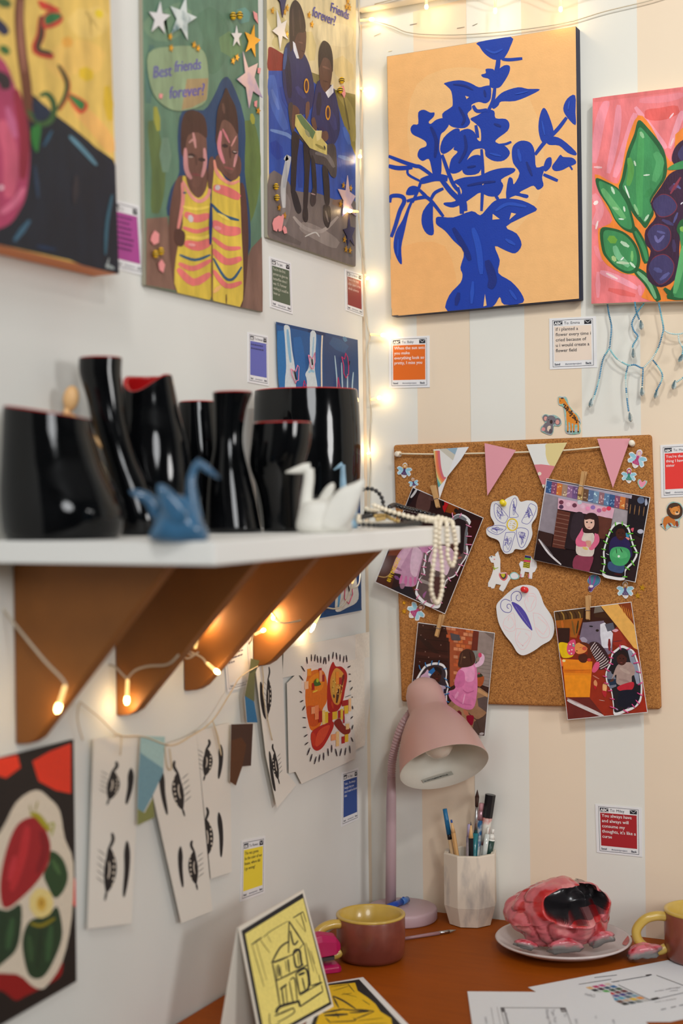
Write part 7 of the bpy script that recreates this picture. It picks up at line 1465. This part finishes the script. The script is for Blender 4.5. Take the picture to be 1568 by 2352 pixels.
for v_ in range(NV_):
    for u_ in range(NU):
        q = (v_*NU+u_, v_*NU+(u_+1)%NU, (v_+1)*NU+(u_+1)%NU, (v_+1)*NU+u_); fs2.append(q)
        cl = [vc[i] for i in q]; cs2.append(lin([sum(c[k] for c in cl)/4 for k in range(3)]))
fs2.append(tuple(range(NU))); cs2.append(lin((206,104,112))); fs2.append(tuple(NV_*NU+j for j in range(NU-1,-1,-1))); cs2.append(lin((206,104,112)))
o = mk('ceramic_sculpture', vs, fs2, M_FLESH, None, cs2, True); sm_ = o.modifiers.new('smooth', 'SMOOTH'); sm_.factor = 0.5; sm_.iterations = 6; tag(o, 'broken open pink ceramic lump with dark hollow on the plate', 'sculpture')
# ---------------------------------------------------------------- shards
def shard(label, px, py, z0, half, seed, ang=0.0, group='ceramic shards'):
    c = onz(px, py, z0); u = depth(c)/F; w, h, d = half[0]*u, half[1]*u, half[2]*u
    NU2, NV2 = 28, 14; vs, vc = [], []
    for v_ in range(NV2+1):
        for u_ in range(NU2):
            th = math.pi*max(0.15, min(NV2-0.15, v_))/NV2; ph = 2*math.pi*u_/NU2
            d3 = Vector((math.sin(th)*math.cos(ph), math.sin(th)*math.sin(ph), math.cos(th)))
            n = mn.noise(d3*1.3+Vector((seed*3.1, seed, 0))); bl = 1.0/max(abs(d3.x)**3+abs(d3.y)**3+abs(d3.z)**3, 1e-6)**(1/3)
            k = bl*(0.86+0.34*n+0.14*mn.noise(d3*3.5+Vector((seed,0,0))))
            x, y, z = d3.x*w*k, d3.y*d*k, d3.z*h*k
            z += h*0.35*math.cos(x/w*1.6)
            xr = x*math.cos(ang)-z*math.sin(ang); zr = x*math.sin(ang)+z*math.cos(ang)
            vs.append(Vector((c.x, c.y, 0))+RH*xr+FH*y+Vector((0,0,zr)))
            rd = mn.noise(d3*2.5+Vector((seed,4,1)))
            vc.append((112,110,108) if d3.z < -0.1 else ((138,132,128) if d3.z < 0.25 and rd > -0.1 else ((176,34,46) if rd > 0.22 else ((218,112,126) if rd > -0.2 else (186,118,122)))))
    lo = min(v.z for v in vs)
    for v in vs: v.z += z0+0.0006-lo
    fs, cs = [], []
    for v_ in range(NV2):
        for u_ in range(NU2):
            q = (v_*NU2+u_, v_*NU2+(u_+1)%NU2, (v_+1)*NU2+(u_+1)%NU2, (v_+1)*NU2+u_); fs.append(q[::-1]); cl = [vc[i] for i in q]; cs.append(lin([sum(t[k] for t in cl)/4 for k in range(3)]))
    fs.append(tuple(range(NU2))); cs.append(lin(vc[0])); fs.append(tuple(NV2*NU2+j for j in range(NU2-1,-1,-1))); cs.append(lin(vc[-1]))
    o = mk('ceramic_shard', vs, fs, M_FLESH, None, cs, True); tag(o, label, 'shard', group)
shard('small grey and red shard at the left of the plate', 1206, 2184, ZD+0.0105, (28,12,12), 2.0, -0.2)
shard('long pink shard with grey hollow at the front of the plate', 1296, 2192, ZD+0.0105, (46,17,12), 5.0, 0.05)
shard('pink wedge shard at the right of the plate', 1382, 2178, ZD+0.0105, (32,15,14), 8.0, 0.3)
shard('pink and grey shard lying on the desk beside the plate', 1478, 2210, ZD, (44,18,22), 11.0, 0.22)
# ---------------------------------------------------------------- sheets of paper
CP = (1060, 2240, 508/1568.)
def flat_sheet(label, outline, off, fn):
    mp, n = DK(off); w = [mp(CP[0]+x*CP[2], CP[1]+y*CP[2]) for x, y in outline]; c = sum(w, Vector())/len(w)
    e = empty('paper_sheet', (c.x, c.y, w[0].z), label, 'paper'); slab('paper', w, n, 0.0002, mat('office_paper', (226,230,236), 0.7), e)
    A = Art(DK(off), CP, base=0.00004, clip=None, step=0.00001); fn(A); A.done('print', M_INK, e)
def dR(A):
    tl, tr, br_, bl = (870,86), (1040,52), (1345,183), (1150,216)
    random.seed(21); cols = [(222,180,120),(190,60,110),(200,90,150),(214,200,190),(236,236,236),(36,44,48),(60,40,60),(40,80,110),(40,110,170),(226,226,230),(190,200,196),(80,170,80),(50,80,70),(60,90,70),(226,226,230),(226,110,80),(200,60,70),(110,40,56),(100,30,40),(226,226,230),(90,80,140),(80,80,150),(60,60,140),(70,90,120),(226,226,230),(60,150,190),(90,170,200),(80,110,130),(130,170,190),(226,226,230),(110,70,60),(200,180,160),(226,190,60),(226,150,60),(226,226,230),(40,44,44),(60,80,90),(130,140,140),(200,200,200),(226,226,230)]
    def Q(u, v): return tuple((tl[k]*(1-u)+tr[k]*u)*(1-v)+(bl[k]*(1-u)+br_[k]*u)*v for k in (0,1))
    for r in range(8):
        for c in range(5):
            if c == 4: continue
            a, b_, g_ = c/4, r/8, 0.05
            A.poly([Q(a+g_*0.5,b_+0.01), Q(a+0.25-g_*0.5,b_+0.01), Q(a+0.25-g_*0.5,b_+0.115), Q(a+g_*0.5,b_+0.115)], cols[r*5+c])
    for p in ([(1060,50),(1330,5)], [(1380,2),(1640,100)], [(1340,180),(1640,110)], [(830,66),(1060,30)], [(940,18),(1100,0)], [(1110,70),(1340,180)]): A.stroke(p, 3.2, (90,92,98), taper=0)
    A.poly([(1335,170),(1385,157),(1408,166),(1358,180)], (30,30,34)); A.poly([(1300,0),(1340,-6),(1350,0),(1312,8)], (60,60,66))
    A.text((1555,82), 34, 'Message Here', (90,92,100), (-0.95,0.16), (-0.25,0.42), 0.2); A.text((1540,102), 32, 'Your', (90,92,100), (-0.95,0.16), (-0.25,0.42), 0.2)
    A.text((1525,165), 30, 'Submit a text', (90,90,96), (-0.95,0.16), (-0.25,0.40), 0.2); A.text((1280,10), 24, '#unsentproject', (90,92,100), (-0.95,0.18), (-0.25,0.40)); A.text((1120,42), 24, 'Send', (60,62,70), (-0.95,0.18), (-0.25,0.40))
    for x, y in ((1430,243),(1500,228),(1560,214)): A.stroke([(x-18,y+4),(x+18,y-4)], 5, (120,122,128), taper=0)
def dL(A):
    for p in ([(275,230),(735,232)], [(275,230),(325,420)], [(735,232),(800,420)], [(300,232),(345,420)]): A.stroke(p, 4, (60,60,66), taper=0)
    A.poly([(275,232),(300,232),(306,262),(283,262)], (90,90,96)); A.poly([(695,234),(733,234),(744,262),(706,262)], (70,70,78)); A.text((706,256), 20, 'ABC', (230,230,232), (0.9,0), (-0.25,-0.9))
    for (x, y, s_) in ((632,244,'Type Your'), (590,242,'Message Here'), (300,266,'#unsentproject'), (720,270,'To')):
        A.text((x,y), 36, s_, (110,112,120), (0.16,0.62), (0.95,-0.05), 0.0)
    for p in ([(208,230),(240,420)], [(250,226),(290,420)]): A.stroke(p, 3, (130,130,136), taper=0)
    A.text((160,296), 28, 'Submit', (130,130,140), (0.14,0.6), (0.9,0)); A.text((800,310), 30, 'Send', (110,112,122), (0.16,0.6), (0.9,0)); A.text((940,288), 24, 'Yes', (130,130,140), (0.25,0.6), (0.9,0)); A.text((1065,316), 26, 'Back', (120,122,132), (0.25,0.6), (0.9,0)); A.text((945,160), 62, 'Colours', (120,120,128), (-0.36,-0.09), (0.05,-0.5))
flat_sheet('white printed sheet with a colour chart on the desk', [(470,85),(1462,-108),(1900,60),(1900,240),(1480,330),(900,330)], 0.0006, dR)
flat_sheet('white printed form lying over the colour chart sheet', [(40,114),(535,118),(830,122),(1050,120),(1085,180),(1135,216),(1240,260),(1420,460),(90,460)], 0.0012, dL)
# ---------------------------------------------------------------- house prints
CHp = (490, 2000, 470/1568.)
BRc, BLc = onz(766,2312,ZD+0.0008), onz(600,2404,ZD+0.0008)
TRc, TLc = atz(697,2043,1.628), atz(547,2130,1.520)
hc = empty('folded_card', (BRc+BLc)/2, 'pale yellow house linocut card standing tent-like', 'greeting card')
n_ = (BLc-TLc).cross(TRc-TLc).normalized()
BLb = onz(500,2404,ZD+0.0008); BRb = BLb+(BRc-BLc)
front = [TLc,TRc,BRc,BLc]
vsf = front+[p-n_*0.0007 for p in front]
def leafslab(name, c4, th, m, par):
    f = [Vector(p) for p in c4]; nn = (f[3]-f[0]).cross(f[1]-f[0]).normalized()*th
    vs = f+[p-nn for p in f]
    return mk(name, vs, [(0,3,2,1),(4,5,6,7),(0,1,5,4),(1,2,6,5),(2,3,7,6),(3,0,4,7)], m, par)
m_ivory = mat('ivory_card', (226,220,208), 0.7)
fr = leafslab('front_leaf', front, 0.0007, m_ivory, hc); leafslab('back_leaf', [TLc-n_*0.001,TRc-n_*0.001,BRb,BLb], 0.0007, m_ivory, hc)
A = Art((lambda px, py: onplane(px, py, (TLc+TRc+BRc+BLc)/4, n_), n_), CHp, 1.25, base=0.0006)
# the four corners are not exactly in one plane: draw through the bilinear leaf instead
pxc = [(190,435),(690,145),(920,1040),(367,1348)]
def inv_bil(x, y):
    u = v = 0.5
    for _ in range(12):
        p = [((pxc[0][k]*(1-u)+pxc[1][k]*u)*(1-v)+(pxc[3][k]*(1-u)+pxc[2][k]*u)*v) for k in (0,1)]
        du = [((pxc[1][k]-pxc[0][k])*(1-v)+(pxc[2][k]-pxc[3][k])*v) for k in (0,1)]; dv = [((pxc[3][k]-pxc[0][k])*(1-u)+(pxc[2][k]-pxc[1][k])*u) for k in (0,1)]
        det = du[0]*dv[1]-du[1]*dv[0]; ex, ey = x-p[0], y-p[1]
        u += (ex*dv[1]-ey*dv[0])/det; v += (ey*du[0]-ex*du[1])/det
    return u, v
fm, fn_ = quadmap(front)
A = Art((lambda x, y: fm(*inv_bil(x, y)), n_), (0,0,1.0), 1.2, base=0.00025); A.clip = None
YP = (220,206,116); K_ = (20,22,28)
def ins(k): return [(480+(x-480)*k*0.96+0, 740+(y-740)*k) for x, y in pxc]
A.poly([(212,462),(680,175),(903,1022),(375,1318)], K_); A.poly([(240,488),(684,212),(884,1008),(392,1282)], YP)
for p, w in (([(570,395),(690,575)],14), ([(570,395),(565,640)],12), ([(440,710),(500,600),(570,550)],14), ([(430,715),(600,650),(680,570)],8), ([(440,710),(470,860),(500,1050)],12), ([(690,575),(720,760),(735,890)],10), ([(470,855),(560,810),(630,775),(715,730)],12), ([(580,470),(605,575),(640,545)],14), ([(600,660),(615,620),(650,620),(660,680),(670,740)],18), ([(605,660),(625,750),(680,725)],16), ([(635,640),(645,730)],8),
   ([(450,715),(560,670)],16), ([(485,730),(495,820)],14), ([(500,745),(510,830)],8), ([(560,690),(570,790)],14), ([(470,740),(480,850)],8), ([(540,700),(550,780)],6), ([(620,800),(650,960)],14), ([(620,800),(700,760),(720,900),(650,950)],16), ([(640,810),(690,790)],20), ([(670,830),(690,920)],12), ([(570,860),(600,1030)],10), ([(575,850),(600,830),(615,860),(630,1010)],10), ([(500,920),(550,880)],16), ([(510,900),(530,1050)],12), ([(540,890),(555,1040)],8), ([(470,1100),(500,1050),(640,1010)],22), ([(640,1000),(650,1050)],18), ([(460,1120),(600,1060)],14), ([(650,1050),(740,990),(830,930)],12), ([(650,965),(740,910),(830,860)],8), ([(600,1060),(600,1100),(480,1170)],8), ([(740,890),(820,860)],12), ([(420,1100),(430,1190),(500,1180)],6),
   ([(285,575),(360,520)],12), ([(370,520),(430,470),(560,395)],5), ([(600,370),(680,320)],9), ([(680,320),(705,400)],5), ([(660,330),(700,470)],6), ([(290,580),(380,900)],4), ([(320,560),(400,850)],3), ([(350,540),(420,640)],4), ([(400,500),(430,560)],3), ([(620,380),(700,480)],3), ([(700,560),(760,780)],4), ([(720,600),(790,800)],3), ([(740,620),(770,720)],3), ([(800,800),(812,860)],5), ([(820,880),(832,930)],6)):
    A.stroke(p, w, K_, 4, 0.3)
A.done('linocut_print', M_INK, fr)
# yellow print lying flat
CY = CHp; mp, n = DK(0.0008)
outl = [(860,862),(1146,815),(1640,1330),(900,1560),(560,1480)]
w = [mp(CY[0]+x*CY[2], CY[1]+y*CY[2]) for x, y in outl]; c = sum(w, Vector())/len(w)
yp = empty('linocut_print', (c.x, c.y, ZD), 'bright yellow and black house linocut lying on the desk', 'print'); slab('paper', w, n, 0.0005, M_WHITEP, yp)
A = Art(DK(0.0008), CY, 1.15, base=0.00006)
A.poly([(870,868),(1115,832),(1580,1330),(900,1530),(640,1460)], K_)
A.poly([(880,880),(1085,858),(1105,920),(1180,970),(1240,1020),(1280,1080),(1360,1130),(1370,1180),(1480,1330),(900,1500),(700,1440)], (222,182,20))
for p, w_ in (([(915,960),(1000,1000),(1090,1060)],14), ([(915,965),(960,1050)],14), ([(960,1060),(1080,1070),(1230,1075)],10), ([(1090,1060),(1230,1075)],8), ([(840,1090),(1000,1060)],16), ([(850,1110),(1030,1100)],22), ([(1040,1090),(1190,1080)],12), ([(1080,1140),(1230,1080)],10), ([(1070,1130),(1080,1150),(900,1160)],8), ([(900,890),(1040,870)],4), ([(920,920),(1050,880)],4), ([(1030,870),(1080,930)],6), ([(980,950),(1060,940)],4), ([(1140,990),(1200,1030)],5), ([(990,940),(1100,970)],3), ([(860,1130),(900,1170)],10), ([(940,1090),(960,1130)],10), ([(1110,1150),(1300,1130)],4), ([(1150,1180),(1330,1170)],4)):
    A.stroke(p, w_, K_)
A.done('linocut_ink', M_INK, yp)
